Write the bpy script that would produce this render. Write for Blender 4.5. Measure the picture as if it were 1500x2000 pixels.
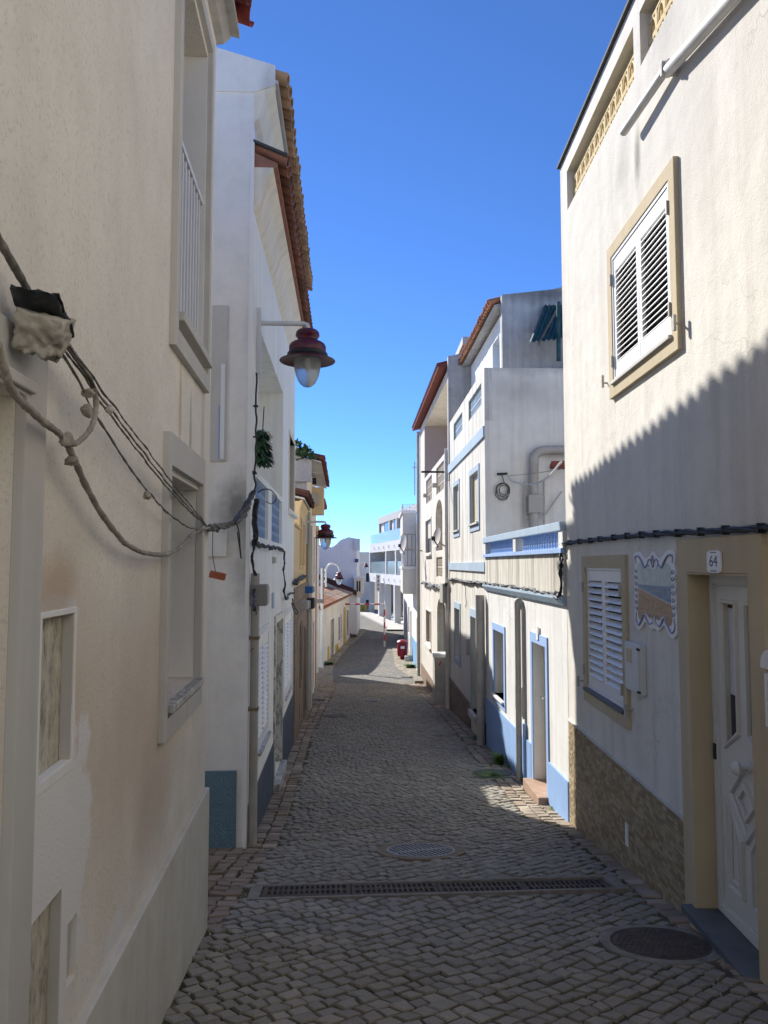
import bpy, bmesh, math, random
from math import sin, cos, pi, radians, sqrt, atan, atan2
from mathutils import Vector, Matrix, noise
random.seed(11)
SC = bpy.context.scene
for o in list(bpy.data.objects):
    bpy.data.objects.remove(o)
COL = SC.collection

# ------------------------------------------------------------------ camera
EYE = 1.6                    # eye height above the paving at the camera
FPX = 1500.0                 # focal length in photograph pixels
PITCH = atan((1102 - 1000) / FPX)
cam = bpy.data.cameras.new('camera')
cam.sensor_fit = 'VERTICAL'
cam.sensor_height = 36.0
cam.lens = 36.0 * FPX / 2000.0
cam.clip_start = 0.05
cam.clip_end = 3000
camo = bpy.data.objects.new('camera', cam)
COL.objects.link(camo)
camo.location = (0, 0, EYE)
camo.rotation_euler = (pi / 2 + PITCH, 0, 0)
SC.camera = camo

# ------------------------------------------------------------------ light
LX, LY, LZ = 0.65, -1.0, -0.82           # direction the sunlight travels
SUN_EL = atan2(-LZ, sqrt(LX * LX + LY * LY))
SUN_AZ = atan2(-LX, -LY)                 # from +Y towards +X
world = bpy.data.worlds.new('World')
SC.world = world
world.use_nodes = True
wn = world.node_tree
bg = wn.nodes['Background']
sky = wn.nodes.new('ShaderNodeTexSky')
sky.sky_type = 'NISHITA'
sky.sun_disc = False
sky.sun_elevation = SUN_EL
sky.sun_rotation = SUN_AZ
sky.altitude = 3000
sky.air_density = 0.8
sky.dust_density = 0.0
sky.ozone_density = 8.0
tint = wn.nodes.new('ShaderNodeMix'); tint.data_type = 'RGBA'; tint.blend_type = 'MULTIPLY'
tint.inputs['Factor'].default_value = 1.0
tint.inputs[7].default_value = (0.65, 0.78, 0.90, 1)       # clear Atlantic air: a deeper blue overall
wn.links.new(sky.outputs['Color'], tint.inputs[6])
wn.links.new(tint.outputs[2], bg.inputs['Color'])
bg.inputs['Strength'].default_value = 0.109
sun = bpy.data.lights.new('sun', 'SUN')
sun.energy = 3.5
sun.angle = radians(0.53)
sun.color = (1.0, 0.96, 0.90)
suno = bpy.data.objects.new('sun', sun)
COL.objects.link(suno)
suno.rotation_euler = Vector((LX, LY, LZ)).to_track_quat('-Z', 'Y').to_euler()
suno.location = (-20, 30, 40)
SC.view_settings.view_transform = 'Standard'
SC.view_settings.look = 'None'
SC.view_settings.gamma = 1.0
SC.view_settings.use_curve_mapping = False
SC.view_settings.exposure = 1.28
SC.render.engine = 'CYCLES'
SC.cycles.max_bounces = 10
SC.cycles.diffuse_bounces = 8
SC.cycles.use_denoising = True

# ------------------------------------------------------------------ helpers: geometry
def ray(px, py):
    u = (px - 750) / FPX
    w = (1000 - py) / FPX
    return Vector((u, cos(PITCH) - w * sin(PITCH), sin(PITCH) + w * cos(PITCH)))

def at(px, py, Y):
    """point at distance Y ahead that shows at a photograph pixel"""
    d = ray(px, py)
    return Vector((0, 0, EYE)) + d * (Y / d.y)

KN = [(-60, 1.5), (-12, 1.2), (-6, 0.75), (0, 1.6), (3.4, 2.11), (5, 2.35), (6.5, 2.56), (8.6, 2.87), (11, 3.06), (14, 3.28),
      (20, 3.72), (26, 4.17), (29, 4.38), (35, 4.75), (40, 4.9), (46, 4.98), (55, 5.02), (70, 5.02), (600, 5.02)]
KN = [(-60, 0.2), (-9, 0.25)] + KN[3:]
def gh(Y):
    """ground level at distance Y along the street"""
    n = len(KN)
    for i in range(n - 1):
        if KN[i][0] <= Y <= KN[i + 1][0]:
            break
    def sl(j):
        a, b = KN[max(j - 1, 0)], KN[min(j + 1, n - 1)]
        return (b[1] - a[1]) / (b[0] - a[0])
    x0, y0 = KN[i]; x1, y1 = KN[i + 1]
    h = x1 - x0; t = min(max((Y - x0) / h, 0), 1)
    m0, m1 = sl(i) * h, sl(i + 1) * h
    if i == 0 or i >= n - 2: m0 = m1 = y1 - y0
    v = (2*t**3-3*t**2+1)*y0 + (t**3-2*t**2+t)*m0 + (-2*t**3+3*t**2)*y1 + (t**3-t**2)*m1
    return EYE - v

def on_ground(px, py):
    d = ray(px, py)
    lo, hi = 0.5, 120
    for _ in range(60):
        m = (lo + hi) / 2
        p = Vector((0, 0, EYE)) + d * (m / d.y)
        if p.z > gh(m): lo = m
        else: hi = m
    return Vector((0, 0, EYE)) + d * (lo / d.y)

class Fac:
    """vertical facade plane: s runs away along the street, o stands out towards the street"""
    def __init__(s, p0, p1, sg):
        s.p0 = Vector(p0); s.p1 = Vector(p1); s.sg = sg
        s.L = (s.p1 - s.p0).length
        s.d = (s.p1 - s.p0).normalized()
        s.n = Vector((-s.d.y, s.d.x)) * sg          # right side: -X
        s.zb = gh(s.p0.y)
        s.ang = atan2(s.d.y, s.d.x)
    def T(s, a, o, z):
        return (a, s.sg * o, z - s.zb)
    def world(s, a, o, z):
        p = s.p0 + s.d * a + s.n * o
        return Vector((p.x, p.y, z))
    def hit(s, px, py, o=0.0):
        d = ray(px, py)
        q = s.p0 + s.n * o
        t = (q.x * s.n.x + q.y * s.n.y) / (d.x * s.n.x + d.y * s.n.y)
        p = d * t
        a = (p.x - s.p0.x) * s.d.x + (p.y - s.p0.y) * s.d.y
        return a, p.z + EYE
    def g(s, a):
        return gh((s.p0 + s.d * a).y)
    def rect(s, xn, xf, pt, pb, o=0.0):
        """s0,s1,z0,z1 from near / far pixel columns and pixels on the top and bottom edges"""
        ym = (pt[1] + pb[1]) / 2
        return s.hit(xn, ym, o)[0], s.hit(xf, ym, o)[0], s.hit(pb[0], pb[1], o)[1], s.hit(pt[0], pt[1], o)[1]
    def sofY(s, Y):
        return (Y - s.p0.y) / s.d.y

def link(o, parent=None):
    COL.objects.link(o)
    if parent is not None: o.parent = parent
    return o

class MB:
    def __init__(s, F=None):
        s.F = F; s.v = []; s.f = []; s.m = []; s.k = 0
    def P(s, a, o, z):
        s.v.append(s.F.T(a, o, z) if s.F else (a, o, z)); return len(s.v) - 1
    def face(s, pts):
        s.f.append([s.P(*p) for p in pts]); s.m.append(s.k)
    def idx(s, ids):
        s.f.append(list(ids)); s.m.append(s.k)
    def box(s, a0, a1, o0, o1, z0, z1):
        i = [s.P(a, o, z) for z in (z0, z1) for o in (o0, o1) for a in (a0, a1)]
        for q in ((0, 1, 3, 2), (4, 6, 7, 5), (0, 4, 5, 1), (2, 3, 7, 6), (0, 2, 6, 4), (1, 5, 7, 3)):
            s.idx([i[j] for j in q])
        return s
    def prism(s, poly, o0, o1):
        """polygon in (s,z) pulled from o0 to o1"""
        n = len(poly)
        A = [s.P(a, o0, z) for a, z in poly]; B = [s.P(a, o1, z) for a, z in poly]
        s.idx(A); s.idx(B[::-1])
        for i in range(n): s.idx((A[i], B[i], B[(i+1) % n], A[(i+1) % n]))
        return s
    def sprism(s, poly, a0, a1):
        """polygon in (o,z) pulled along the street"""
        n = len(poly)
        A = [s.P(a0, o, z) for o, z in poly]; B = [s.P(a1, o, z) for o, z in poly]
        s.idx(A); s.idx(B[::-1])
        for i in range(n): s.idx((A[i], B[i], B[(i+1) % n], A[(i+1) % n]))
        return s
    def hprism(s, poly, z0, z1):
        n = len(poly)
        A = [s.P(a, o, z0) for a, o in poly]; B = [s.P(a, o, z1) for a, o in poly]
        s.idx(A); s.idx(B[::-1])
        for i in range(n): s.idx((A[i], B[i], B[(i+1) % n], A[(i+1) % n]))
        return s
    def ring(s, a0, a1, z0, z1, w, o0, o1, wb=None, wt=None):
        """rectangular frame of width w"""
        wb = w if wb is None else wb; wt = w if wt is None else wt
        for (p, q) in (((a0, z0), (a0 + w, z0 + wb)),):
            pass
        out = [(a0, z0), (a1, z0), (a1, z1), (a0, z1)]
        inn = [(a0 + w, z0 + wb), (a1 - w, z0 + wb), (a1 - w, z1 - wt), (a0 + w, z1 - wt)]
        O0 = [s.P(a, o0, z) for a, z in out]; O1 = [s.P(a, o1, z) for a, z in out]
        I0 = [s.P(a, o0, z) for a, z in inn]; I1 = [s.P(a, o1, z) for a, z in inn]
        for i in range(4):
            j = (i + 1) % 4
            s.idx((O0[i], O0[j], I0[j], I0[i])); s.idx((O1[i], I1[i], I1[j], O1[j]))
            s.idx((O0[i], O1[i], O1[j], O0[j])); s.idx((I0[i], I0[j], I1[j], I1[i]))
        return s
    def tube(s, pts, r, n=8, jit=0.0):
        pts = [Vector(p) for p in pts]
        rings = []
        up = Vector((0, 0, 1))
        t0 = (pts[1] - pts[0]).normalized()
        ref = up if abs(t0.z) < 0.9 else Vector((1, 0, 0))
        nrm = t0.cross(ref).normalized()
        for i, p in enumerate(pts):
            t = (pts[min(i + 1, len(pts) - 1)] - pts[max(i - 1, 0)]).normalized()
            nrm = (nrm - t * nrm.dot(t)).normalized()
            b = t.cross(nrm)
            rr = r[i] if isinstance(r, (list, tuple)) else r
            rr *= 1 + random.uniform(-jit, jit)
            rings.append([s.P(*(p + (nrm * cos(2*pi*k/n) + b * sin(2*pi*k/n)) * rr)) for k in range(n)])
        for A, B in zip(rings, rings[1:]):
            for k in range(n): s.idx((A[k], A[(k+1) % n], B[(k+1) % n], B[k]))
        s.idx(rings[0][::-1]); s.idx(rings[-1])
        return s
    def lathe(s, prof, c=(0, 0, 0), n=24):
        rings = []
        for r, z in prof:
            if r < 1e-5: rings.append([s.P(c[0], c[1], c[2] + z)])
            else: rings.append([s.P(c[0] + r*cos(2*pi*k/n), c[1] + r*sin(2*pi*k/n), c[2] + z) for k in range(n)])
        for A, B in zip(rings, rings[1:]):
            for k in range(n):
                j = (k + 1) % n
                if len(A) == 1 and len(B) == 1: continue
                if len(A) == 1: s.idx((A[0], B[k], B[j]))
                elif len(B) == 1: s.idx((A[k], A[j], B[0]))
                else: s.idx((A[k], A[j], B[j], B[k]))
        return s
    def disc(s, c, r, n=24, axis='z'):
        pass
    def mesh(s, name, mats, smooth=False, bevel=0.0, recalc=True):
        me = bpy.data.meshes.new(name)
        me.from_pydata(s.v, [], s.f)
        if not isinstance(mats, (list, tuple)): mats = [mats]
        for m in mats: me.materials.append(m)
        if len(mats) > 1:
            me.polygons.foreach_set('material_index', s.m)
        if recalc or bevel:
            bm = bmesh.new(); bm.from_mesh(me)
            if recalc: bmesh.ops.recalc_face_normals(bm, faces=bm.faces)
            if bevel:
                es = [e for e in bm.edges if len(e.link_faces) == 2 and e.calc_face_angle(0) > 0.5]
                bmesh.ops.bevel(bm, geom=es, offset=bevel, segments=2, profile=0.6, affect='EDGES', clamp_overlap=True)
            bm.to_mesh(me); bm.free()
        if smooth:
            me.polygons.foreach_set('use_smooth', [True] * len(me.polygons))
            if smooth != 'all':
                me.set_sharp_from_angle(angle=radians(smooth if smooth > 1 else 40))
        return me
    def build(s, name, mats, parent=None, smooth=False, bevel=0.0, recalc=True):
        return link(bpy.data.objects.new(name, s.mesh(name, mats, smooth, bevel, recalc)), parent)

def inst(name, me, parent, loc=(0, 0, 0), rot=(0, 0, 0), scale=(1, 1, 1)):
    o = bpy.data.objects.new(name, me)
    o.location = loc; o.rotation_euler = rot; o.scale = scale
    return link(o, parent)

def tag(o, label, cat, group=None, kind=None):
    if label: o['label'] = label
    if cat: o['category'] = cat
    if group: o['group'] = group
    if kind: o['kind'] = kind
    return o

def empty(name, loc, rz=0.0):
    e = bpy.data.objects.new(name, None)
    e.location = loc; e.rotation_euler = (0, 0, rz); e.empty_display_size = 0.3
    return link(e)

def froot(F, name, label, cat, group=None):
    e = empty(name, (F.p0.x, F.p0.y, F.zb), F.ang)
    return tag(e, label, cat, group)

def structure(o):
    o['kind'] = 'structure'; return o

# ------------------------------------------------------------------ helpers: materials
def newmat(name):
    m = bpy.data.materials.new(name); m.use_nodes = True
    nt = m.node_tree
    return m, nt, nt.nodes['Principled BSDF']
def nd(nt, t, **kw):
    n = nt.nodes.new(t)
    for k, v in kw.items(): setattr(n, k, v)
    return n
def lk(nt, a, b): nt.links.new(a, b)
def posn(nt, scale=(1, 1, 1), obj=False, loc=(0, 0, 0)):
    if obj: src = nd(nt, 'ShaderNodeTexCoord').outputs['Object']
    else: src = nd(nt, 'ShaderNodeNewGeometry').outputs['Position']
    mp = nd(nt, 'ShaderNodeMapping'); mp.inputs['Scale'].default_value = scale; mp.inputs['Location'].default_value = loc
    lk(nt, src, mp.inputs['Vector']); return mp.outputs['Vector']
def nz(nt, vec, scale, detail=4, rough=0.55, dist=0.0):
    n = nd(nt, 'ShaderNodeTexNoise'); n.inputs['Scale'].default_value = scale
    n.inputs['Detail'].default_value = detail; n.inputs['Roughness'].default_value = rough; n.inputs['Distortion'].default_value = dist
    lk(nt, vec, n.inputs['Vector']); return n.outputs['Fac']
def rmp(nt, fac, stops, interp='LINEAR'):
    r = nd(nt, 'ShaderNodeValToRGB'); r.color_ramp.interpolation = interp
    el = r.color_ramp.elements
    while len(el) < len(stops): el.new(0.5)
    for e, (p, c) in zip(el, stops):
        e.position = p; e.color = (c, c, c, 1) if isinstance(c, (int, float)) else (*c, 1)
    if fac is not None: lk(nt, fac, r.inputs['Fac'])
    return r.outputs['Color']
def mxc(nt, fac, a, b, blend='MIX'):
    n = nd(nt, 'ShaderNodeMix', data_type='RGBA', blend_type=blend)
    for sock, val in ((n.inputs['Factor'], fac), (n.inputs[6], a), (n.inputs[7], b)):
        if isinstance(val, (int, float)): sock.default_value = val
        elif isinstance(val, (tuple, list)): sock.default_value = (*val, 1)
        else: lk(nt, val, sock)
    return n.outputs[2]
def mth(nt, op, a, b=None, clamp=False):
    n = nd(nt, 'ShaderNodeMath', operation=op, use_clamp=clamp)
    for sock, val in ((n.inputs[0], a), (n.inputs[1], b)):
        if val is None: continue
        if isinstance(val, (int, float)): sock.default_value = val
        else: lk(nt, val, sock)
    return n.outputs[0]
def bmp(nt, bsdf, height, strength=0.3, dist=0.01):
    b = nd(nt, 'ShaderNodeBump'); b.inputs['Strength'].default_value = strength; b.inputs['Distance'].default_value = dist
    lk(nt, height, b.inputs['Height']); lk(nt, b.outputs['Normal'], bsdf.inputs['Normal'])
def spot(nt, c, r, edge=0.35, nscale=2.0, namp=0.6):
    """soft blob round a point with a ragged outline"""
    v = nd(nt, 'ShaderNodeVectorMath', operation='SUBTRACT')
    lk(nt, nd(nt, 'ShaderNodeNewGeometry').outputs['Position'], v.inputs[0]); v.inputs[1].default_value = c
    d = nd(nt, 'ShaderNodeVectorMath', operation='DIVIDE'); lk(nt, v.outputs[0], d.inputs[0]); d.inputs[1].default_value = r
    l = nd(nt, 'ShaderNodeVectorMath', operation='LENGTH'); lk(nt, d.outputs[0], l.inputs[0])
    n = nz(nt, posn(nt), nscale, 5, 0.6)
    q = mth(nt, 'ADD', l.outputs['Value'], mth(nt, 'MULTIPLY', mth(nt, 'SUBTRACT', n, 0.5), namp * 2))
    return rmp(nt, q, [(max(1 - edge, 0), 1.0), (1.0, 0.0)]) if edge < 1 else rmp(nt, q, [(0, 1.0), (1.0, 0.0)])

def plain(name, col, rough=0.7, var=0.12, scale=6.0, metallic=0.0, bump=0.0, bscale=60.0, spec=0.4, dirt=None, dirtamt=0.4, dscale=3.0):
    m, nt, b = newmat(name)
    p = posn(nt)
    n = nz(nt, p, scale, 5, 0.6)
    c = mxc(nt, rmp(nt, n, [(0.3, 0.0), (0.7, 1.0)]), tuple(x * (1 - var) for x in col), tuple(min(x * (1 + var), 0.9) for x in col))
    if dirt:
        c = mxc(nt, rmp(nt, nz(nt, posn(nt, (1, 1, 0.35)), dscale, 6, 0.65), [(0.48, 0.0), (0.75, dirtamt)]), c, dirt)
    lk(nt, c, b.inputs['Base Color'])
    b.inputs['Roughness'].default_value = rough; b.inputs['Metallic'].default_value = metallic
    b.inputs['Specular IOR Level'].default_value = spec
    if bump: bmp(nt, b, nz(nt, p, bscale, 3, 0.6), bump, 0.004)
    return m

def plaster(name, col, var=0.10, stain=(0.30, 0.28, 0.24), stainamt=0.35, streak=0.3, grain=90.0, gamp=0.25, gdist=0.006, spots=(), wave=0.12, crack=0.0, specks=0.0, swid=7.0):
    m, nt, b = newmat(name)
    col = tuple(min(x * 1.13, 0.84) for x in col)
    p = posn(nt)
    big = nz(nt, p, 0.9, 5, 0.6)
    c = mxc(nt, rmp(nt, big, [(0.3, 0.0), (0.7, 1.0)]), tuple(x * (1 - var) for x in col), tuple(min(x * (1 + var * 0.5), 0.88) for x in col))
    mid = nz(nt, p, 5.0, 6, 0.65)
    c = mxc(nt, rmp(nt, mid, [(0.45, 0.0), (0.8, stainamt * 0.5)]), c, stain)
    if streak:
        st = nz(nt, posn(nt, (swid, swid, 0.35)), 1.0, 5, 0.6)
        msk = nz(nt, posn(nt, (1, 1, 0.6)), 0.8, 3, 0.5)
        f = mth(nt, 'MULTIPLY', rmp(nt, st, [(0.44, 0.0), (0.68, 1.0)]), rmp(nt, msk, [(0.35, 0.35 * streak), (0.7, streak)]))
        c = mxc(nt, f, c, stain)
    if specks:
        sp = nz(nt, p, 60.0, 4, 0.75)
        c = mxc(nt, rmp(nt, sp, [(0.54, 0.0), (0.66, specks)]), c, tuple(x * 0.55 for x in col))
    for (cc, rr, scol, amt, edge, ns) in spots:
        f = mth(nt, 'MULTIPLY', spot(nt, cc, rr, edge, ns, 0.6 if edge < 0.55 else 0.35), amt)
        c = mxc(nt, f, c, scol)
    g = nz(nt, p, grain, 4, 0.6)
    h = mth(nt, 'ADD', mth(nt, 'MULTIPLY', g, 1.0), mth(nt, 'MULTIPLY', nz(nt, p, 4.0, 3, 0.5), wave * 20))
    if crack:
        vor = nd(nt, 'ShaderNodeTexVoronoi', feature='DISTANCE_TO_EDGE'); vor.inputs['Scale'].default_value = 0.8
        wv = nd(nt, 'ShaderNodeVectorMath', operation='ADD')
        n3 = nd(nt, 'ShaderNodeTexNoise'); n3.inputs['Scale'].default_value = 2.5; n3.inputs['Detail'].default_value = 6; lk(nt, p, n3.inputs['Vector'])
        lk(nt, p, wv.inputs[0]); lk(nt, n3.outputs['Color'], wv.inputs[1]); lk(nt, wv.outputs[0], vor.inputs['Vector'])
        cm = mth(nt, 'MULTIPLY', rmp(nt, vor.outputs['Distance'], [(0.0, 1.0), (0.006, 0.0)]), rmp(nt, nz(nt, p, 0.7, 2, 0.5), [(0.5, 0.0), (0.62, crack)]))
        c = mxc(nt, cm, c, (0.12, 0.11, 0.1))
    lk(nt, c, b.inputs['Base Color'])
    b.inputs['Roughness'].default_value = 0.9; b.inputs['Specular IOR Level'].default_value = 0.2
    bmp(nt, b, h, gamp, gdist)
    return m

def glass_dark(name, col=(0.03, 0.035, 0.04), rough=0.06):
    m, nt, b = newmat(name)
    b.inputs['Base Color'].default_value = (*col, 1); b.inputs['Roughness'].default_value = rough
    b.inputs['Specular IOR Level'].default_value = 0.6
    return m
# ------------------------------------------------------------------ plan of the street
A = Vector
FR1 = Fac((1.985, -8.0), (2.062, 8.70), 1)
FR2 = Fac((2.062, 8.72), (1.87, 14.1), 1)
FR3 = Fac((1.87, 14.12), (1.70, 20.0), 1)
FR4 = Fac((1.70, 20.02), (1.38, 29.5), 1)
FR5 = Fac((1.50, 29.55), (1.40, 56.0), 1)
FR6 = Fac((1.60, 60.5), (-1.54, 79.7), 1)
FL1 = Fac((-0.195, -8.0), (-1.172, 5.13), -1)
FL2 = Fac((-1.322, 7.52), (-1.655, 14.1), -1)
FL3 = Fac((-1.66, 14.12), (-1.98, 19.6), -1)
FL4 = Fac((-1.98, 19.62), (-2.35, 26.5), -1)
FL5 = Fac((-2.42, 26.52), (-2.90, 33.2), -1)
FL6 = Fac((-2.98, 35.6), (-2.30, 53.0), -1)
FL7 = Fac((-2.30, 53.05), (-1.92, 60.0), -1)

def lerp_pts(pts, Y):
    for (x0, y0), (x1, y1) in zip(pts, pts[1:]):
        if y0 <= Y <= y1: return x0 + (x1 - x0) * (Y - y0) / (y1 - y0)
    return pts[0][0] if Y < pts[0][1] else pts[-1][0]
LPL = [(-0.195, -8), (-1.172, 5.13), (-1.30, 7.0), (-1.655, 14.1), (-1.98, 19.6), (-2.35, 26.5), (-2.9, 33.2), (-2.98, 35.6), (-2.3, 53), (-1.92, 60), (-4, 75), (-9, 95)]
RPL = [(1.985, -8), (2.062, 8.7), (1.87, 14.1), (1.70, 20), (1.38, 29.5), (1.5, 29.6), (1.40, 56), (1.6, 60.5), (-1.54, 79.7), (-4, 95)]
Lx = lambda Y: lerp_pts(LPL, Y)
Rx = lambda Y: lerp_pts(RPL, Y)

# ------------------------------------------------------------------ materials
M = {}
WHITE = (0.74, 0.72, 0.67)
def W(F, px, py, o=0.0):
    s, z = F.hit(px, py, o); return tuple(F.world(s, o, z))
greyp = (0.80, 0.78, 0.75)
M['L1'] = plaster('beige_render', (0.77, 0.695, 0.605), 0.10, (0.47, 0.39, 0.30), 0.4, 0.12, 80, 0.35, 0.008, specks=0.5, wave=0.05, spots=[
    (W(FL1, 270, 1420), (1.0, 1.6, 0.75), (0.60, 0.48, 0.36), 0.7, 0.8, 1.5),
    (W(FL1, 110, 1300), (1.0, 0.5, 0.7), (0.60, 0.48, 0.36), 0.65, 0.8, 2.5),
    (W(FL1, 100, 1650), (0.6, 0.36, 0.40), greyp, 0.9, 0.10, 4.5),
    (W(FL1, 70, 1850), (0.6, 0.42, 0.42), greyp, 0.9, 0.08, 6.0),
    (W(FL1, 225, 1850), (0.5, 0.16, 0.13), greyp, 0.85, 0.12, 9.0),
    (W(FL1, 108, 1560), (0.5, 0.05, 0.25), greyp, 0.8, 0.15, 12.0),
    (W(FL1, 112, 1200), (0.5, 0.20, 0.06), (0.70, 0.69, 0.67), 0.8, 0.15, 9.0),
    (W(FL1, 110, 1160), (0.4, 0.25, 0.16), (0.46, 0.32, 0.20), 0.5, 0.5, 3.0),
    (W(FL1, 380, 1250), (0.3, 0.10, 0.6), (0.50, 0.38, 0.27), 0.3, 0.6, 5.0),
    (W(FL1, 352, 800), (0.3, 0.05, 0.32), (0.50, 0.33, 0.12), 0.6, 0.6, 8.0),
    (W(FL1, 372, 850), (0.3, 0.05, 0.30), (0.30, 0.24, 0.18), 0.6, 0.6, 8.0),
    (W(FL1, 395, 900), (0.3, 0.09, 0.9), (0.40, 0.32, 0.25), 0.4, 0.7, 6.0),
    (W(FL1, 300, 1560), (0.4, 0.5, 0.35), (0.46, 0.35, 0.25), 0.45, 0.7, 3.0)])
M['L1plinth'] = plaster('grey_cream_plinth_paint', (0.60, 0.58, 0.51), 0.08, (0.34, 0.30, 0.22), 0.6, 0.3, 40, 0.15, 0.003)
M['trimgrey'] = plaster('grey_trim_paint', (0.52, 0.505, 0.47), 0.08, (0.35, 0.30, 0.24), 0.35, 0.25, 60, 0.15, 0.003)
M['white'] = plaster('white_plaster', (0.74, 0.73, 0.70), 0.06, (0.45, 0.43, 0.40), 0.22, 0.18, 60, 0.22, 0.004)
M['L2'] = plaster('white_lime_wall', (0.76, 0.74, 0.68), 0.06, (0.45, 0.43, 0.38), 0.25, 0.35, 50, 0.25, 0.005)
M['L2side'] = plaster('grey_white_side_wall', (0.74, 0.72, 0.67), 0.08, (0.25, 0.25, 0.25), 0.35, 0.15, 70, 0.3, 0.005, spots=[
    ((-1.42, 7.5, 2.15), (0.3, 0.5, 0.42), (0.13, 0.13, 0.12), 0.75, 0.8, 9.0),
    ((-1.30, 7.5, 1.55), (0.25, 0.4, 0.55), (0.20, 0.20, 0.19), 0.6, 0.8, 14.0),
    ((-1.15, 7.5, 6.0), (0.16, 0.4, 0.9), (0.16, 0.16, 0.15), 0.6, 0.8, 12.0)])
M['bluerough'] = plaster('rough_blue_grey_plinth', (0.16, 0.26, 0.31), 0.1, (0.09, 0.13, 0.15), 0.5, 0.2, 55, 1.0, 0.03)
M['navy'] = plain('dark_blue_plinth_tile', (0.055, 0.075, 0.11), 0.55, 0.2, 5, bump=0.1)
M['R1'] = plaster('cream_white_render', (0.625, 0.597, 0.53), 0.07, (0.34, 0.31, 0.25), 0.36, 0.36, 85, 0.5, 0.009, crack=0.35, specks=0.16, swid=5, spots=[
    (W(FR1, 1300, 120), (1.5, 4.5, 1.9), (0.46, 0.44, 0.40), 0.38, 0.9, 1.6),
    (W(FR1, 1245, 305), (0.3, 0.10, 0.30), (0.16, 0.15, 0.13), 0.75, 0.8, 8.0),
    (W(FR1, 1215, 330), (0.3, 0.25, 0.35), (0.30, 0.29, 0.26), 0.45, 0.8, 7.0),
    (W(FR1, 1300, 60), (0.3, 0.5, 0.5), (0.38, 0.36, 0.32), 0.45, 0.8, 4.0)])
M['ochre'] = plaster('ochre_trim', (0.47, 0.395, 0.265), 0.08, (0.30, 0.22, 0.11), 0.25, 0.2, 60, 0.45, 0.006)
M['R2'] = plaster('white_weathered_wall', (0.66, 0.655, 0.63), 0.07, (0.34, 0.32, 0.28), 0.4, 0.6, 60, 0.25, 0.005, crack=0.6)
M['R2par'] = plaster('streaked_parapet_paint', (0.60, 0.575, 0.50), 0.08, (0.24, 0.21, 0.17), 0.45, 1.0, 60, 0.25, 0.005)
M['R3'] = plaster('streaked_cream_wall', (0.61, 0.595, 0.545), 0.08, (0.27, 0.24, 0.19), 0.45, 0.95, 60, 0.25, 0.005)
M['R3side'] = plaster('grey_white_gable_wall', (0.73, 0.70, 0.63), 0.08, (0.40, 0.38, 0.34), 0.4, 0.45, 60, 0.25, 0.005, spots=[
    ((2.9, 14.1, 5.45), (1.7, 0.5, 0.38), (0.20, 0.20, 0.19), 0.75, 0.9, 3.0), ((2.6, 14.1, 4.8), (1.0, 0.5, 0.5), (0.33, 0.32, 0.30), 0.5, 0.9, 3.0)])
M['R4'] = plaster('old_white_wall', (0.66, 0.63, 0.57), 0.08, (0.28, 0.25, 0.21), 0.5, 0.7, 60, 0.3, 0.006, crack=0.9)
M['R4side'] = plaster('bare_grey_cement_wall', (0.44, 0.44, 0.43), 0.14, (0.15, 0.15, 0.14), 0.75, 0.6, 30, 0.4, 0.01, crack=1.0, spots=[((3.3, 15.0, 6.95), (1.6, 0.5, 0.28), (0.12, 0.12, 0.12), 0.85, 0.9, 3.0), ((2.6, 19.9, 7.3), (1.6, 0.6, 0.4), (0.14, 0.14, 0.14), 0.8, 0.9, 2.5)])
M['pink'] = plaster('pinkish_brown_paint', (0.42, 0.35, 0.32), 0.05, (0.3, 0.25, 0.22), 0.2, 0.1)
M['R5'] = plaster('white_house_paint', (0.72, 0.70, 0.66), 0.06, (0.4, 0.38, 0.34), 0.3, 0.4)
M['baygrey'] = plaster('warm_grey_bay_paint', (0.60, 0.57, 0.51), 0.05, (0.4, 0.38, 0.34), 0.3, 0.3)
M['modern'] = plaster('modern_white_render', (0.56, 0.56, 0.56), 0.03, (0.5, 0.5, 0.5), 0.1, 0.1)
M['moderngrey'] = plaster('modern_warm_grey_render', (0.46, 0.45, 0.44), 0.03, (0.4, 0.4, 0.4), 0.1, 0.05)
M['gable7'] = plaster('lilac_white_gable', (0.70, 0.69, 0.67), 0.05, (0.45, 0.44, 0.44), 0.25, 0.15)
M['bluepaint'] = plaster('periwinkle_blue_paint', (0.24, 0.37, 0.60), 0.08, (0.16, 0.20, 0.34), 0.3, 0.25, 60, 0.25, 0.004)
M['bluetrim'] = plaster('periwinkle_trim_paint', (0.29, 0.42, 0.66), 0.06, (0.2, 0.22, 0.34), 0.3, 0.3, 60, 0.2, 0.004)
M['bluegrey'] = plaster('faded_blue_grey_paint', (0.33, 0.43, 0.53), 0.10, (0.35, 0.36, 0.36), 0.55, 0.5, 60, 0.25, 0.005)
M['bluegrille'] = plaster('blue_grille_paint', (0.27, 0.37, 0.52), 0.1, (0.2, 0.22, 0.26), 0.4, 0.2)
M['skyblue'] = plain('sky_blue_door_paint', (0.16, 0.38, 0.62), 0.6, 0.1, 4, dirt=(0.45, 0.42, 0.36), dirtamt=0.5)
M['yellow'] = plaster('ochre_yellow_wall', (0.64, 0.49, 0.28), 0.06, (0.45, 0.32, 0.16), 0.35, 0.4)
M['brownstone'] = plain('brown_stone_cladding', (0.24, 0.17, 0.12), 0.7, 0.25, 7, bump=0.4, bscale=25, dirt=(0.10, 0.07, 0.05), dirtamt=0.5)
M['cream'] = plaster('cream_house_paint', (0.72, 0.65, 0.52), 0.08, (0.42, 0.36, 0.28), 0.4, 0.5)
M['rawgrey'] = plaster('bare_rough_render', (0.45, 0.42, 0.40), 0.15, (0.20, 0.19, 0.18), 0.7, 0.4, 25, 0.8, 0.02)
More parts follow.
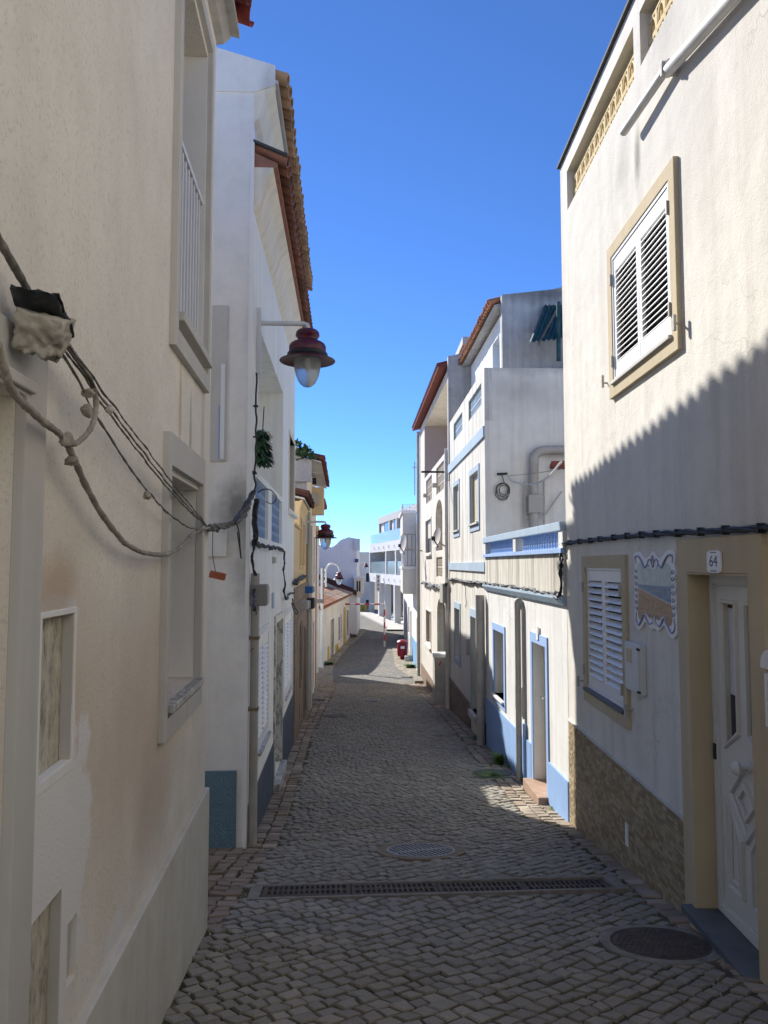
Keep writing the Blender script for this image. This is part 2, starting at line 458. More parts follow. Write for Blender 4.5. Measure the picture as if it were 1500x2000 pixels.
M['lattice'] = plaster('yellowed_lattice_cement', (0.62, 0.50, 0.28), 0.10, (0.35, 0.27, 0.15), 0.5, 0.2)
M['latticeback'] = plaster('ochre_niche_paint', (0.42, 0.32, 0.15), 0.10, (0.25, 0.19, 0.10), 0.5, 0.2)
M['latticegrey'] = plaster('grey_lattice_cement', (0.55, 0.50, 0.43), 0.10, (0.35, 0.3, 0.25), 0.4, 0.2)
M['gloss'] = plain('white_aluminium', (0.78, 0.78, 0.77), 0.35, 0.03, 3, spec=0.5, dirt=(0.5, 0.48, 0.44), dirtamt=0.18, dscale=5)
M['slat'] = plain('white_slat_paint', (0.74, 0.74, 0.72), 0.4, 0.04, 8, spec=0.5)
M['upvc'] = plain('cream_white_door', (0.66, 0.65, 0.60), 0.38, 0.03, 3, spec=0.5, dirt=(0.45, 0.43, 0.38), dirtamt=0.15)
M['rail'] = plain('white_railing_paint', (0.74, 0.75, 0.76), 0.45, 0.04, 5)
M['glass'] = glass_dark('dark_window_glass')
M['dark'] = plain('dark_interior', (0.02, 0.022, 0.025), 0.6, 0.2, 3)
M['void'] = plain('shadowy_recess', (0.06, 0.055, 0.05), 0.9, 0.2, 3)
M['slate'] = plain('grey_slate', (0.10, 0.115, 0.125), 0.55, 0.2, 9, bump=0.25, bscale=40, dirt=(0.2, 0.2, 0.19), dirtamt=0.3)
M['marble'] = None
M['pipe'] = plain('weathered_pipe', (0.46, 0.43, 0.38), 0.6, 0.12, 6, dirt=(0.28, 0.22, 0.16), dirtamt=0.5)
M['pipewhite'] = plain('off_white_pipe', (0.62, 0.60, 0.56), 0.55, 0.08, 6, dirt=(0.35, 0.31, 0.26), dirtamt=0.4)
M['pipegrey'] = plain('grey_beige_pipe', (0.42, 0.40, 0.35), 0.6, 0.1, 6, dirt=(0.25, 0.2, 0.15), dirtamt=0.4)
M['cable'] = plain('black_cable', (0.025, 0.027, 0.03), 0.6, 0.2, 20, bump=0.2)
M['cablegrey'] = plain('dusty_grey_cable', (0.13, 0.12, 0.105), 0.85, 0.4, 30, bump=0.6, bscale=80, dirt=(0.36, 0.32, 0.27), dirtamt=0.8, dscale=14)
M['cablemud'] = plain('mortar_caked_cable', (0.34, 0.31, 0.26), 0.95, 0.3, 18, bump=1.0, bscale=70, dirt=(0.10, 0.09, 0.08), dirtamt=0.7, dscale=12)
M['mortar'] = plain('lumpy_mortar', (0.40, 0.37, 0.31), 0.95, 0.3, 9, bump=1.0, bscale=45, dirt=(0.13, 0.12, 0.10), dirtamt=0.8, dscale=9)
M['plastic'] = plain('dusty_black_plastic', (0.035, 0.042, 0.05), 0.5, 0.3, 12, dirt=(0.25, 0.24, 0.22), dirtamt=0.6, dscale=12)
M['lampred'] = plain('dark_red_lamp_enamel', (0.080, 0.006, 0.022), 0.35, 0.15, 8, spec=0.5, dirt=(0.2, 0.06, 0.05), dirtamt=0.25, dscale=8)
M['lampblack'] = plain('black_lamp_band', (0.02, 0.025, 0.03), 0.4, 0.1)
M['steel'] = plain('painted_white_steel', (0.66, 0.66, 0.64), 0.45, 0.05, 6, dirt=(0.4, 0.38, 0.34), dirtamt=0.3)
M['iron'] = plain('dark_cast_iron', (0.085, 0.068, 0.055), 0.75, 0.3, 25, metallic=0.1, bump=0.5, bscale=90, dirt=(0.16, 0.12, 0.08), dirtamt=0.5, dscale=9)
M['ironlight'] = plain('worn_grey_cast_iron', (0.24, 0.23, 0.21), 0.55, 0.2, 25, metallic=0.3, bump=0.3, bscale=90, dirt=(0.14, 0.10, 0.07), dirtamt=0.4, dscale=9)
M['pit'] = plain('black_pit_shade', (0.006, 0.006, 0.006), 0.9, 0.2, 8)  # near-black colour stands in for the shade of a deeper pit
M['concrete'] = plain('worn_concrete', (0.24, 0.215, 0.18), 0.9, 0.2, 14, bump=0.5, bscale=70, dirt=(0.11, 0.10, 0.075), dirtamt=0.7, dscale=7)
M['rustring'] = plain('brownish_concrete_ring', (0.22, 0.165, 0.11), 0.9, 0.2, 14, bump=0.5, bscale=70, dirt=(0.10, 0.09, 0.06), dirtamt=0.6, dscale=7)
M['boxgrey'] = plain('grey_cabinet_paint', (0.42, 0.40, 0.36), 0.55, 0.06, 4, dirt=(0.28, 0.25, 0.2), dirtamt=0.35)
M['meter'] = plain('grey_white_box_paint', (0.60, 0.60, 0.59), 0.5, 0.05, 4, dirt=(0.4, 0.37, 0.33), dirtamt=0.3)
M['meterdark'] = plain('grey_meter_box_paint', (0.24, 0.235, 0.215), 0.55, 0.08, 4)
M['beige'] = plain('beige_plastic', (0.50, 0.43, 0.28), 0.5, 0.05)
M['brick'] = plain('orange_brick_shard', (0.40, 0.125, 0.06), 0.85, 0.2, 12, bump=0.5)
M['terracotta'] = plain('terracotta_step', (0.36, 0.24, 0.17), 0.8, 0.15, 9, bump=0.3)
M['red'] = plain('red_paint', (0.50, 0.03, 0.04), 0.45, 0.08)
M['binred'] = plain('dark_red_plastic', (0.26, 0.012, 0.03), 0.4, 0.1, 4)
M['yellowpaint'] = plain('mustard_paint', (0.55, 0.36, 0.05), 0.7, 0.1)
M['bluedeep'] = plain('deep_blue_paint', (0.03, 0.15, 0.42), 0.6, 0.1)
M['green'] = plain('dark_green_sheet', (0.012, 0.06, 0.055), 0.4, 0.3, 5, dirt=(0.2, 0.22, 0.2), dirtamt=0.35, dscale=9)
M['wood'] = plain('weathered_wood', (0.22, 0.16, 0.11), 0.8, 0.2, 8)
M['concretewall'] = plaster('weathered_concrete_cap', (0.50, 0.48, 0.44), 0.12, (0.22, 0.21, 0.19), 0.6, 0.6, 40, 0.5, 0.01)
M['blackcoping'] = plain('dark_roof_felt', (0.07, 0.07, 0.07), 0.9, 0.2)
M['leaf'] = plain('green_leaf', (0.055, 0.10, 0.03), 0.6, 0.35, 14)
M['leafdark'] = plain('dark_green_leaf', (0.045, 0.11, 0.045), 0.6, 0.35, 14)
M['grassm'] = plain('fresh_weed_green', (0.10, 0.17, 0.035), 0.6, 0.35, 14)
M['petal'] = plain('cream_petal', (0.78, 0.76, 0.66), 0.6, 0.05)
M['rollercream'] = plain('cream_roller_shutter', (0.66, 0.60, 0.46), 0.5, 0.05, 5)
M['dishgrey'] = plain('satellite_dish_paint', (0.52, 0.50, 0.46), 0.5, 0.05, 4)
M['limewash'] = None
M['wallglow'] = None

def tilemat(name, col, dirt):
    m, nt, b = newmat(name)
    oi = nd(nt, 'ShaderNodeObjectInfo')
    hv = nd(nt, 'ShaderNodeHueSaturation')
    hv.inputs['Color'].default_value = (*col, 1)
    lk(nt, mth(nt, 'ADD', mth(nt, 'MULTIPLY', oi.outputs['Random'], 0.6), 0.7), hv.inputs['Value'])
    p = posn(nt)
    c = mxc(nt, rmp(nt, nz(nt, p, 9, 6, 0.65), [(0.42, 0.0), (0.72, 0.7)]), hv.outputs['Color'], dirt)
    lk(nt, c, b.inputs['Base Color']); b.inputs['Roughness'].default_value = 0.9; b.inputs['Specular IOR Level'].default_value = 0.2
    bmp(nt, b, nz(nt, p, 60, 4, 0.6), 0.4, 0.004)
    return m
M['tilered'] = tilemat('dark_red_roof_tile', (0.24, 0.05, 0.04), (0.16, 0.07, 0.05))
M['tileorange'] = tilemat('tan_orange_roof_tile', (0.46, 0.29, 0.17), (0.34, 0.235, 0.155))
M['tilebrown'] = tilemat('lichen_brown_roof_tile', (0.28, 0.13, 0.085), (0.17, 0.11, 0.085))
M['tilebright'] = tilemat('bright_orange_roof_tile', (0.42, 0.19, 0.105), (0.38, 0.25, 0.17))
M['tilepale'] = tilemat('pale_lichen_roof_tile', (0.46, 0.36, 0.27), (0.30, 0.24, 0.18))
M['tilemaroon'] = tilemat('maroon_roof_tile', (0.22, 0.065, 0.05), (0.17, 0.075, 0.06))
M['tiledusk'] = tilemat('dark_brown_roof_tile', (0.12, 0.055, 0.045), (0.08, 0.05, 0.045))

def marble():
    m, nt, b = newmat('grey_veined_marble')
    n = nz(nt, posn(nt, (1, 1, 0.5)), 5, 8, 0.65, 1.6)
    c = rmp(nt, n, [(0.35, (0.62, 0.61, 0.57)), (0.48, (0.48, 0.47, 0.43)), (0.53, (0.16, 0.16, 0.15)), (0.60, (0.50, 0.49, 0.45))])
    lk(nt, c, b.inputs['Base Color']); b.inputs['Roughness'].default_value = 0.35
    return m
M['marble'] = marble()
def limewash():
    m, nt, b = newmat('flaking_limewashed_boards')
    n = nz(nt, posn(nt, (22, 22, 9)), 1.0, 8, 0.78)
    c = rmp(nt, n, [(0.36, (0.22, 0.20, 0.15)), (0.47, (0.50, 0.46, 0.36)), (0.60, (0.66, 0.62, 0.52))])
    lk(nt, c, b.inputs['Base Color']); b.inputs['Roughness'].default_value = 0.9
    bmp(nt, b, n, 0.6, 0.01)
    return m
M['limewash'] = limewash()
def attr_mat(name, stops, rough=0.85, bscale=45, bstr=0.5, dirt=(0.1, 0.09, 0.07), dirtamt=0.3, dist=0.006, obj_rand=True, big=None):
    """colour per piece from the mesh attribute 'tint'"""
    m, nt, b = newmat(name)
    at_ = nd(nt, 'ShaderNodeAttribute', attribute_name='tint')
    c = rmp(nt, at_.outputs['Fac'], stops)
    p = posn(nt)
    c = mxc(nt, 0.3, c, rmp(nt, nz(nt, p, 110, 3, 0.7), [(0.3, 0.2), (0.7, 1.0)]), 'MULTIPLY')
    if big:
        c = mxc(nt, rmp(nt, nz(nt, p, 0.55, 4, 0.6), [(0.46, 0.0), (0.70, 0.4)]), c, big)
    c = mxc(nt, rmp(nt, nz(nt, p, 2.2, 5, 0.6), [(0.45, 0.0), (0.75, dirtamt)]), c, dirt)
    lk(nt, c, b.inputs['Base Color']); b.inputs['Roughness'].default_value = rough
    b.inputs['Specular IOR Level'].default_value = 0.35
    bmp(nt, b, nz(nt, p, bscale, 4, 0.65), bstr, dist)
    return m
M['cobble'] = attr_mat('dark_granite_sett', [(0.0, (0.25, 0.235, 0.20)), (0.5, (0.33, 0.305, 0.255)), (0.85, (0.41, 0.375, 0.31)), (1.0, (0.50, 0.45, 0.36))], 0.8, 60, 0.9, (0.23, 0.185, 0.13), 0.4, dist=0.009, big=(0.29, 0.245, 0.185))
M['edgestone'] = attr_mat('beige_limestone_sett', [(0.0, (0.26, 0.19, 0.145)), (0.5, (0.36, 0.285, 0.21)), (1.0, (0.46, 0.39, 0.30))], 0.85, 45, 0.6, (0.13, 0.12, 0.06), 0.55)
M['mosaic'] = attr_mat('brown_split_mosaic', [(0.0, (0.27, 0.20, 0.115)), (0.5, (0.40, 0.31, 0.185)), (1.0, (0.54, 0.44, 0.29))], 0.5, 120, 0.3, (0.2, 0.15, 0.09), 0.2)
M['brownplinth'] = attr_mat('brown_plinth_tile', [(0.0, (0.15, 0.10, 0.075)), (1.0, (0.25, 0.18, 0.14))], 0.6, 60, 0.3)

def joint_mat():
    m, nt, b = newmat('earth_and_moss_joints')
    p = posn(nt)
    c = rmp(nt, nz(nt, p, 7, 5, 0.65), [(0.3, (0.05, 0.044, 0.034)), (0.5, (0.12, 0.10, 0.07)), (0.7, (0.25, 0.20, 0.135))])
    c = mxc(nt, rmp(nt, nz(nt, p, 1.3, 4, 0.6), [(0.5, 0.0), (0.66, 0.75)]), c, (0.055, 0.066, 0.018))
    lk(nt, c, b.inputs['Base Color']); b.inputs['Roughness'].default_value = 1.0
    b.inputs['Specular IOR Level'].default_value = 0.1
    bmp(nt, b, nz(nt, p, 70, 4, 0.7), 0.8, 0.012)
    return m
M['joint'] = joint_mat()
def farcobble():
    m, nt, b = newmat('distant_sett_paving')
    v = nd(nt, 'ShaderNodeTexVoronoi', feature='F1'); v.inputs['Scale'].default_value = 8.5
    lk(nt, posn(nt), v.inputs['Vector'])
    e = nd(nt, 'ShaderNodeTexVoronoi', feature='DISTANCE_TO_EDGE'); e.inputs['Scale'].default_value = 8.5
    lk(nt, posn(nt), e.inputs['Vector'])
    c = rmp(nt, v.outputs['Color'], [(0.1, (0.085, 0.08, 0.072)), (0.6, (0.15, 0.14, 0.12)), (1.0, (0.24, 0.21, 0.17))])
    p = posn(nt)
    c = mxc(nt, rmp(nt, nz(nt, p, 0.9, 5, 0.6), [(0.5, 0.0), (0.7, 0.45)]), c, (0.28, 0.22, 0.14))
    c = mxc(nt, rmp(nt, e.outputs['Distance'], [(0.0, 1.0), (0.10, 0.0)]), c, (0.045, 0.04, 0.03))
    lk(nt, c, b.inputs['Base Color']); b.inputs['Roughness'].default_value = 0.85
    bmp(nt, b, rmp(nt, e.outputs['Distance'], [(0.0, 0.0), (0.2, 1.0)]), 0.6, 0.012)
    return m
M['farcobble'] = farcobble()
def beigepave():
    m, nt, b = newmat('beige_limestone_cobble_pavement')
    e = nd(nt, 'ShaderNodeTexVoronoi', feature='DISTANCE_TO_EDGE'); e.inputs['Scale'].default_value = 7.5
    v = nd(nt, 'ShaderNodeTexVoronoi', feature='F1'); v.inputs['Scale'].default_value = 7.5
    lk(nt, posn(nt), e.inputs['Vector']); lk(nt, posn(nt), v.inputs['Vector'])
    c = rmp(nt, v.outputs['Color'], [(0.1, (0.28, 0.22, 0.15)), (1.0, (0.48, 0.41, 0.31))])
    p = posn(nt)
    c = mxc(nt, rmp(nt, nz(nt, p, 1.6, 5, 0.65), [(0.5, 0.0), (0.68, 0.8)]), c, (0.07, 0.085, 0.02))
    c = mxc(nt, rmp(nt, e.outputs['Distance'], [(0.0, 1.0), (0.12, 0.0)]), c, (0.08, 0.07, 0.05))
    lk(nt, c, b.inputs['Base Color']); b.inputs['Roughness'].default_value = 0.9
    bmp(nt, b, rmp(nt, e.outputs['Distance'], [(0.0, 0.0), (0.2, 1.0)]), 0.8, 0.02)
    return m
M['beigepave'] = beigepave()
def earth():
    m, nt, b = newmat('dry_earth')
    c = rmp(nt, nz(nt, posn(nt), 0.2, 6, 0.6), [(0.3, (0.16, 0.14, 0.09)), (0.7, (0.24, 0.20, 0.13))])
    lk(nt, c, b.inputs['Base Color']); b.inputs['Roughness'].default_value = 1.0
    return m
M['earth'] = earth()
def lampglass():
    m, nt, b = newmat('dusty_lamp_glass')
    b.inputs['Base Color'].default_value = (0.80, 0.82, 0.80, 1)
    b.inputs['Roughness'].default_value = 0.38
    b.inputs['Transmission Weight'].default_value = 0.85
    b.inputs['IOR'].default_value = 1.06
    return m
M['lampglass'] = lampglass()
def railglass():
    m, nt, b = newmat('blue_tinted_balustrade_glass')
    b.inputs['Base Color'].default_value = (0.66, 0.78, 0.82, 1)
    b.inputs['Roughness'].default_value = 0.15
    b.inputs['Transmission Weight'].default_value = 0.8
    b.inputs['IOR'].default_value = 1.1
    return m
M['railglass'] = railglass()

# ------------------------------------------------------------------ building blocks
def wall(F, root, s0, s1, zt, depth, holes, mat, zb=None, name='wall', backmat=None, sidemat=None, bevel=0):
    """solid block with its street face on the facade plane, openings cut as recesses: hole = (s0,s1,z0,z1,depth)"""
    mb = MB(F)
    if zb is None: zb = min(F.g(s0), F.g(s1)) - 0.4
    S = sorted(set([s0, s1] + [h[i] for h in holes for i in (0, 1)]))
    Z = sorted(set([zb, zt] + [h[i] for h in holes for i in (2, 3)]))
    S = [x for x in S if s0 <= x <= s1]; Z = [z for z in Z if zb <= z <= zt]
    V = {}
    def vid(a, z):
        k = (a, z)
        if k not in V: V[k] = mb.P(a, 0, z)
        return V[k]
    for i in range(len(S) - 1):
        for j in range(len(Z) - 1):
            ca, cz = (S[i] + S[i+1]) / 2, (Z[j] + Z[j+1]) / 2
            if any(h[0] < ca < h[1] and h[2] < cz < h[3] for h in holes): continue
            mb.idx((vid(S[i], Z[j]), vid(S[i+1], Z[j]), vid(S[i+1], Z[j+1]), vid(S[i], Z[j+1])))
    for h in holes:
        a0, a1 = max(h[0], s0), min(h[1], s1); z0, z1, dp = max(h[2], zb), min(h[3], zt), h[4]
        mb.k = 0
        mb.face([(a0, 0, z0), (a0, 0, z1), (a0, -dp, z1), (a0, -dp, z0)])
        mb.face([(a1, 0, z0), (a1, -dp, z0), (a1, -dp, z1), (a1, 0, z1)])
        mb.face([(a0, 0, z0), (a0, -dp, z0), (a1, -dp, z0), (a1, 0, z0)])
        mb.face([(a0, 0, z1), (a1, 0, z1), (a1, -dp, z1), (a0, -dp, z1)])
        mb.k = 1 if backmat else 0
        mb.face([(a0, -dp, z0), (a0, -dp, z1), (a1, -dp, z1), (a1, -dp, z0)])
    mb.k = 2 if sidemat else 0
    mb.face([(s0, 0, zb), (s0, 0, zt), (s0, -depth, zt), (s0, -depth, zb)])
    mb.face([(s1, 0, zb), (s1, -depth, zb), (s1, -depth, zt), (s1, 0, zt)])
    mb.k = 0
    mb.face([(s0, 0, zt), (s1, 0, zt), (s1, -depth, zt), (s0, -depth, zt)])
    mb.face([(s0, -depth, zb), (s0, -depth, zt), (s1, -depth, zt), (s1, -depth, zb)])
    mats = [mat, backmat or mat, sidemat or mat]
    return mb.build(name, mats, root, recalc=False)

def shutter_window(F, root, a0, a1, z0, z1, o, leaves=2, nsl=15, tilt=40, fw=0.05, rail=0.07, top=0.09, bot=0.09, fmat='gloss', smat='slat', sl_h=0.055, backo=-0.05, sill=None, label=None, thick=0.035, outer=0.03):
    """louvred shutters: a frame part with one sub-part per slat"""
    mb = MB(F)
    mb.ring(a0, a1, z0, z1, outer, o - thick, o + 0.012)
    lw = (a1 - a0 - 2 * outer) / leaves
    pieces = []
    for k in range(leaves):
        b0 = a0 + outer + lw * k + 0.003; b1 = b0 + lw - 0.006
        mb.ring(b0, b1, z0 + outer + 0.003, z1 - outer - 0.003, fw, o - thick + 0.004, o + 0.004, wb=bot, wt=top)
        pieces.append((b0 + fw, b1 - fw))
    w = mb.build('window', M[fmat], root, bevel=0.003)
    if label: w['label'] = label
    # dark board behind the slats
    bk = MB(F); bk.box(a0 + 0.01, a1 - 0.01, backo - 0.02, backo, z0 + 0.01, z1 - 0.01)
    bk.build('pane', M['dark'], w)
    zi0, zi1 = z0 + outer + bot, z1 - outer - top
    h = sl_h
    t = 0.008
    for (b0, b1) in pieces:
        L = b1 - b0
        sm = MB()
        prof = [(-h/2, 0), (-h/2 + 0.006, t/2), (h/2 - 0.006, t/2), (h/2, 0), (h/2 - 0.006, -t/2), (-h/2 + 0.006, -t/2)]
        n = len(prof)
        A_ = [sm.P(0, y, z) for y, z in prof]; B_ = [sm.P(L, y, z) for y, z in prof]
        sm.idx(A_); sm.idx(B_[::-1])
        for i in range(n): sm.idx((A_[i], B_[i], B_[(i+1) % n], A_[(i+1) % n]))
        me = sm.mesh('slat', M[smat])
        for i in range(nsl):
            z = zi0 + (zi1 - zi0) * (i + 0.5) / nsl
            inst('slat', me, w, F.T(b0, o - 0.014, z), (radians(-tilt) * F.sg + random.uniform(-0.03, 0.03), 0, 0))
    if sill:
        sb = MB(F); sb.box(a0 - 0.01, a1 + 0.01, o - 0.06, sill[0], z0 - sill[1], z0 - 0.002)
        sb.build('sill', M[sill[2]], w, bevel=0.004)
    return w

def surround(F, root, a0, a1, z0, z1, w, proud, mat, back=0.0, wb=None, wt=None, name='window_surround', bevel=0.004):
    return MB(F).ring(a0, a1, z0, z1, w, back, proud, wb=wb, wt=wt).build(name, M[mat], root, bevel=bevel)

def tile_mesh(mat, r=0.095, L=0.42, t=0.014, n=9, name='roof_tile', taper=0.86):
    """half-round clay tile along -y (eave end at y=0), hollow side up; flipped for covers"""
    mb = MB()
    rows = []
    for (y, k) in ((0.0, 1.0), (-L, taper)):
        out = [mb.P(r*k*cos(pi + pi*i/(n-1)), y, 0.82*r*k*sin(pi + pi*i/(n-1))) for i in range(n)]
        inn = [mb.P((r*k-t)*cos(pi + pi*i/(n-1)), y, (0.82*r*k-t)*sin(pi + pi*i/(n-1))) for i in range(n)]
        rows.append((out, inn))
    (o0, i0), (o1, i1) = rows
    for i in range(n - 1):
        mb.idx((o0[i], o0[i+1], o1[i+1], o1[i])); mb.idx((i0[i], i1[i], i1[i+1], i0[i+1]))
        mb.idx((o0[i], i0[i], i0[i+1], o0[i+1])); mb.idx((o1[i], o1[i+1], i1[i+1], i1[i]))
    for k in (0, n - 1):
        mb.idx((o0[k], o1[k], i1[k], i0[k]))
    return mb.mesh(name, mat, smooth=35)

def eave(F, root, s0, s1, z, over, mat, pitch=16, sp=0.2, rows=1, cover=True, slab=True, slabmat='concretewall', back=2.0, name='roof', r=0.095):
    """tiled eave: sloping slab with a row of half-round tiles standing out over the wall"""
    sl = math.tan(radians(pitch))
    mb = MB(F)
    mb.sprism([(over - 0.10, z + 0.045), (-back, z + 0.045 + (back + over - 0.1) * sl), (-back, z - 0.02 + (back + over - 0.1) * sl), (over - 0.10, z + 0.005)], s0 + 0.01, s1 - 0.01)
    roof = mb.build(name, M[slabmat], root)
    me = tile_mesh(mat, r=r)
    n = max(1, int(round((s1 - s0) / sp)))
    for q in range(rows):
        for i in range(n):
            a = s0 + (i + 0.5) * (s1 - s0) / n
            o = over - q * 0.34 + random.uniform(-0.012, 0.012)
            zz = z + 0.125 + (over - o) * sl
            rx = -radians(pitch)
            # pan (hollow up) and cover (hollow down)
            T = F.T(a, o, zz)
            flip = 0 if F.sg > 0 else pi
            j = random.uniform(-0.03, 0.03)
            inst('roof_tile', me, roof, T, (rx * 1.0, 0, flip + j))
            if cover:
                a2 = a + (s1 - s0) / n / 2
                if a2 < s1 - 0.05:
                    inst('roof_tile', me, roof, F.T(a2, o - 0.015, zz + 0.02), (-rx, pi, flip + random.uniform(-0.03, 0.03)))
    return roof

def curve_pts(pts, n=12):
    """Catmull-Rom through points"""
    pts = [Vector(p) for p in pts]
    P = [2 * pts[0] - pts[1]] + pts + [2 * pts[-1] - pts[-2]]
    out = []
    for i in range(1, len(P) - 2):
        for k in range(n):
            t = k / n
            a, b, c, d = P[i-1], P[i], P[i+1], P[i+2]
            out.append(0.5 * ((2*b) + (-a + c)*t + (2*a - 5*b + 4*c - d)*t*t + (-a + 3*b - 3*c + d)*t**3))
    out.append(pts[-1])
    return out

def cable_thing(name, label, pts, r, mat, n=10, jit=0.0, wob=0.0, strands=1, twist=9.0, group=None, cat='cable', sides=7, clips=None):
    pts = curve_pts(pts, n)
    if wob:
        pts = [p + Vector((noise.noise(p * 7 + Vector((3, 1, 2))), noise.noise(p * 7), noise.noise(p * 7 + Vector((9, 4, 1))))) * wob for p in pts]
    base = pts[0].copy()
    e = empty(name, base)
    tag(e, label, cat, group)
    for k in range(strands):
        mb = MB()
        q = []
        for i, p in enumerate(pts):
            off = Vector((0, 0, 0))
            if strands > 1:
                a = 2 * pi * k / strands + i * twist / n
                t = (pts[min(i+1, len(pts)-1)] - pts[max(i-1, 0)]).normalized()
                nn = t.cross(Vector((0, 0, 1)))
                nn = nn.normalized() if nn.length > 0.01 else Vector((1, 0, 0))
                off = (nn * cos(a) + t.cross(nn) * sin(a)) * r * 1.05
            q.append(p + off - base)
        mb.tube(q, r, sides, jit)
        mb.build('strand', M[mat], e, smooth=60)
    if clips:
        step, cm = clips
        acc = 0
        cl = MB(); cl.box(-0.008, 0.008, -r*2.0 - 0.003, r*2.0 + 0.003, -r*2.1 - 0.004, r*2.0 + 0.008)
        me = cl.mesh('clip', M[cm], bevel=0.003)
        for i in range(1, len(pts)):
            acc += (pts[i] - pts[i-1]).length
            if acc > step:
                acc = random.uniform(-0.2, 0.2) * step
                d = pts[i] - pts[i-1]
                c = inst('clip', me, e, pts[i] - base)
                c.rotation_mode = 'QUATERNION'; c.rotation_quaternion = d.to_track_quat('X', 'Z')
    return e

def street_lamp_head(root, c, k=1.0):
    """bell-shaped dark red lantern hanging below point c (local)"""
    x, y, z = c
    z0 = z
    f = 0.00051 * k
    def prof(l): return [(r * f, (430 - yy) * f) for r, yy in l]
    mb = MB()
    mb.lathe(prof([(0, 430), (120, 432), (200, 455), (240, 500), (245, 545), (252, 565), (240, 590), (208, 630), (205, 660), (235, 690), (310, 715), (360, 750), (384, 800), (385, 905), (378, 925), (0, 926)]), (x, y, z0), 32)
    mb.build('lamp_cap', M['lampred'], root, smooth=35)
    mb = MB(); mb.lathe(prof([(0, 927), (380, 928), (420, 950), (425, 985), (400, 1030), (340, 1038), (0, 1039)]), (x, y, z0), 32)
    mb.build('band', M['lampblack'], root, smooth=35)
    mb = MB(); mb.lathe(prof([(285, 1032), (400, 1036), (500, 1062), (575, 1092), (582, 1102), (572, 1112), (480, 1090), (380, 1070), (290, 1066), (285, 1032)]), (x, y, z0), 36)
    mb.build('lamp_shade', M['lampred'], root, smooth=35)
    mb = MB()
    outp = [(283, 1066), (284, 1100), (278, 1200), (264, 1300), (240, 1400), (203, 1500), (150, 1585), (80, 1640), (0, 1662)]
    inp = [(0, 1650), (74, 1630), (143, 1577), (195, 1494), (232, 1396), (256, 1298), (270, 1200), (276, 1100), (275, 1066)]
    mb.lathe(prof(outp + inp), (x, y, z0), 32)
    mb.build('globe', M['lampglass'], root, smooth='all')
    mb = MB(); mb.lathe(prof([(0, 1045), (50, 1045), (50, 1120), (40, 1180), (40, 1300), (20, 1330), (0, 1335)]), (x, y, z0), 16)
    mb.build('bulb', M['petal'], root, smooth=40)

def plant(name, label, base, h, spread, n, mat, seed=0, blade=0.012, group=None, kind='grass', parent=None):
    rnd = random.Random(seed)
    mb = MB()
    for i in range(n):
        a = rnd.uniform(0, 2*pi); l = h * rnd.uniform(0.5, 1.1); sp = spread * rnd.uniform(0.1, 1.0)
        r0 = spread * 0.35 * rnd.random()
        b0 = Vector((cos(a + 2) * r0, sin(a + 2) * r0, 0))
        d = Vector((cos(a), sin(a), 0)); sd = Vector((-sin(a), cos(a), 0)) * blade * rnd.uniform(0.7, 1.4)
        if kind == 'grass':
            p1 = b0 + d * sp * 0.4 + Vector((0, 0, l * 0.6)); p2 = b0 + d * sp + Vector((0, 0, l * 0.85))
            i0 = [mb.P(*(b0 - sd)), mb.P(*(b0 + sd)), mb.P(*(p1 + sd * 0.8)), mb.P(*(p1 - sd * 0.8)), mb.P(*p2)]
            mb.idx(i0[:4]); mb.idx((i0[3], i0[2], i0[4]))
        else:
            c = Vector((cos(a) * sp, sin(a) * sp * 0.8, h * rnd.random() * (1.1 - 0.6 * sp / spread)))
            ax = Vector((rnd.uniform(-1, 1), rnd.uniform(-1, 1), rnd.uniform(-0.3, 1))).normalized()
            bx = ax.cross(Vector((rnd.uniform(-1, 1), rnd.uniform(-1, 1), rnd.uniform(-1, 1)))).normalized()
            s_ = blade * rnd.uniform(2, 4)
            i0 = [mb.P(*(c - ax * s_)), mb.P(*(c + bx * s_ * 0.55)), mb.P(*(c + ax * s_ * 1.2)), mb.P(*(c - bx * s_ * 0.55))]
            mb.idx(i0)
    o = mb.build(name, M[mat], parent, recalc=False)
    o.location = base
    if label: tag(o, label, 'plant', group)
    return o
# ------------------------------------------------------------------ ground and street
def slope(Y): return (gh(Y + 0.05) - gh(Y - 0.05)) / 0.1
def sheet(name, xs, ys, dz, mat, xf=None):
    mb = MB()
    ids = [[mb.P((xf(x, y) if xf else x), y, gh(y) + dz) for x in xs] for y in ys]
    for r0, r1 in zip(ids, ids[1:]):
        for k in range(len(xs) - 1): mb.idx((r0[k], r0[k+1], r1[k+1], r1[k]))
    return mb.build(name, mat, None, recalc=False)
yy = [-60, -30] + [-9 + 0.75 * i for i in range(94)] + [65, 80, 110, 160, 240, 400, 700, 1200]
structure(sheet('ground', [-1200, -300, -80, -20, 0, 20, 80, 300, 1200], yy, -0.06, M['earth']))
ynear = [-9 + 0.5 * i for i in range(75)]
road = structure(sheet('road', [-6, -3, -1, 0, 1, 3, 6], ynear, 0.0185, M['joint']))
yfar = [28.0 + 0.75 * i for i in range(80)]
road2 = structure(sheet('far_road', [0, 0.25, 0.5, 0.75, 1.0], yfar, 0.03, M['farcobble'], xf=lambda t, y: (Lx(y) - 0.4) * (1 - t) + (Rx(y) + 0.4) * t))

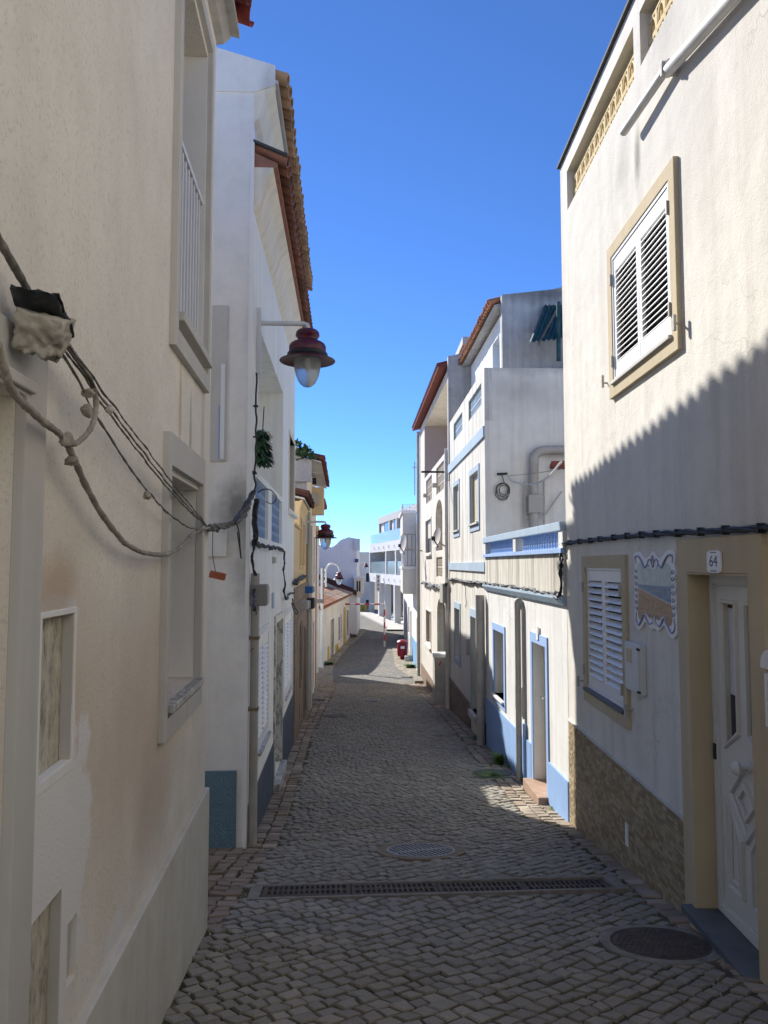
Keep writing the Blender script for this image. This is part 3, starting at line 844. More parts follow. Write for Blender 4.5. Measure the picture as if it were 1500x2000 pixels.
DR0 = on_ground(513, 1750); DR1 = on_ground(1187, 1737)          # drain channel ends
MH = [('cover', on_ground(1290, 1853), 0.295, 0.36), ('grate', on_ground(822, 1668), 0.325, 0.41), ('cover2', on_ground(961, 1515), 0.30, 0.34)]
def blocked(x, y, pad=0.05):
    for (_, c, r, ro) in MH:
        if (x - c.x)**2 + (y - c.y)**2 < (ro + pad)**2: return True
    d = (DR1 - DR0); d.z = 0
    L = d.length; d.normalize()
    q = Vector((x - DR0.x, y - DR0.y, 0)); a = q.dot(d); b = q.x * -d.y + q.y * d.x
    if -0.10 - pad < a < L + 0.10 + pad and abs(b) < 0.20 + pad: return True
    return False
def lstrip(Y): return 0.0 if Y < 5.2 else (0.30 if Y < 15 else 0.30 + (Y - 15) * 0.035)
def rstrip(Y): return 0.15 if Y < 8.7 else (0.42 if Y < 14 else 0.36 + max(0, Y - 20) * 0.03)
def cmid(Y): return 0.28 - max(0, Y - 7.5) * 0.045
cells = []                                     # (poly, tint, kind)
def h2(i, j, k):
    return noise.random_unit_vector() if False else (random.Random(i * 7919 + j * 104729 + k).random() - 0.5)
C = 0.097
c45 = sqrt(0.5)
CA, SA = cos(radians(41)), sin(radians(41))
def rowv(j, u):
    """wavy row boundary"""
    return j * C + 0.030 * noise.noise(Vector((u * 1.3, j * 0.37, 1.7))) + 0.09 * noise.noise(Vector((u * 0.33, j * C * 0.33, 4.0)))
def uvxy(u, v): return Vector((u * CA - v * SA, u * SA + v * CA, 0))
for j in range(-38, 290):
    u = -4.0 + (j % 2) * 0.06 + h2(j, 3, 9) * 0.12
    k = 0
    while u < 26:
        k += 1
        L_ = C * (1.08 + h2(j, k, 1) * 0.62)
        c0_ = uvxy(u + L_ / 2, (j + 0.5) * C)
        if c0_.y < 2.2 or c0_.y > 28.2 or c0_.x < -3.4 or c0_.x > 2.7:
            u += L_; continue
        j1, j2 = h2(j, k, 2) * 0.022, h2(j, k + 1, 2) * 0.022
        j3, j4 = h2(j, k, 4) * 0.014, h2(j, k, 6) * 0.014
        q = [uvxy(u + j1, rowv(j, u) + j3), uvxy(u + L_ + j2, rowv(j, u + L_) + j4), uvxy(u + L_ - j2, rowv(j + 1, u + L_) + j3), uvxy(u - j1, rowv(j + 1, u) + j4)]
        u += L_
        c = sum(q, Vector()) / 4
        lx = Lx(c.y) + lstrip(c.y); rx = Rx(c.y) - rstrip(c.y)
        if 5.1 < c.y < 7.55: lx = -1.06
        if c.x < lx + 0.01 or c.x > rx - 0.02: continue
        if blocked(c.x, c.y, -0.015): continue
        t = 0.38 + h2(j, k, 5) * 0.6 + noise.noise(c * 0.7) * 0.28
        if c.y < 5 and c.x < -0.2: t += 0.25
        cells.append((q, t, 'cobble'))
# edge courses of beige stones
def strip(side, y0, y1):
    w0 = (lstrip if side < 0 else rstrip)
    y = y0
    while y < y1:
        w = w0(y); n = max(1, int(round(w / 0.15)))
        for k in range(n):
            l = random.uniform(0.09, 0.17) if n == 1 else 0.13
            bx = Lx(y) if side < 0 else Rx(y)
            b2 = Lx(y + l) if side < 0 else Rx(y + l)
            a0, a1 = k * w / n, (k + 1) * w / n
            q = [(bx - side * a0, y), (bx - side * a1, y), (b2 - side * a1, y + l), (b2 - side * a0, y + l)]
            q = [Vector((px + random.uniform(-.012, .012), py + random.uniform(-.015, .015), 0)) for px, py in q]
            cx, cy = sum(p.x for p in q) / 4, sum(p.y for p in q) / 4
            if not blocked(cx, cy, -0.02):
                cells.append((q if side < 0 else q[::-1], 0.5 + random.uniform(-0.5, 0.5), 'edge_stone'))
        y += 0.14 if n > 1 else l + 0.004
strip(-1, 7.55, 28.0)
strip(1, 2.6, 28.0)
# the corner before the side wall on the left: reddish stones
for i in range(-2, 22):
    for j in range(0, 19):
        x = -1.06 - i * 0.125; y = 5.10 + j * 0.125
        if x > Lx(y) + 0.28 and y < 5.2: continue
        r = random.Random(i * 97 + j)
        q = [Vector((x + dx + r.uniform(-.02, .02), y + dy + r.uniform(-.02, .02), 0)) for dx, dy in ((0, 0), (-.125, 0), (-.125, .125), (0, .125))]
        if x < -2.2 or x > -1.0: continue
        if 5.05 < y < 7.45: cells.append((q[::-1], r.uniform(0.0, 0.55), 'edge_stone'))

def cobble_geo(q, seed):
    """verts, faces of one sett, z relative to the sloping road sheet"""
    r = random.Random(seed)
    c = sum(q, Vector()) / 4
    top = 0.030 + r.uniform(-0.006, 0.006)
    tx, ty = r.uniform(-0.07, 0.07), r.uniform(-0.07, 0.07)
    V = []
    for (sh, zz) in ((0.005 + r.uniform(-.002, .005), -0.01), (0.0075 + r.uniform(-.002, .005), top - 0.007), (0.0145, top)):
        for p in q:
            d = (p - c); L = d.length
            pp = c + d * max(0.3, 1 - sh / L * 1.3)
            V.append(Vector((pp.x, pp.y, zz + (pp.x - c.x) * tx + (pp.y - c.y) * ty)))
    V.append(Vector((c.x + r.uniform(-.01, .01), c.y + r.uniform(-.01, .01), top + r.uniform(-0.001, 0.0035))))
    Fc = []
    for k in range(4):
        j = (k + 1) % 4
        Fc += [(k, j, 4 + j, 4 + k), (4 + k, 4 + j, 8 + j, 8 + k), (8 + k, 8 + j, 12)]
    return V, Fc
def emit_cells(cells):
    def show(c):
        d = c - Vector((0, 0, 0)); Y = c.y
        w = Vector((c.x, c.y, gh(c.y) - EYE))
        dep = w.y * cos(PITCH) + w.z * sin(PITCH); hh = -w.y * sin(PITCH) + w.z * cos(PITCH)
        return abs(w.x / dep * FPX) < 740 and abs(hh / dep * FPX) < 990
    for kind, cap, mat in (('cobble', 300, 'cobble'), ('edge_stone', 120, 'edgestone')):
        L = [c for c in cells if c[2] == kind]
        cen = [sum(c[0], Vector()) / 4 for c in L]
        order = sorted([k for k in range(len(L)) if show(cen[k])], key=lambda k: cen[k].y)[:cap]
        near = set(order)
        for k in order:
            V, Fc = cobble_geo(L[k][0], k)
            c = cen[k]; z0 = gh(c.y)
            me = bpy.data.meshes.new(kind)
            me.from_pydata([(v.x - c.x, v.y - c.y, v.z + gh(v.y) - z0) for v in V], [], Fc)
            me.materials.append(M[mat])
            a = me.attributes.new('tint', 'FLOAT', 'FACE'); a.data.foreach_set('value', [min(max(L[k][1], 0), 1)] * len(Fc))
            inst(kind, me, road, (c.x, c.y, z0))
        VV, FF, TT = [], [], []
        for k in range(len(L)):
            if k in near: continue
            V, Fc = cobble_geo(L[k][0], k)
            b = len(VV)
            VV += [(v.x, v.y, v.z + gh(v.y)) for v in V]
            FF += [tuple(b + i for i in f) for f in Fc]
            TT += [min(max(L[k][1], 0), 1)] * len(Fc)
        me = bpy.data.meshes.new(kind + '_paving')
        me.from_pydata(VV, [], FF); me.materials.append(M[mat])
        a = me.attributes.new('tint', 'FLOAT', 'FACE'); a.data.foreach_set('value', TT)
        o = inst(kind + '_paving', me, road)
        o['kind'] = 'stuff'
emit_cells(cells)

# drain channel with four grates
def tilted(name, label, cat, c, rz=0.0, group=None):
    e = empty(name, (c.x, c.y, gh(c.y)))
    e.rotation_euler = (atan(slope(c.y)), 0, rz)
    return tag(e, label, cat, group)
dd = DR1 - DR0; Ld = Vector((dd.x, dd.y)).length; rzd = atan2(dd.y, dd.x)
ch = tilted('drain_channel', 'worn concrete drain channel set across the cobbled street', 'drain', DR0, rzd)
mb = MB(); mb.ring(-0.10, Ld + 0.10, -0.20, 0.20, 0.055, 0.0, 0.036)
mb2 = MB()
for (x0, x1, y0, y1) in ((-0.10, Ld + 0.10, -0.20, -0.155), (-0.10, Ld + 0.10, 0.155, 0.20), (-0.10, -0.012, -0.1548, 0.1548), (Ld + 0.012, Ld + 0.10, -0.1548, 0.1548)):
    mb2.box(x0, x1, y0, y1, -0.02, 0.034)
mb2.build('channel_edge', M['concrete'], ch, bevel=0.005)
mb = MB(); mb.box(-0.011, Ld + 0.011, -0.154, 0.154, -0.02, 0.004); mb.build('pit', M['pit'], ch)
gl = Ld / 4
bar = MB(); bar.box(-0.0085, 0.0085, -0.058, 0.058, -0.012, 0.0); barm = bar.mesh('bar', M['iron'], bevel=0.002)
ordn = ['leftmost', 'second from left', 'third from left', 'rightmost']
for k in range(4):
    c = DR0 + dd * ((k + 0.5) / 4)
    g = tilted('drain_grate', 'slotted iron grate, %s of the four in the drain channel' % ordn[k], 'grate', c, rzd, 'grates of the drain channel')
    mb = MB(); hw = gl / 2 - 0.004
    mb.box(-hw, hw, -0.150, -0.118, 0.006, 0.036); mb.box(-hw, hw, 0.118, 0.150, 0.006, 0.036); mb.box(-hw + 0.03, hw - 0.03, -0.016, 0.016, 0.006, 0.0355)
    mb.box(-hw, -hw + 0.03, -0.1178, 0.1178, 0.006, 0.0358); mb.box(hw - 0.03, hw, -0.1178, 0.1178, 0.006, 0.0358)
    mb.build('grate_frame', M['iron'], g, bevel=0.003)
    nb = 15
    for i in range(1, nb):
        x = -hw + 0.03 + (2 * hw - 0.06) * i / nb
        for sy in (-1, 1): inst('bar', barm, g, (x, sy * 0.067, 0.035))
# manholes
def annulus(mb, r0, r1, z0, z1, n=40):
    mb.lathe([(r0, z0), (r1, z0), (r1, z1), (r0, z1), (r0, z0)], (0, 0, 0), n)
for (nm, c, r, ro) in MH:
    if nm == 'grate':
        g = tilted('round_grate', 'round slotted iron grate in a brownish ring, mid street', 'grate', c)
        mb = MB(); annulus(mb, r, ro, -0.02, 0.036); mb.build('ring', M['rustring'], g, smooth=40)
        mb = MB(); mb.lathe([(0, 0.006), (r - 0.001, 0.006)], (0, 0, 0), 40); mb.build('pit', M['pit'], g, recalc=False)
        mb = MB(); annulus(mb, r - 0.03, r - 0.002, 0.008, 0.038); mb.build('rim', M['ironlight'], g, smooth=40)
        for i in range(13):
            x = -r + 0.03 + (2 * r - 0.06) * (i + 0.5) / 13
            yy_ = sqrt(max((r - 0.028)**2 - x * x, 0))
            for sg in (-1, 1):
                if yy_ < 0.05: continue
                b = MB(); b.box(x - 0.011, x + 0.011, sg * 0.022, sg * yy_, 0.012, 0.036); o = b.build('bar', M['ironlight'], g, bevel=0.002)
                o.rotation_euler = (0, 0, radians(24) * 1)
        b = MB(); b.box(-r + 0.03, r - 0.03, -0.021, 0.021, 0.012, 0.0365); o = b.build('cross_bar', M['ironlight'], g, bevel=0.002); o.rotation_euler = (0, 0, radians(24))
    else:
        lab = {'cover': 'dark round manhole cover by the step of the white door', 'cover2': 'round manhole cover with weeds beside the blue plinth'}[nm]
        g = tilted('manhole_cover', lab, 'manhole', c)
        mb = MB(); annulus(mb, r, ro, -0.02, 0.034); mb.build('ring', M['concrete'], g, smooth=40)
        mb = MB(); mb.lathe([(0, 0.034), (r * 0.3, 0.035), (r - 0.025, 0.034), (r - 0.02, 0.03), (r - 0.012, 0.036), (r - 0.002, 0.036), (r - 0.002, -0.02)], (0, 0, 0), 40)
        mb.build('lid', M['iron'], g, smooth=40)
        st = MB(); st.box(-0.012, 0.012, -0.012, 0.012, 0.0, 0.005); sm = st.mesh('stud', M['iron'], bevel=0.002)
        for a in range(-8, 9):
            for b_ in range(-8, 9):
                x, y_ = a * 0.034 + (0.017 if b_ % 2 else 0), b_ * 0.032
                if x * x + y_ * y_ < (r - 0.035)**2 and nm == 'cover': inst('stud', sm, g, (x, y_, 0.0335))
c = on_ground(725, 1371)
g = tilted('square_drain', 'small rectangular iron drain further down the street', 'grate', c)
mb = MB(); mb.box(-0.17, 0.17, -0.2, 0.2, 0.0, 0.036); mb.build('drain_frame', M['iron'], g)
for i in range(6):
    mb = MB(); x = -0.13 + i * 0.052; mb.box(x - 0.012, x + 0.012, -0.16, 0.16, 0.036, 0.044); mb.build('bar', M['ironlight'], g)
c = on_ground(655, 1401)
g = tilted('inspection_cover', 'flush dark inspection cover in the cobbles, left of the middle', 'manhole', c)
mb = MB(); mb.lathe([(0, 0.04), (0.28, 0.038), (0.30, 0.0)], (0, 0, 0), 32); mb.build('lid', M['iron'], g, smooth=40)
# raised pavement further down on the left and right
def pave(name, side, y0, y1, w, mat='beigepave', h=0.07):
    mb = MB(); ys = [y0 + (y1 - y0) * i / 40 for i in range(41)]
    rows = []
    for y in ys:
        bx = (Lx(y) - 0.1) if side < 0 else (Rx(y) + 0.1)
        ex = (Lx(y) + w(y)) if side < 0 else (Rx(y) - w(y))
        rows.append([mb.P(bx, y, gh(y) + 0.03 + h), mb.P(ex, y, gh(y) + 0.03 + h), mb.P(ex - 0.0 * side, y, gh(y) - 0.05)])
    for a, b in zip(rows, rows[1:]):
        for k in (0, 1): mb.idx((a[k], a[k+1], b[k+1], b[k]))
    return structure(mb.build(name, M[mat], None))
pave('left_pavement', -1, 22.0, 59.5, lambda y: 0.55 + 0.15 * sin(y * 0.25), h=0.03)
pave('right_pavement', 1, 29.8, 46.0, lambda y: min(0.95, 0.35 + (y - 29.8) * 0.09), h=0.02)
pave('far_pavement', 1, 58.0, 79.0, lambda y: 1.3, 'concretewall', 0.12)

# loose grit and pebbles in the joints
rg = random.Random(3); mb = MB()
for i in range(900):
    Y = rg.uniform(3.2, 12); X = rg.uniform(Lx(Y) + 0.05 if Y < 5 or Y > 7.6 else -1.2, Rx(Y) - 0.05)
    if rg.random() < 0.5: X = Rx(Y) - abs(rg.gauss(0, 0.35)) if rg.random() < 0.5 else Lx(Y) + abs(rg.gauss(0, 0.35)) + 0.03
    if not (Lx(Y) < X < Rx(Y)): continue
    r_ = rg.uniform(0.003, 0.009); z = gh(Y) + 0.030
    P_ = [mb.P(X + r_ * cos(a + i) * rg.uniform(0.6, 1.2), Y + r_ * sin(a + i) * rg.uniform(0.6, 1.2), z - 0.01) for a in (0, 1.57, 3.14, 4.71)] + [mb.P(X, Y, z + r_)]
    for k in range(4): mb.idx((P_[k], P_[(k+1) % 4], P_[4]))
gr = mb.build('gravel', M['pipe'], None); tag(gr, 'loose grit scattered over the cobbles', 'gravel', kind='stuff')
# ================================================================== RIGHT: house 64
F = FR1
r1 = froot(F, 'corner_house', 'tall cream white house with ochre window trim and door 64', 'house')
zpar = F.hit(1092, 333)[1]
zpar = (F.hit(1089.8, 338.8)[1] + F.hit(1236.8, 0)[1]) / 2
n1 = F.rect(1237.5, 1108, (1107.5, 334), (1107.5, 412)); nz0, nz1 = n1[2], n1[3]
sfar = F.L
n1s = (F.hit(1237.5, 100)[0], F.hit(1107.5, 370)[0])
n2s = (n1s[0] - (n1s[1] - n1s[0]) - 0.16, n1s[0] - 0.16)
n3s = (n2s[0] - (n1s[1] - n1s[0]) - 0.16, n2s[0] - 0.16)
uw = (F.hit(1329, 490)[0], F.hit(1195, 640)[0], (F.hit(1198, 780)[1] + F.hit(1330, 685)[1]) / 2, (F.hit(1192, 495)[1] + F.hit(1328, 292)[1]) / 2)
lw = (F.hit(1230, 1250)[0], F.hit(1143.5, 1230)[0], (F.hit(1145.8, 1367)[1] + F.hit(1233.4, 1424)[1]) / 2, (F.hit(1141.6, 1086.4)[1] + F.hit(1226, 1083)[1]) / 2)
dw = (F.hit(1480, 1400)[0], F.hit(1358, 1450)[0], F.hit(1368, 1774)[1], F.hit(1356, 1118)[1])      # door opening
fwid = 0.115
uo = (uw[0] + fwid, uw[1] - fwid, uw[2] + fwid, uw[3] - fwid)
lo = (lw[0] + 0.115, lw[1] - 0.06, lw[2] + 0.11, lw[3] - 0.11)
holes = [(*uo, 0.16), (*lo, 0.16), (dw[0], dw[1], dw[2] - 0.02, dw[3], 0.20)]
for ns in (n1s, n2s, n3s): holes.append((ns[0], ns[1], nz0, nz1, 0.17))
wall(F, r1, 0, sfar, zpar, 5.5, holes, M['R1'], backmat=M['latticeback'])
mb = MB(F); mb.box(-0.02, sfar + 0.03, -0.3, 0.035, zpar + 0.002, zpar + 0.03); mb.build('coping', M['blackcoping'], r1)
mb = MB(F); mb.box(-3.6, -2.6, -3.0, 9.0, F.zb - 1.0, zpar + 2.0); mb.build('bounce_wall', M['white'], r1)      # unseen white wall, added behind the viewer to bounce sunlight down the street
# breeze blocks
def breeze_block(w, h, d, mat, style=0, name='lattice_block'):
    mb = MB()
    t = 0.018
    mb.ring(-w/2, w/2, -h/2, h/2, t, 0, d)
    if style == 0:      # scale pattern
        for sx in (-1, 1):
            pts = [(sx * (w/2 - t) * cos(a), -h/2 + t + (h - 2*t) * sin(a)) for a in [i * pi / 2 / 6 for i in range(7)]]
            for (x0, z0), (x1, z1) in zip(pts, pts[1:]):
                nx, nz_ = -(z1 - z0), (x1 - x0); l = sqrt(nx*nx + nz_*nz_) or 1; nx, nz_ = nx / l * t * 0.5, nz_ / l * t * 0.5
                mb.prism([(x0 - nx, z0 - nz_), (x1 - nx, z1 - nz_), (x1 + nx, z1 + nz_), (x0 + nx, z0 + nz_)], 0.004, d - 0.004)
        mb.box(-t * 0.4, t * 0.4, 0.006, d - 0.006, -h/2 + t, 0)
    elif style == 1:    # vertical slots
        for k in (-1, 0, 1): mb.box(k * w/4 - 0.007, k * w/4 + 0.007, 0.004, d - 0.004, -h/2 + t, h/2 - t)
        mb.box(-w/2 + t, w/2 - t, 0.006, d - 0.006, h*0.12, h*0.12 + t)
    else:               # cross and ring
        n = 12; R0 = min(w, h) * 0.27
        for i in range(n):
            a, b = 2*pi*i/n, 2*pi*(i+1)/n
            mb.prism([(R0*cos(a), R0*sin(a)), (R0*cos(b), R0*sin(b)), ((R0-t)*cos(b), (R0-t)*sin(b)), ((R0-t)*cos(a), (R0-t)*sin(a))], 0.004, d - 0.004)
        mb.box(-w/2 + t, -R0, 0.006, d - 0.006, -t/2, t/2); mb.box(R0, w/2 - t, 0.006, d - 0.006, -t/2, t/2)
        mb.box(-t/2, t/2, 0.006, d - 0.006, R0, h/2 - t); mb.box(-t/2, t/2, 0.006, d - 0.006, -h/2 + t, -R0)
    return mb.mesh(name, mat)
bh = (nz1 - nz0 - 0.10) / 2
nb = int(round((n1s[1] - n1s[0]) / bh)); bwid = (n1s[1] - n1s[0]) / nb
bb = breeze_block(bwid - 0.004, bh - 0.004, 0.07, M['lattice'])
for ns in (n1s, n2s, n3s):
    for i in range(nb):
        for j in range(2):
            inst('lattice_block', bb, r1, F.T(ns[0] + (i + 0.5) * bwid, -0.135, nz0 + (j + 0.5) * bh))
# windows
surround(F, r1, uw[0], uw[1], uw[2], uw[3], fwid, 0.035, 'ochre', back=-0.02)
shutter_window(F, r1, uo[0], uo[1], uo[2] + 0.02, uo[3], 0.015, 2, 17, tilt=38, fw=0.055, top=0.12, bot=0.12, sl_h=0.05, backo=-0.07, sill=(0.06, 0.03, 'trimgrey'))
surround(F, r1, lw[0], lw[1], lw[2], lw[3], 0.115, 0.03, 'ochre', back=-0.02)
shutter_window(F, r1, lo[0], lo[1], lo[2] + 0.03, lo[3], 0.0, 2, 14, tilt=42, fw=0.05, top=0.10, bot=0.09, sl_h=0.07, backo=-0.07, sill=(0.05, 0.035, 'slate'))
# hinges and shutter catches
hg = MB(); hg.box(-0.012, 0.012, 0, 0.02, -0.05, 0.05); hgm = hg.mesh('hinge', M['pipegrey'], bevel=0.003)
for (b, w_) in ((uo, 0), (lo, 1)):
    for a in (b[0] + 0.004, b[1] - 0.004):
        for z in (b[2] + 0.2, b[3] - 0.2): inst('hinge', hgm, r1, F.T(a, 0.03, z))
def catch(s, z, d):
    mb = MB(F)
    mb.tube([(s, 0.0, z), (s, 0.05, z), (s + d * 0.10, 0.07, z - 0.005)], 0.009, 6)
    mb.box(s + d * 0.09 - 0.012, s + d * 0.09 + 0.012, 0.055, 0.075, z - 0.06, z + 0.05)
    mb.build('shutter_catch', M['pipegrey'], r1, smooth=40)
catch(uw[0] + 0.0, F.hit(1332, 632)[1], -1 * 0.3); catch(F.hit(1186, 750)[0], F.hit(1186, 748)[1], -0.9)
catch(F.hit(1143, 1330)[0], F.hit(1140, 1328)[1], 0.3); catch(F.hit(1236, 1390)[0], F.hit(1236, 1386)[1], -0.3)
# pipe on the upper wall
pj = F.hit(1303, 140, 0.065); pe = F.hit(1218, 258, 0.10); p0_ = F.hit(1432, -5, 0.06)
d0 = (p0_[0] - pj[0], p0_[1] - pj[1])
mb = MB(F); mb.tube([(p0_[0] + d0[0], 0.055, p0_[1] + d0[1]), (p0_[0], 0.06, p0_[1]), (pj[0], 0.065, pj[1])], 0.042, 14)
mb.build('drain_pipe', M['pipewhite'], r1, smooth=50)
mb = MB(F); mb.tube([(pj[0] - 0.05, 0.06, pj[1] + 0.03), (pe[0], 0.10, pe[1])], 0.034, 14)
mb.build('drain_pipe', M['pipewhite'], r1, smooth=50)
mb = MB(F); mb.ring(pj[0] - 0.03, pj[0] - 0.005, pj[1] - 0.04, pj[1] + 0.06, 0.006, 0.0, 0.115); mb.build('pipe_clip', M['pipegrey'], r1)
# door
sur = 0.17
DD = -0.11
ds0, ds1, dz0, dz1 = dw
mb = MB(F)
mb.prism([(ds1, F.g(ds1) - 0.3), (ds1 + sur, F.g(ds1) - 0.3), (ds1 + sur, dz1 + sur + 0.05), (ds0 - sur, dz1 + sur + 0.05), (ds0 - sur, F.g(ds0) - 0.3), (ds0, F.g(ds0) - 0.3), (ds0, dz1), (ds1, dz1)], -0.001, 0.03)
mb.build('door_surround', M['ochre'], r1, bevel=0.004)
for (a, b) in ((ds1 - 0.012, ds1 - 0.001), (ds0 + 0.001, ds0 + 0.012)):
    mb = MB(F); mb.box(a, b, DD - 0.05, 0.029, dz0, dz1 - 0.001); mb.build('jamb_lining', M['ochre'], r1)
mb = MB(F); mb.box(ds0 + 0.013, ds1 - 0.013, DD - 0.05, 0.029, dz1 - 0.012, dz1 - 0.002); mb.build('lintel_lining', M['ochre'], r1)
mb = MB(F); mb.box(ds0 - 0.06, ds1 + 0.06, -0.12, 0.10, dz0 - 0.05, dz0); mb.build('doorstep', M['slate'], r1, bevel=0.008)
mb = MB(F); mb.prism([(ds0 - 0.05, F.g(ds0) - 0.3), (ds1 + 0.03, F.g(ds1) - 0.3), (ds1 + 0.03, dz0 - 0.051), (ds0 - 0.05, dz0 - 0.051)], 0.031, 0.055); mb.build('step_riser', M['ochre'], r1)
a0, a1, b0, b1 = ds0 + 0.014, ds1 - 0.014, dz0 + 0.003, dz1 - 0.014
mb = MB(F); mb.ring(a0, a1, b0, b1, 0.055, DD - 0.05, DD)
mb.ring(a0 + 0.056, a1 - 0.056, b0 + 0.056, b1 - 0.056, 0.012, DD - 0.05, DD - 0.014)
door = mb.build('door', M['upvc'], r1, bevel=0.004)
e0, e1, f0, f1 = a0 + 0.07, a1 - 0.07, b0 + 0.07, b1 - 0.07
lw_, hh_ = e1 - e0, f1 - f0
gz0, gz1 = f0 + hh_ * 0.50, f0 + hh_ * 0.945
g_w = lw_ * 0.255
gA = (e0 + lw_ * 0.14, e0 + lw_ * 0.14 + g_w); gB = (e1 - lw_ * 0.14 - g_w, e1 - lw_ * 0.14)
# leaf as a grid with two glazed slots
mb = MB(F)
S = sorted([e0, gA[0], gA[1], gB[0], gB[1], e1]); Z = [f0, gz0, gz1, f1]
for i in range(5):
    for j in range(3):
        if j == 1 and i in (1, 3): continue
        mb.face([(S[i], DD - 0.02, Z[j]), (S[i+1], DD - 0.02, Z[j]), (S[i+1], DD - 0.02, Z[j+1]), (S[i], DD - 0.02, Z[j+1])])
for (q0, q1) in (gA, gB):
    mb.face([(q0, DD - 0.02, gz0), (q0, DD - 0.02, gz1), (q0, DD - 0.05, gz1), (q0, DD - 0.05, gz0)])
    mb.face([(q1, DD - 0.02, gz0), (q1, DD - 0.02, gz1), (q1, DD - 0.05, gz1), (q1, DD - 0.05, gz0)])
    mb.face([(q0, DD - 0.02, gz0), (q1, DD - 0.02, gz0), (q1, DD - 0.05, gz0), (q0, DD - 0.05, gz0)])
    mb.face([(q0, DD - 0.02, gz1), (q1, DD - 0.02, gz1), (q1, DD - 0.05, gz1), (q0, DD - 0.05, gz1)])
mb.build('door_leaf', M['upvc'], door, recalc=False)
def moulding(poly, w=0.022, o=DD - 0.02, h=0.016, par=None, name='moulding', mat='upvc'):
    cx = sum(p[0] for p in poly) / len(poly); cz = sum(p[1] for p in poly) / len(poly)
    n = len(poly); mb = MB(F)
    sc = lambda k: [(cx + (a - cx) * (1 - k / max(abs(a - cx), 0.02)), cz + (z - cz) * (1 - k / max(abs(z - cz), 0.02))) for a, z in poly]
    R = [(poly, 0.0), (sc(w * 0.3), h), (sc(w * 0.7), h), (sc(w), 0.003)]
    ids = [[mb.P(a, o + hh, z) for a, z in pl] for pl, hh in R]
    for A_, B_ in zip(ids, ids[1:]):
        for i in range(n): mb.idx((A_[i], A_[(i+1) % n], B_[(i+1) % n], B_[i]))
    return mb.build(name, M[mat], par or door)
cx = (e0 + e1) / 2
for (q0, q1), sg_ in ((gA, 1), (gB, -1)):
    mb = MB(F); mb.box(q0, q1, DD - 0.054, DD - 0.05, gz0, gz1); mb.build('pane', M['glass'], door)
    rise = hh_ * 0.065; zo, zi = gz0 - 0.03, gz0 - 0.03 + rise
    bl, br = (zo, zi) if sg_ > 0 else (zi, zo)
    moulding([(q0 - 0.024, bl), (q1 + 0.024, br), (q1 + 0.024, gz1 + 0.026), (q0 - 0.024, gz1 + 0.026)], 0.03, h=0.022)
    mb = MB(F); qi, qo = (q1, q0) if sg_ > 0 else (q0, q1)
    mb.prism([(qo, gz0 - 0.001), (qi, gz0 - 0.001), (qi, gz0 + rise)], DD - 0.0485, DD - 0.019); mb.build('pane_infill', M['upvc'], door)
    for i in range(16):
        z = gz0 + 0.30 + i * 0.035
        mb = MB(F); mb.box(q0 + 0.03, q1 - 0.002, DD - 0.0495, DD - 0.048, z, z + 0.016)
        if sg_ > 0: mb.build('blind_slat', M['meter'], door)
mb = MB(F); mb.box(gB[0] + 0.06, gB[1] - 0.002, DD - 0.0495, DD - 0.048, gz0 + 0.32, gz1 - 0.03); mb.build('curtain', M['meter'], door)
dmz = f0 + hh_ * 0.36; dr = lw_ * 0.30
dh_ = hh_ * 0.125; dwid = lw_ * 0.36
dia = lambda k: [(cx, dmz - dh_ * k), (cx + dwid * k, dmz), (cx, dmz + dh_ * k), (cx - dwid * k, dmz)]
def diamond(k0, k1, h):
    mb = MB(F); R = [(dia(k0), 0.0), (dia(k0 * 0.94), h), (dia(k1 * 1.06), h), (dia(k1), 0.004)]
    ids = [[mb.P(a_, DD - 0.02 + hh2, z_) for a_, z_ in pl] for pl, hh2 in R]
    for A_, B_ in zip(ids, ids[1:]):
        for i in range(4): mb.idx((A_[i], A_[(i+1) % 4], B_[(i+1) % 4], B_[i]))
    mb.build('moulding', M['upvc'], door)
diamond(1.0, 0.74, 0.022); diamond(0.5, 0.3, 0.022)
for sg_ in (-1, 1):
    xa = cx + sg_ * lw_ * 0.07; xb = cx + sg_ * lw_ * 0.40
    za = f0 + 0.12; zi_ = dmz - dh_ * 0.95; zo_ = dmz - dh_ * 0.1
    poly = [(xa, za), (xb, za), (xb, zo_), (xa, zi_)]
    poly = poly if sg_ > 0 else poly[::-1]
    moulding(poly, 0.035, h=0.024)
    mx = sum(p[0] for p in poly) / 4; mz = sum(p[1] for p in poly) / 4
    moulding([(a_ + (mx - a_) * 0.42, z_ + (mz - z_) * 0.24) for a_, z_ in poly], 0.022, h=0.018)
kz = gz0 - 0.07; kx = cx + 0.01
mb = MB(); mb.lathe([(0.035, 0.0), (0.035, 0.008), (0.016, 0.02), (0.014, 0.045), (0.036, 0.06), (0.043, 0.08), (0.030, 0.10), (0, 0.105)], (0, 0, 0), 20)
kn = mb.build('knob', M['upvc'], door, smooth=50); kn.location = F.T(F.hit(1447, 1475, DD + 0.03)[0], DD - 0.02, kz); kn.rotation_euler = (-pi / 2 * F.sg, 0, 0)
mb = MB(F); mb.box(e1 + 0.02, e1 + 0.045, DD, DD + 0.012, kz - 0.05, kz + 0.05); mb.build('keeper', M['cable'], door)
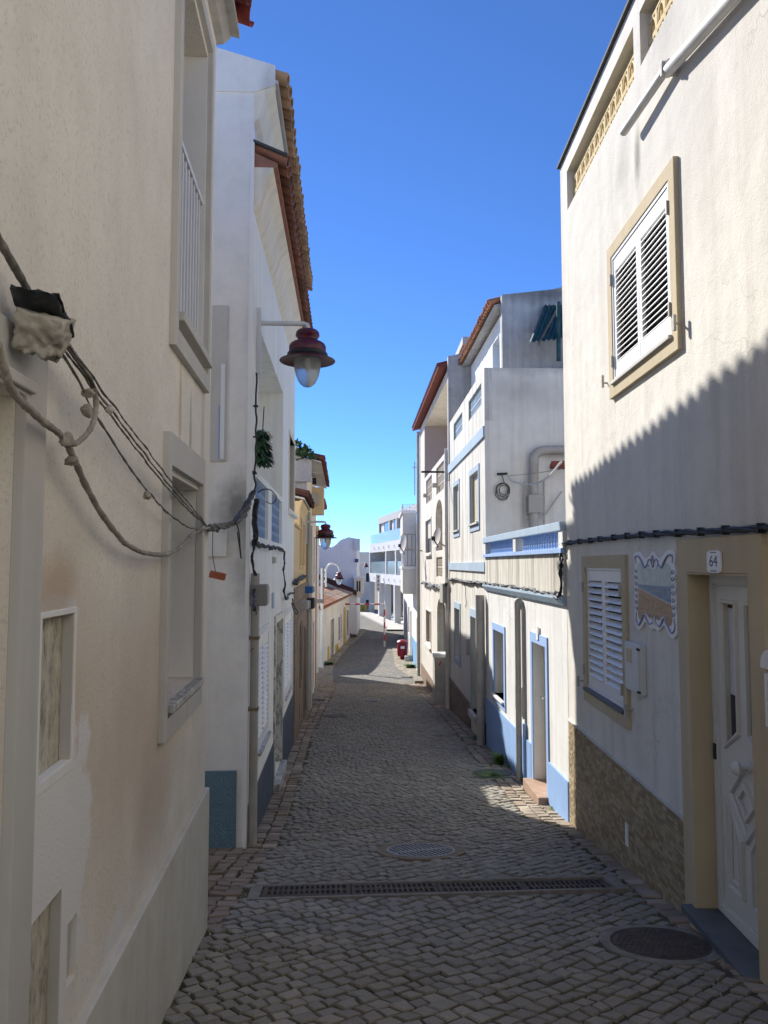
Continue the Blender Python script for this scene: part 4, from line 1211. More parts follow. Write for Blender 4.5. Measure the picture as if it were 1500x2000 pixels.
# number plate
nx = F.hit(1408, 1097)
np_ = froot(F, 'number_plate', 'white tile house number plate reading 64 above the door', 'number plate')
w_, h_ = abs(F.hit(1395, 1097)[0] - F.hit(1422, 1097)[0]) / 2, 0.068
oo = 0.034
mb = MB(F)
poly = []
for k in range(28):
    a = 2*pi*k/28; c_, s_ = cos(a), sin(a)
    sx = w_ * (abs(c_)**0.35) * (1 if c_ > 0 else -1); sz = h_ * (abs(s_)**0.35) * (1 if s_ > 0 else -1)
    poly.append((nx[0] + sx, nx[1] + sz))
mb.prism(poly, oo, oo + 0.012); mb.build('tile', M['gloss'], np_)
def text_mesh(txt, size, mat, name, parent, F, s, o, z, ext=0.001, font_scale_x=1.0):
    cu = bpy.data.curves.new(name, 'FONT'); cu.body = txt; cu.size = size; cu.extrude = ext; cu.align_x = 'CENTER'; cu.align_y = 'CENTER'
    tmp = bpy.data.objects.new('tmp', cu); COL.objects.link(tmp)
    dg = bpy.context.evaluated_depsgraph_get(); me = bpy.data.meshes.new_from_object(tmp.evaluated_get(dg))
    bpy.data.objects.remove(tmp); me.materials.clear(); me.materials.append(mat)
    ob = bpy.data.objects.new(name, me); link(ob, parent)
    ob.location = F.T(s, o, z)
    # text reads from the street: on the right side it runs towards -s
    if F.sg > 0: ob.rotation_euler = (pi / 2, 0, pi)
    else: ob.rotation_euler = (pi / 2, 0, 0)
    ob.scale = (font_scale_x, 1, 1)
    return ob
M['numblue'] = plain('dark_blue_glaze', (0.05, 0.06, 0.14), 0.4, 0.05)
text_mesh('64', 0.095, M['numblue'], 'lettering', np_, F, nx[0], oo + 0.0125, nx[1], font_scale_x=1.25)
for (zz) in (h_ - 0.012, -h_ + 0.012):
    mb = MB(F); mb.box(nx[0] - w_ * 0.45, nx[0] + w_ * 0.45, oo + 0.012, oo + 0.0132, nx[1] + zz - 0.003, nx[1] + zz + 0.003); mb.build('scroll', M['numblue'], np_)
# letter box at the door jamb
lb = froot(F, 'letter_box', 'white ribbed letter box with rounded lid beside the door', 'letter box')
sL = F.hit(1489, 1330, 0.11)[0]; zl = F.hit(1492, 1340)[1]
for k in range(5):
    mb = MB(F); mb.box(sL - 0.16 + k * 0.034, sL - 0.16 + k * 0.034 + 0.030, 0.032, 0.10, zl - 0.17, zl + 0.10); mb.build('rib', M['gloss'], lb, bevel=0.008)
mb = MB(F); n = 10
mb.prism([(sL - 0.165, zl + 0.125)] + [(sL - 0.078 - 0.09 * cos(pi * i / n), zl + 0.135 + 0.09 * sin(pi * i / n)) for i in range(n + 1)] + [(sL + 0.012, zl + 0.125)], 0.032, 0.115); mb.build('lid', M['gloss'], lb, bevel=0.006)
# meter box
mbx = F.rect(1264, 1234, (1250, 1258), (1250, 1352))
m_ = froot(F, 'meter_box', 'grey white meter box with small beige window below the tile picture', 'meter box')
s0, s1 = F.hit(1263, 1310)[0], F.hit(1234, 1305)[0]; z0, z1 = F.hit(1258, 1356)[1], F.hit(1258, 1259)[1]
mb = MB(F); mb.box(s0, s1, 0.0, 0.05, z0, z1); mb.build('case', M['meter'], m_, bevel=0.006)
mb = MB(F); mb.box(s0 + 0.012, s1 - 0.012, 0.05, 0.062, z0 + 0.015, z1 - 0.015); d_ = mb.build('door', M['meter'], m_, bevel=0.004)
mb = MB(F); mb.box(s0 + (s1 - s0) * 0.46, s1 - (s1 - s0) * 0.18, 0.062, 0.066, z1 - 0.16, z1 - 0.05); mb.build('window', M['beige'], m_)
for z in (z0 + 0.03, z1 - 0.03):
    mb = MB(F); mb.tube([(s0 + 0.004, 0.051, z - 0.01), (s0 + 0.004, 0.075, z)], 0.009, 8); mb.build('screw', M['cable'], m_)
# tile picture
tp = froot(F, 'tile_picture', 'scalloped tile picture of a beach with blue scroll border', 'tile picture')
s0, s1 = F.hit(1325, 1160)[0], F.hit(1243, 1155)[0]
zT = F.hit(1325, 1072)[1]; zB = F.hit(1325, 1243)[1]
zT = (F.hit(1245, 1078)[1] + F.hit(1320, 1074)[1]) / 2; zB = (F.hit(1250, 1228)[1] + F.hit(1315, 1247)[1]) / 2
tcx, tcz, thw, thh = (s0 + s1) / 2, (zT + zB) / 2, (s1 - s0) / 2, (zT - zB) / 2
def outline(k=0.0):
    pts = []
    top = [(-1, .80), (-.99, .93), (-.85, 1.0), (-.62, .98), (-.45, .86), (-.30, .82), (-.14, .90), (0, 1.0)]
    right = [(1, .80), (.96, .66), (1.0, .50), (.94, .34), (.99, .18), (.95, .02), (1.0, -.16), (.95, -.32), (1.0, -.50), (1.02, -.70), (.99, -.88), (.84, -1.0), (.68, -.96), (.56, -.84), (.44, -.76), (.30, -.84), (.16, -.92), (0, -.88)]
    half = [(0, 1.0), (.14, .90), (.30, .82), (.45, .86), (.62, .98), (.85, 1.0), (.99, .93)] + right
    full = half + [(-x, z) for x, z in half[-2:0:-1]]
    return [(tcx + x * (thw - k), tcz + z * (thh - k)) for x, z in full]
def smooth_poly(p, n=4):
    q = curve_pts([(a, 0, z) for a, z in p + [p[0]]], n)[:-1]
    return [(v.x, v.z) for v in q]
op = smooth_poly(outline())
mb = MB(F); mb.prism(op, 0.0, 0.016); mb.build('tile_panel', M['gloss'], tp)
M['azulblue'] = plain('blue_grey_glaze', (0.27, 0.29, 0.40), 0.35, 0.2, 30)
def picmat():
    m, nt, b = newmat('painted_beach_scene')
    sepx = nd(nt, 'ShaderNodeSeparateXYZ'); lk(nt, posn(nt, obj=True), sepx.inputs[0])
    X, Zc = sepx.outputs['X'], sepx.outputs['Z']
    n = nz(nt, posn(nt), 14, 5, 0.6)
    skyc = rmp(nt, n, [(0.35, (0.36, 0.50, 0.50)), (0.6, (0.52, 0.60, 0.55)), (0.75, (0.62, 0.62, 0.52))])
    sea = rmp(nt, nz(nt, posn(nt, (1, 1, 6)), 9, 4, 0.6), [(0.3, (0.09, 0.17, 0.30)), (0.7, (0.20, 0.32, 0.40))])
    sand = rmp(nt, nz(nt, posn(nt), 30, 5, 0.6), [(0.3, (0.30, 0.18, 0.10)), (0.7, (0.46, 0.30, 0.18))])
    # shoreline falls from the far (left in view) side to the near side; object x grows away from the viewer
    u = mth(nt, 'DIVIDE', mth(nt, 'SUBTRACT', X, F.T(tcx, 0, 0)[0]), thw)        # -1 near .. 1 far
    v = mth(nt, 'DIVIDE', mth(nt, 'SUBTRACT', Zc, F.T(0, 0, tcz)[2]), thh)
    shore = mth(nt, 'ADD', mth(nt, 'MULTIPLY', u, 0.20), -0.10)
    isand = rmp(nt, mth(nt, 'SUBTRACT', v, shore), [(0.0, 1.0), (0.012, 0.0)])
    surf = rmp(nt, mth(nt, 'SUBTRACT', v, shore), [(0.0, 0.0), (0.01, 1.0), (0.05, 0.0)])
    isky = rmp(nt, mth(nt, 'SUBTRACT', v, 0.155), [(0.0, 0.0), (0.01, 1.0)])
    c = mxc(nt, isky, sea, skyc); c = mxc(nt, isand, c, sand); c = mxc(nt, mth(nt, 'MULTIPLY', surf, 0.7), c, (0.7, 0.72, 0.66))
    lk(nt, c, b.inputs['Base Color']); b.inputs['Roughness'].default_value = 0.3
    return m
inn = [(-.80, .62), (-.60, .72), (-.42, .56), (-.2, .60), (0, .54), (.2, .60), (.42, .56), (.60, .72), (.80, .62), (.80, .2), (.78, -.2), (.82, -.62), (.66, -.74), (.45, -.54), (.2, -.66), (0, -.60), (-.2, -.66), (-.45, -.54), (-.66, -.74), (-.82, -.62), (-.78, -.2), (-.80, .2)]
ip = smooth_poly([(tcx + x * thw, tcz + z * thh) for x, z in inn], 3)
mb = MB(F); mb.prism(ip, 0.0165, 0.0180); mb.build('picture', picmat(), tp)
def scroll(pts, r=0.006, name='scroll'):
    q = curve_pts([(tcx + x * thw, 0.018, tcz + z * thh) for x, z in pts], 5)
    mb = MB(F); mb.tube(q, [r * 0.62 * (0.5 + 1.0 * sin(pi * i / (len(q) - 1))) for i in range(len(q))], 6); mb.build(name, M['azulblue'], tp, smooth=60)
for sx in (-1, 1):
    scroll([(sx*.88, .70), (sx*.90, .86), (sx*.72, .88), (sx*.55, .74), (sx*.42, .60), (sx*.28, .66), (sx*.24, .78)], 0.011)
    scroll([(sx*.18, .60), (sx*.26, .70), (sx*.16, .80), (sx*.05, .70), (sx*.04, .60)], 0.006)
    scroll([(sx*.90, -.55), (sx*.92, -.78), (sx*.78, -.88), (sx*.62, -.74), (sx*.48, -.58), (sx*.36, -.70), (sx*.24, -.80), (sx*.1, -.74)], 0.011)
    for k in range(7):
        zc = .56 - k * .16
        scroll([(sx*.86, zc), (sx*.94, zc - .05), (sx*.87, zc - .10), (sx*.83, zc - .05), (sx*.88, zc - .03)], 0.005)
    scroll([(sx*.22, -.64), (sx*.14, -.56), (sx*.06, -.64), (sx*.05, -.78)], 0.006)
scroll([(0, .60), (-.05, .72), (0, .88), (.05, .72), (0, .60)], 0.010)
for zz in (.56, -.5):
    mb = MB(F); mb.box(tcx - thw * .78, tcx + thw * .78, 0.0182, 0.0188, tcz + zz * thh - 0.0012, tcz + zz * thh + 0.0012); mb.build('tile_joint', M['trimgrey'], tp)
for k in range(1, 5):
    xx = -.78 + k * .312
    mb = MB(F); mb.box(tcx + thw * xx - 0.0008, tcx + thw * xx + 0.0008, 0.0182, 0.0187, tcz - .48 * thh, tcz + .54 * thh); mb.build('tile_joint', M['trimgrey'], tp)
# faint cursive strokes on the sand
def stroke(pts):
    q = curve_pts([(tcx + x * thw, 0.0182, tcz + z * thh) for x, z in pts], 4)
    mb = MB(F); mb.tube(q, 0.0022, 5); mb.build('lettering', M['beige'], tp)
stroke([(.62, -.08), (.56, -.26), (.48, -.10), (.40, -.28), (.34, -.16), (.28, -.28), (.22, -.18)])
stroke([(.04, -.18), (-.08, -.16), (-.12, -.34), (.02, -.40), (-.1, -.42), (-.2, -.32), (-.26, -.40), (-.34, -.30), (-.40, -.40), (-.48, -.32), (-.56, -.42)])
# mosaic plinth
zt = F.hit(1108, 1403)[1]
ps0, ps1 = ds1 + sur + 0.002, sfar - 0.02
mb = MB(F); mb.prism([(ps0, F.g(ps0) - 0.3), (ps1, F.g(ps1) - 0.3), (ps1, zt), (ps0, zt)], 0.001, 0.008); pl = mb.build('plinth', M['concretewall'], r1)
mb = MB(F); mb.box(ps0, sfar, 0.001, 0.024, zt + 0.001, zt + 0.012); mb.build('plinth_trim', M['trimgrey'], r1)
tw, th = 0.082, 0.0285
tiles = []
row = 0; z = zt - th
while z > F.g(ps1) - 0.1:
    a = ps0 + (random.random() * tw)
    first = True
    a = ps0
    while a < ps1 - 0.01:
        w_ = tw * random.uniform(0.55, 1.35)
        b = min(a + w_, ps1)
        if z + th > min(F.g(a), F.g(b)) - 0.02: tiles.append((a, b - 0.004, z + 0.005, z + th))
        a = b
    z -= th; row += 1
tiles.sort(key=lambda t: t[0])
vv, ff, tt = [], [], []
for k, (a, b, za, zb_) in enumerate(tiles):
    o1 = 0.0125 + random.random() * 0.005; tnt = random.random()
    mb = MB(F); mb.box(a, b, 0.0081, o1, za, zb_)
    if k < 300:
        me = mb.mesh('mosaic_tile', M['mosaic']); at_ = me.attributes.new('tint', 'FLOAT', 'FACE'); at_.data.foreach_set('value', [tnt] * 6)
        inst('mosaic_tile', me, pl)
    else:
        bs = len(vv); vv += mb.v; ff += [tuple(bs + i for i in f) for f in mb.f]; tt += [tnt] * 6
me = bpy.data.meshes.new('mosaic_tiling'); me.from_pydata(vv, [], ff); me.materials.append(M['mosaic'])
at_ = me.attributes.new('tint', 'FLOAT', 'FACE'); at_.data.foreach_set('value', tt)
o = inst('mosaic_tiling', me, pl); o['kind'] = 'stuff'
vs = F.hit(1230, 1630)
mb = MB(F); mb.box(vs[0] - 0.035, vs[0] + 0.035, 0.02, 0.03, vs[1] - 0.09, vs[1] + 0.09); mb.build('vent_plate', M['gloss'], r1, bevel=0.003)
# cable across the wall
cp = []
for (x, y) in ((1560, 1022), (1500, 1030), (1400, 1037), (1300, 1042), (1200, 1050), (1100, 1062)):
    s, z = F.hit(x, y, 0.03); cp.append(F.world(s, 0.035, z))
cable_thing('wall_cable', 'thick black twisted cable clipped along the cream house wall', cp, 0.0105, 'cable', 24, strands=3, twist=5, wob=0.006, clips=(0.36, 'cable'))
# ================================================================== RIGHT: low terrace house with blue plinth
F = FR2
r2 = froot(F, 'terrace_house', 'single storey white house with periwinkle blue plinth and roof terrace', 'house')
zl1 = (F.hit(952, 1146)[1] + F.hit(1094, 1173)[1]) / 2         # blue string course
zpb = (F.hit(952, 1089)[1] + F.hit(1092, 1080)[1]) / 2         # ledge below balusters
zrt = (F.hit(952, 1051)[1] + F.hit(1092, 1018)[1]) / 2         # top of hand rail
wnd = (F.hit(985, 1300)[0], F.hit(965.5, 1295)[0], F.hit(966, 1353)[1], F.hit(967, 1231)[1])
dor = (F.hit(1068.5, 1400)[0], F.hit(1042.5, 1400)[0], F.hit(1052, 1531)[1], F.hit(1043, 1254)[1])
wall(F, r2, 0, F.L, zpb, 5.0, [(*wnd, 0.22), (dor[0], dor[1], dor[2] - 0.02, dor[3], 0.22)], M['R2'], backmat=M['boxgrey'])
mb = MB(F); mb.box(0, F.L, 0.001, 0.02, zl1 + 0.05, zpb - 0.001); mb.build('parapet', M['R2par'], r2)
mb = MB(F); mb.sprism([(0.0, zl1 - 0.07), (0.035, zl1 - 0.05), (0.075, zl1 + 0.02), (0.075, zl1 + 0.05), (0.0, zl1 + 0.05)], 0, F.L); mb.build('string_course', M['bluegrey'], r2)
mb = MB(F); mb.box(0, F.L, -0.20, 0.06, zpb, zpb + 0.055); mb.build('ledge', M['bluetrim'], r2, bevel=0.006)
mb = MB(F); mb.box(0, F.L, -0.20, 0.06, zrt - 0.105, zrt); mb.build('hand_rail', M['bluegrey'], r2, bevel=0.01)
pz0, pz1 = zpb + 0.056, zrt - 0.106
for a in (0.06, F.hit(1010, 1060)[0], F.L - 0.1):
    mb = MB(F); mb.box(a - 0.1, a + 0.1, -0.17, 0.045, pz0, pz1); mb.build('post', M['R2'], r2, bevel=0.006)
bal = MB(); hb = pz1 - pz0
bal.box(-0.034, 0.034, -0.03, 0.03, 0, hb * 0.12); bal.box(-0.034, 0.034, -0.03, 0.03, hb * 0.90, hb)
bal.lathe([(0.02, hb*0.12), (0.033, hb*0.24), (0.033, hb*0.36), (0.016, hb*0.52), (0.022, hb*0.62), (0.022, hb*0.8), (0.018, hb*0.90)], (0, 0, 0), 10)
balm = bal.mesh('baluster', M['bluetrim'], smooth=40)
a = 0.22
pm = F.hit(1010, 1060)[0]
while a < F.L - 0.25:
    if abs(a - pm) > 0.15: inst('baluster', balm, r2, F.T(a, -0.06, pz0))
    a += 0.135
# window and door
surround(F, r2, wnd[0] - 0.12, wnd[1] + 0.1, wnd[2] - 0.14, wnd[3] + 0.13, 0.11, 0.018, 'bluetrim', back=-0.01, wb=0.10, wt=0.12)
mb = MB(F); mb.box(wnd[0] - 0.015, wnd[1] + 0.015, -0.2, 0.06, wnd[2] - 0.035, wnd[2]); mb.build('sill', M['R2'], r2, bevel=0.005)
w = MB(F).ring(wnd[0], wnd[1], wnd[2] + 0.001, wnd[3] - 0.001, 0.05, -0.20, -0.15).build('window', M['upvc'], r2, bevel=0.004)
mb = MB(F); mb.box(wnd[0] + 0.05, wnd[1] - 0.05, -0.19, -0.18, wnd[2] + 0.05, wnd[3] - 0.05); mb.build('pane', M['glass'], w)
mb = MB(F)
mb.prism([(dor[1], dor[2] - 0.3), (dor[1] + 0.10, dor[2] - 0.3), (dor[1] + 0.10, dor[3] + 0.13), (dor[0] - 0.10, dor[3] + 0.13), (dor[0] - 0.10, dor[2] - 0.3), (dor[0], dor[2] - 0.3), (dor[0], dor[3]), (dor[1], dor[3])], -0.002, 0.018)
mb.build('door_surround', M['bluetrim'], r2, bevel=0.004)
mb = MB(F); mb.box(dor[0] + 0.003, dor[1] - 0.003, -0.21, -0.15, dor[2], dor[3] - 0.003); d_ = mb.build('door', M['upvc'], r2, bevel=0.006)
for z in (dor[2] + 0.12, dor[2] + 1.08):
    mb = MB(F); mb.ring(dor[0] + 0.1, dor[1] - 0.1, z, z + 0.8, 0.03, -0.152, -0.14); mb.build('panel', M['upvc'], d_, bevel=0.004)
hz_ = F.hit(1062, 1375)[1]
mb = MB(F); mb.tube([(dor[1] - 0.07, -0.15, hz_), (dor[1] - 0.07, -0.09, hz_), (dor[1] - 0.18, -0.085, hz_)], 0.011, 8); mb.build('handle', M['gloss'], d_, smooth=40)
mb = MB(F); mb.box(dor[0] - 0.08, dor[1] + 0.08, -0.15, 0.14, dor[2] - 0.14, dor[2] - 0.003); mb.build('doorstep', M['terracotta'], r2, bevel=0.012)
# plinth in three pieces
zp2 = (F.hit(952, 1362)[1] + F.hit(1108, 1525)[1]) / 2
dpi = F.hit(1024, 1450)[0]
for (a, b) in ((0.0, dor[0] - 0.102), (dor[1] + 0.102, F.L)):
    mb = MB(F); mb.prism([(a, F.g(a) - 0.3), (b, F.g(b) - 0.3), (b, zp2), (a, zp2)], -0.001, 0.022); mb.build('plinth', M['bluepaint'], r2, bevel=0.004)
# rain pipe, gauge tube, boxes
zpt = F.hit(1020, 1172)[1]
mb = MB(F); mb.tube(curve_pts([(dpi - 0.02, 0.0, zpt - 0.12), (dpi - 0.01, 0.05, zpt - 0.02), (dpi, 0.075, zpt - 0.04), (dpi, 0.075, zpt - 0.3), (dpi, 0.075, F.g(dpi) + 0.02)], 6), 0.045, 12); mb.build('rain_pipe', M['pipegrey'], r2, smooth=50)
mb = MB(F); mb.tube([(dpi - 0.12, 0.03, zpt - 0.1), (dpi - 0.12, 0.03, F.g(dpi) + 0.9)], 0.016, 8); mb.build('water_pipe', M['pipe'], r2, smooth=50)
mb = MB(F); mb.tube([(dpi - 0.17, 0.03, F.g(dpi) + 0.85), (dpi - 0.17, 0.03, F.g(dpi) + 0.0)], 0.03, 8); mb.build('water_pipe', M['bluepaint'], r2, smooth=50)
nbx = F.hit(1053, 1236)
mb = MB(F); mb.box(nbx[0] - 0.05, nbx[0] + 0.05, 0.018, 0.03, nbx[1] - 0.09, nbx[1] + 0.09); o = mb.build('number_tile', M['R2'], r2, bevel=0.003)
m_ = froot(F, 'meter_box', 'grey framed meter hatch beside the pipe on the blue plinth house', 'meter box')
s0, s1 = F.hit(1021, 1365)[0], F.hit(1010, 1360)[0]; z0, z1 = F.hit(1010, 1385)[1], F.hit(1010, 1335)[1]
mb = MB(F).ring(s0, s1, z0, z1, 0.03, 0.0, 0.035); mb.build('frame', M['meter'], m_, bevel=0.004)
mb = MB(F); mb.box(s0 + 0.03, s1 - 0.03, 0.001, 0.015, z0 + 0.03, z1 - 0.03); mb.build('door', M['boxgrey'], m_)
for k in range(3):
    mb = MB(F); zz = z0 + 0.06 + k * (z1 - z0 - 0.12) / 3; mb.box(s0 + 0.05, s1 - 0.05, 0.015, 0.022, zz, zz + 0.05); mb.build('plate', M['meter'], m_)
# black cables along
def fpath(F, pts, o=0.03):
    out = []
    for p in pts:
        oo = p[2] if len(p) > 2 else o
        s, z = F.hit(p[0], p[1], oo); out.append(F.world(s, oo, z))
    return out
cable_thing('wall_cable', 'black cable running above the blue string course of the terrace house', fpath(F, [(1092, 1158), (1060, 1156), (1020, 1148), (980, 1143), (952, 1139)], 0.06), 0.010, 'cable', 14, strands=2, twist=6, wob=0.035)
cable_thing('drop_cable', 'black cable dropping down the corner by the blue balustrade', fpath(FR1, [(1097, 1062, 0.03), (1097, 1080, 0.02)], 0.02) + fpath(F, [(1096, 1100, 0.05), (1095, 1150, 0.05), (1091, 1166, 0.07), (1082, 1168, 0.06)]), 0.013, 'cable', 10, strands=2, twist=4, wob=0.015)
# ================================================================== RIGHT: two-storey house with blue bands
F = FR3
r3 = froot(F, 'band_house', 'two storey streaked cream house with blue bands and roof terrace wall', 'house')
zt3 = (F.hit(953, 706)[1] + F.hit(880, 828)[1]) / 2
zt3 = F.hit(953, 706)[1]
def fr(xn, xf, yt, yb, x=None):
    xm = x or (xn + xf) / 2
    ym = (yt + yb) / 2
    return (F.hit(xn, ym)[0], F.hit(xf, ym)[0], F.hit(xm, yb)[1], F.hit(xm, yt)[1])
u1 = fr(935.5, 919, 925, 1022, 927); u2 = fr(897, 887, 949, 1036, 892)
g1 = fr(899, 889, 1190, 1285, 894); g2 = fr(933, 921, 1206, 1392, 927)
ni1 = fr(940, 915, 762, 778, 928); ni2 = fr(903, 886, 816, 815, 895)
zn1, zn0 = F.hit(940, 738)[1], F.hit(940, 760)[1]
ni1 = (ni1[0], ni1[1], zt3 - 0.62, zt3 - 0.2); ni2 = (ni2[0], ni2[1], zt3 - 0.62, zt3 - 0.2)
ztt = zt3 - 1.0
wall(F, r3, 0, F.L, ztt, 6.0, [(*u1, 0.11), (*u2, 0.11), (*g1, 0.2), (*g2, 0.2)], M['R3'], sidemat=M['R3side'], backmat=M['rollercream'])
# terrace parapet: hollow behind, with lattice slots
def parapet(F, root, s0, s1, z0, z1, t, slots, mat, name='parapet'):
    mb = MB(F)
    S = sorted(set([s0, s1] + [x for q in slots for x in q[:2]])); Z = sorted(set([z0, z1] + [x for q in slots for x in q[2:4]]))
    for i in range(len(S) - 1):
        for j in range(len(Z) - 1):
            ca, cz = (S[i] + S[i+1]) / 2, (Z[j] + Z[j+1]) / 2
            if any(q[0] < ca < q[1] and q[2] < cz < q[3] for q in slots): continue
            mb.box(S[i], S[i+1], -t, 0, Z[j], Z[j+1])
    o = mb.build(name, M[mat], root, recalc=False)
    bm = bmesh.new(); bm.from_mesh(o.data); bmesh.ops.remove_doubles(bm, verts=bm.verts, dist=1e-5)
    seen = {}
    for f in list(bm.faces):
        k = tuple(sorted(v.index for v in f.verts)); seen.setdefault(k, []).append(f)
    bmesh.ops.delete(bm, geom=[f for v in seen.values() if len(v) > 1 for f in v], context='FACES')
    bmesh.ops.recalc_face_normals(bm, faces=bm.faces); bm.to_mesh(o.data); bm.free()
    return o
parapet(F, r3, 0, F.L, ztt + 0.001, zt3, 0.14, [ni1, ni2], 'R3')
for ni in (ni1, ni2):
    n = max(2, int(round((ni[1] - ni[0]) / 0.2))); bw = (ni[1] - ni[0]) / n
    me = breeze_block(bw - 0.004, 0.206, 0.06, M['bluegrey'], 2)
    for i in range(n):
        for j in range(2): inst('lattice_block', me, r3, F.T(ni[0] + (i + 0.5) * bw, -0.10, ni[2] + 0.105 + 0.21 * j))
mb = MB(F); mb.box(-0.001, 0.14, -5.0, -0.141, ztt + 0.001, zt3 - 0.005); mb.build('parapet', M['R3side'], r3)
for (ya, yb, nm) in ((828, 850, 'upper'), (1098, 1117, 'lower')):
    z1 = F.hit(950, ya)[1]; z0 = F.hit(950, yb)[1]
    mb = MB(F); mb.box(0.0, F.L, 0.001, 0.035, z0, z1); mb.build('blue_band', M['bluegrey'], r3, bevel=0.004)
for (q, top) in ((u1, 0.13), (u2, 0.12)):
    surround(F, r3, q[0] - 0.10, q[1] + 0.10, q[2] - 0.16, q[3] + top, 0.10, 0.02, 'bluegrey', back=-0.01, wb=0.10, wt=top - 0.01)
    w = MB(F).ring(q[0], q[1], q[2] + 0.001, q[3] - 0.001, 0.03, -0.105, -0.05).build('window', M['pipegrey'], r3)
    nsl = 22; me = MB(); me.box(0, q[1] - q[0] - 0.06, -0.008, 0.008, -(q[3]-q[2])/nsl*0.42, (q[3]-q[2])/nsl*0.42); me = me.mesh('slat', M['rollercream'], bevel=0.003)
    for i in range(nsl): inst('slat', me, w, F.T(q[0] + 0.03, -0.075, q[2] + (i + 0.5) * (q[3] - q[2]) / nsl))
    mb = MB(F); mb.box(q[0] - 0.02, q[1] + 0.02, -0.05, 0.06, q[2] - 0.04, q[2]); mb.build('sill', M['R3'], w, bevel=0.004)
for q in (g1,):
    surround(F, r3, q[0] - 0.09, q[1] + 0.09, q[2] - 0.16, q[3] + 0.16, 0.085, 0.02, 'bluegrey', back=-0.01, wb=0.12, wt=0.15)
    w = MB(F).ring(q[0], q[1], q[2] + 0.001, q[3] - 0.001, 0.04, -0.19, -0.14).build('window', M['upvc'], r3)
    mb = MB(F); mb.box(q[0] + 0.04, q[1] - 0.04, -0.18, -0.17, q[2] + 0.04, q[3] - 0.04); mb.build('pane', M['glass'], w)
q = g2
mb = MB(F); mb.prism([(q[1], q[2] - 0.1), (q[1] + 0.09, q[2] - 0.1), (q[1] + 0.09, q[3] + 0.16), (q[0] - 0.09, q[3] + 0.16), (q[0] - 0.09, q[2] - 0.1), (q[0], q[2] - 0.1), (q[0], q[3]), (q[1], q[3])], -0.002, 0.02); mb.build('door_surround', M['bluegrey'], r3)
mb = MB(F); mb.box(q[0] + 0.003, q[1] - 0.003, -0.19, -0.14, q[2] + 0.002, q[3] - 0.002); d_ = mb.build('door', M['upvc'], r3)
mb = MB(F); mb.box(q[0] - 0.02, q[1] + 0.05, -0.14, 0.08, q[2] - 0.12, q[2]); mb.build('doorstep', M['trimgrey'], r3, bevel=0.006)
hb_ = F.hit(915.5, 1262)
mb = MB(F); mb.box(hb_[0] - 0.10, hb_[0] + 0.10, 0.0, 0.06, hb_[1] - 0.18, hb_[1] + 0.16); mb.build('gas_hatch', M['boxgrey'], r3, bevel=0.005)
zp3 = (F.hit(882, 1325)[1] + F.hit(918, 1372)[1]) / 2
for (a, b) in ((0.0, q[0] - 0.1), (q[1] + 0.1, F.L)):
    mb = MB(F); mb.prism([(a, F.g(a) - 0.3), (b, F.g(b) - 0.3), (b, zp3), (a, zp3)], -0.001, 0.010); p_ = mb.build('plinth', M['pipegrey'], r3)
    z = zp3
    while z > F.g(b) - 0.1:
        x = a + 0.004
        while x < b - 0.05:
            x1 = min(x + 0.30, b - 0.004)
            mb = MB(F); mb.box(x, x1 - 0.006, 0.0102, 0.018, z - 0.094, z - 0.004)
            me = mb.mesh('plinth_tile', M['brownplinth']); at_ = me.attributes.new('tint', 'FLOAT', 'FACE'); at_.data.foreach_set('value', [random.random()] * 6)
            if z > min(F.g(x), F.g(x1)) - 0.05: inst('plinth_tile', me, p_)
            x = x1
        z -= 0.1
dp = 0.10
zt_ = F.hit(940, 1160)[1]
mb = MB(F); mb.tube([(dp, 0.10, zt_), (dp, 0.10, F.hit(942, 1275)[1])], 0.085, 14); mb.build('rain_pipe', M['pipe'], r3, smooth=50)
mb = MB(F); mb.tube([(dp, 0.10, F.hit(942, 1275)[1] + 0.05), (dp, 0.10, F.g(dp) + 0.02)], 0.078, 14); mb.build('rain_pipe', M['pipe'], r3, smooth=50)
mb = MB(F); mb.tube([(F.L - 0.1, 0.05, F.hit(878, 1130)[1]), (F.L - 0.1, 0.05, F.g(F.L) + 0.02)], 0.035, 10); mb.build('rain_pipe', M['pipewhite'], r3, smooth=50)
cable_thing('wall_cable', 'sagging black cables along the band house above the ground floor', fpath(F, [(950, 1140), (930, 1137), (905, 1135), (890, 1131), (878, 1133)], 0.04), 0.016, 'cable', 10, strands=3, twist=3, wob=0.03)
cable_thing('hanging_wire', 'thin dark wire hanging down the cream wall under the cables', fpath(F, [(907, 1136), (909, 1160), (911, 1175), (909, 1187)], 0.02), 0.006, 'cable', 8, wob=0.02)
# things on the side wall of the band house, above the terrace
Ys = F.p0.y - 0.002
def sw(px, py, dy=0.0): return at(px, py, Ys - dy)
e = empty('boxed_duct', sw(1045, 1020, 0.05)); tag(e, 'old grey metal duct and box on the terrace side wall', 'duct')
def wtube(pts, r, name, mat, par, n=10, sm=50):
    mb = MB(); b = par.location
    mb.tube([Vector(p) - b for p in pts], r, n); return mb.build(name, M[mat], par, smooth=sm)
wtube(curve_pts([sw(1130, 879, 0.12), sw(1090, 879, 0.12), sw(1060, 880, 0.12), sw(1047, 888, 0.12), sw(1043, 905, 0.12), sw(1043, 1030, 0.12)], 6), 0.085, 'duct', 'pipe', e, 12)
mb = MB(); a = sw(1028, 968) - e.location; b = sw(1056, 1003) - e.location
mb.box(a.x, b.x, -0.2, 0.1, b.z, a.z); mb.build('box', M['boxgrey'], e, bevel=0.01)
for x in (1025, 1062): wtube([sw(x, 940, 0.1), sw(x + 1, 1030, 0.1)], 0.02, 'leg', 'pipe', e)
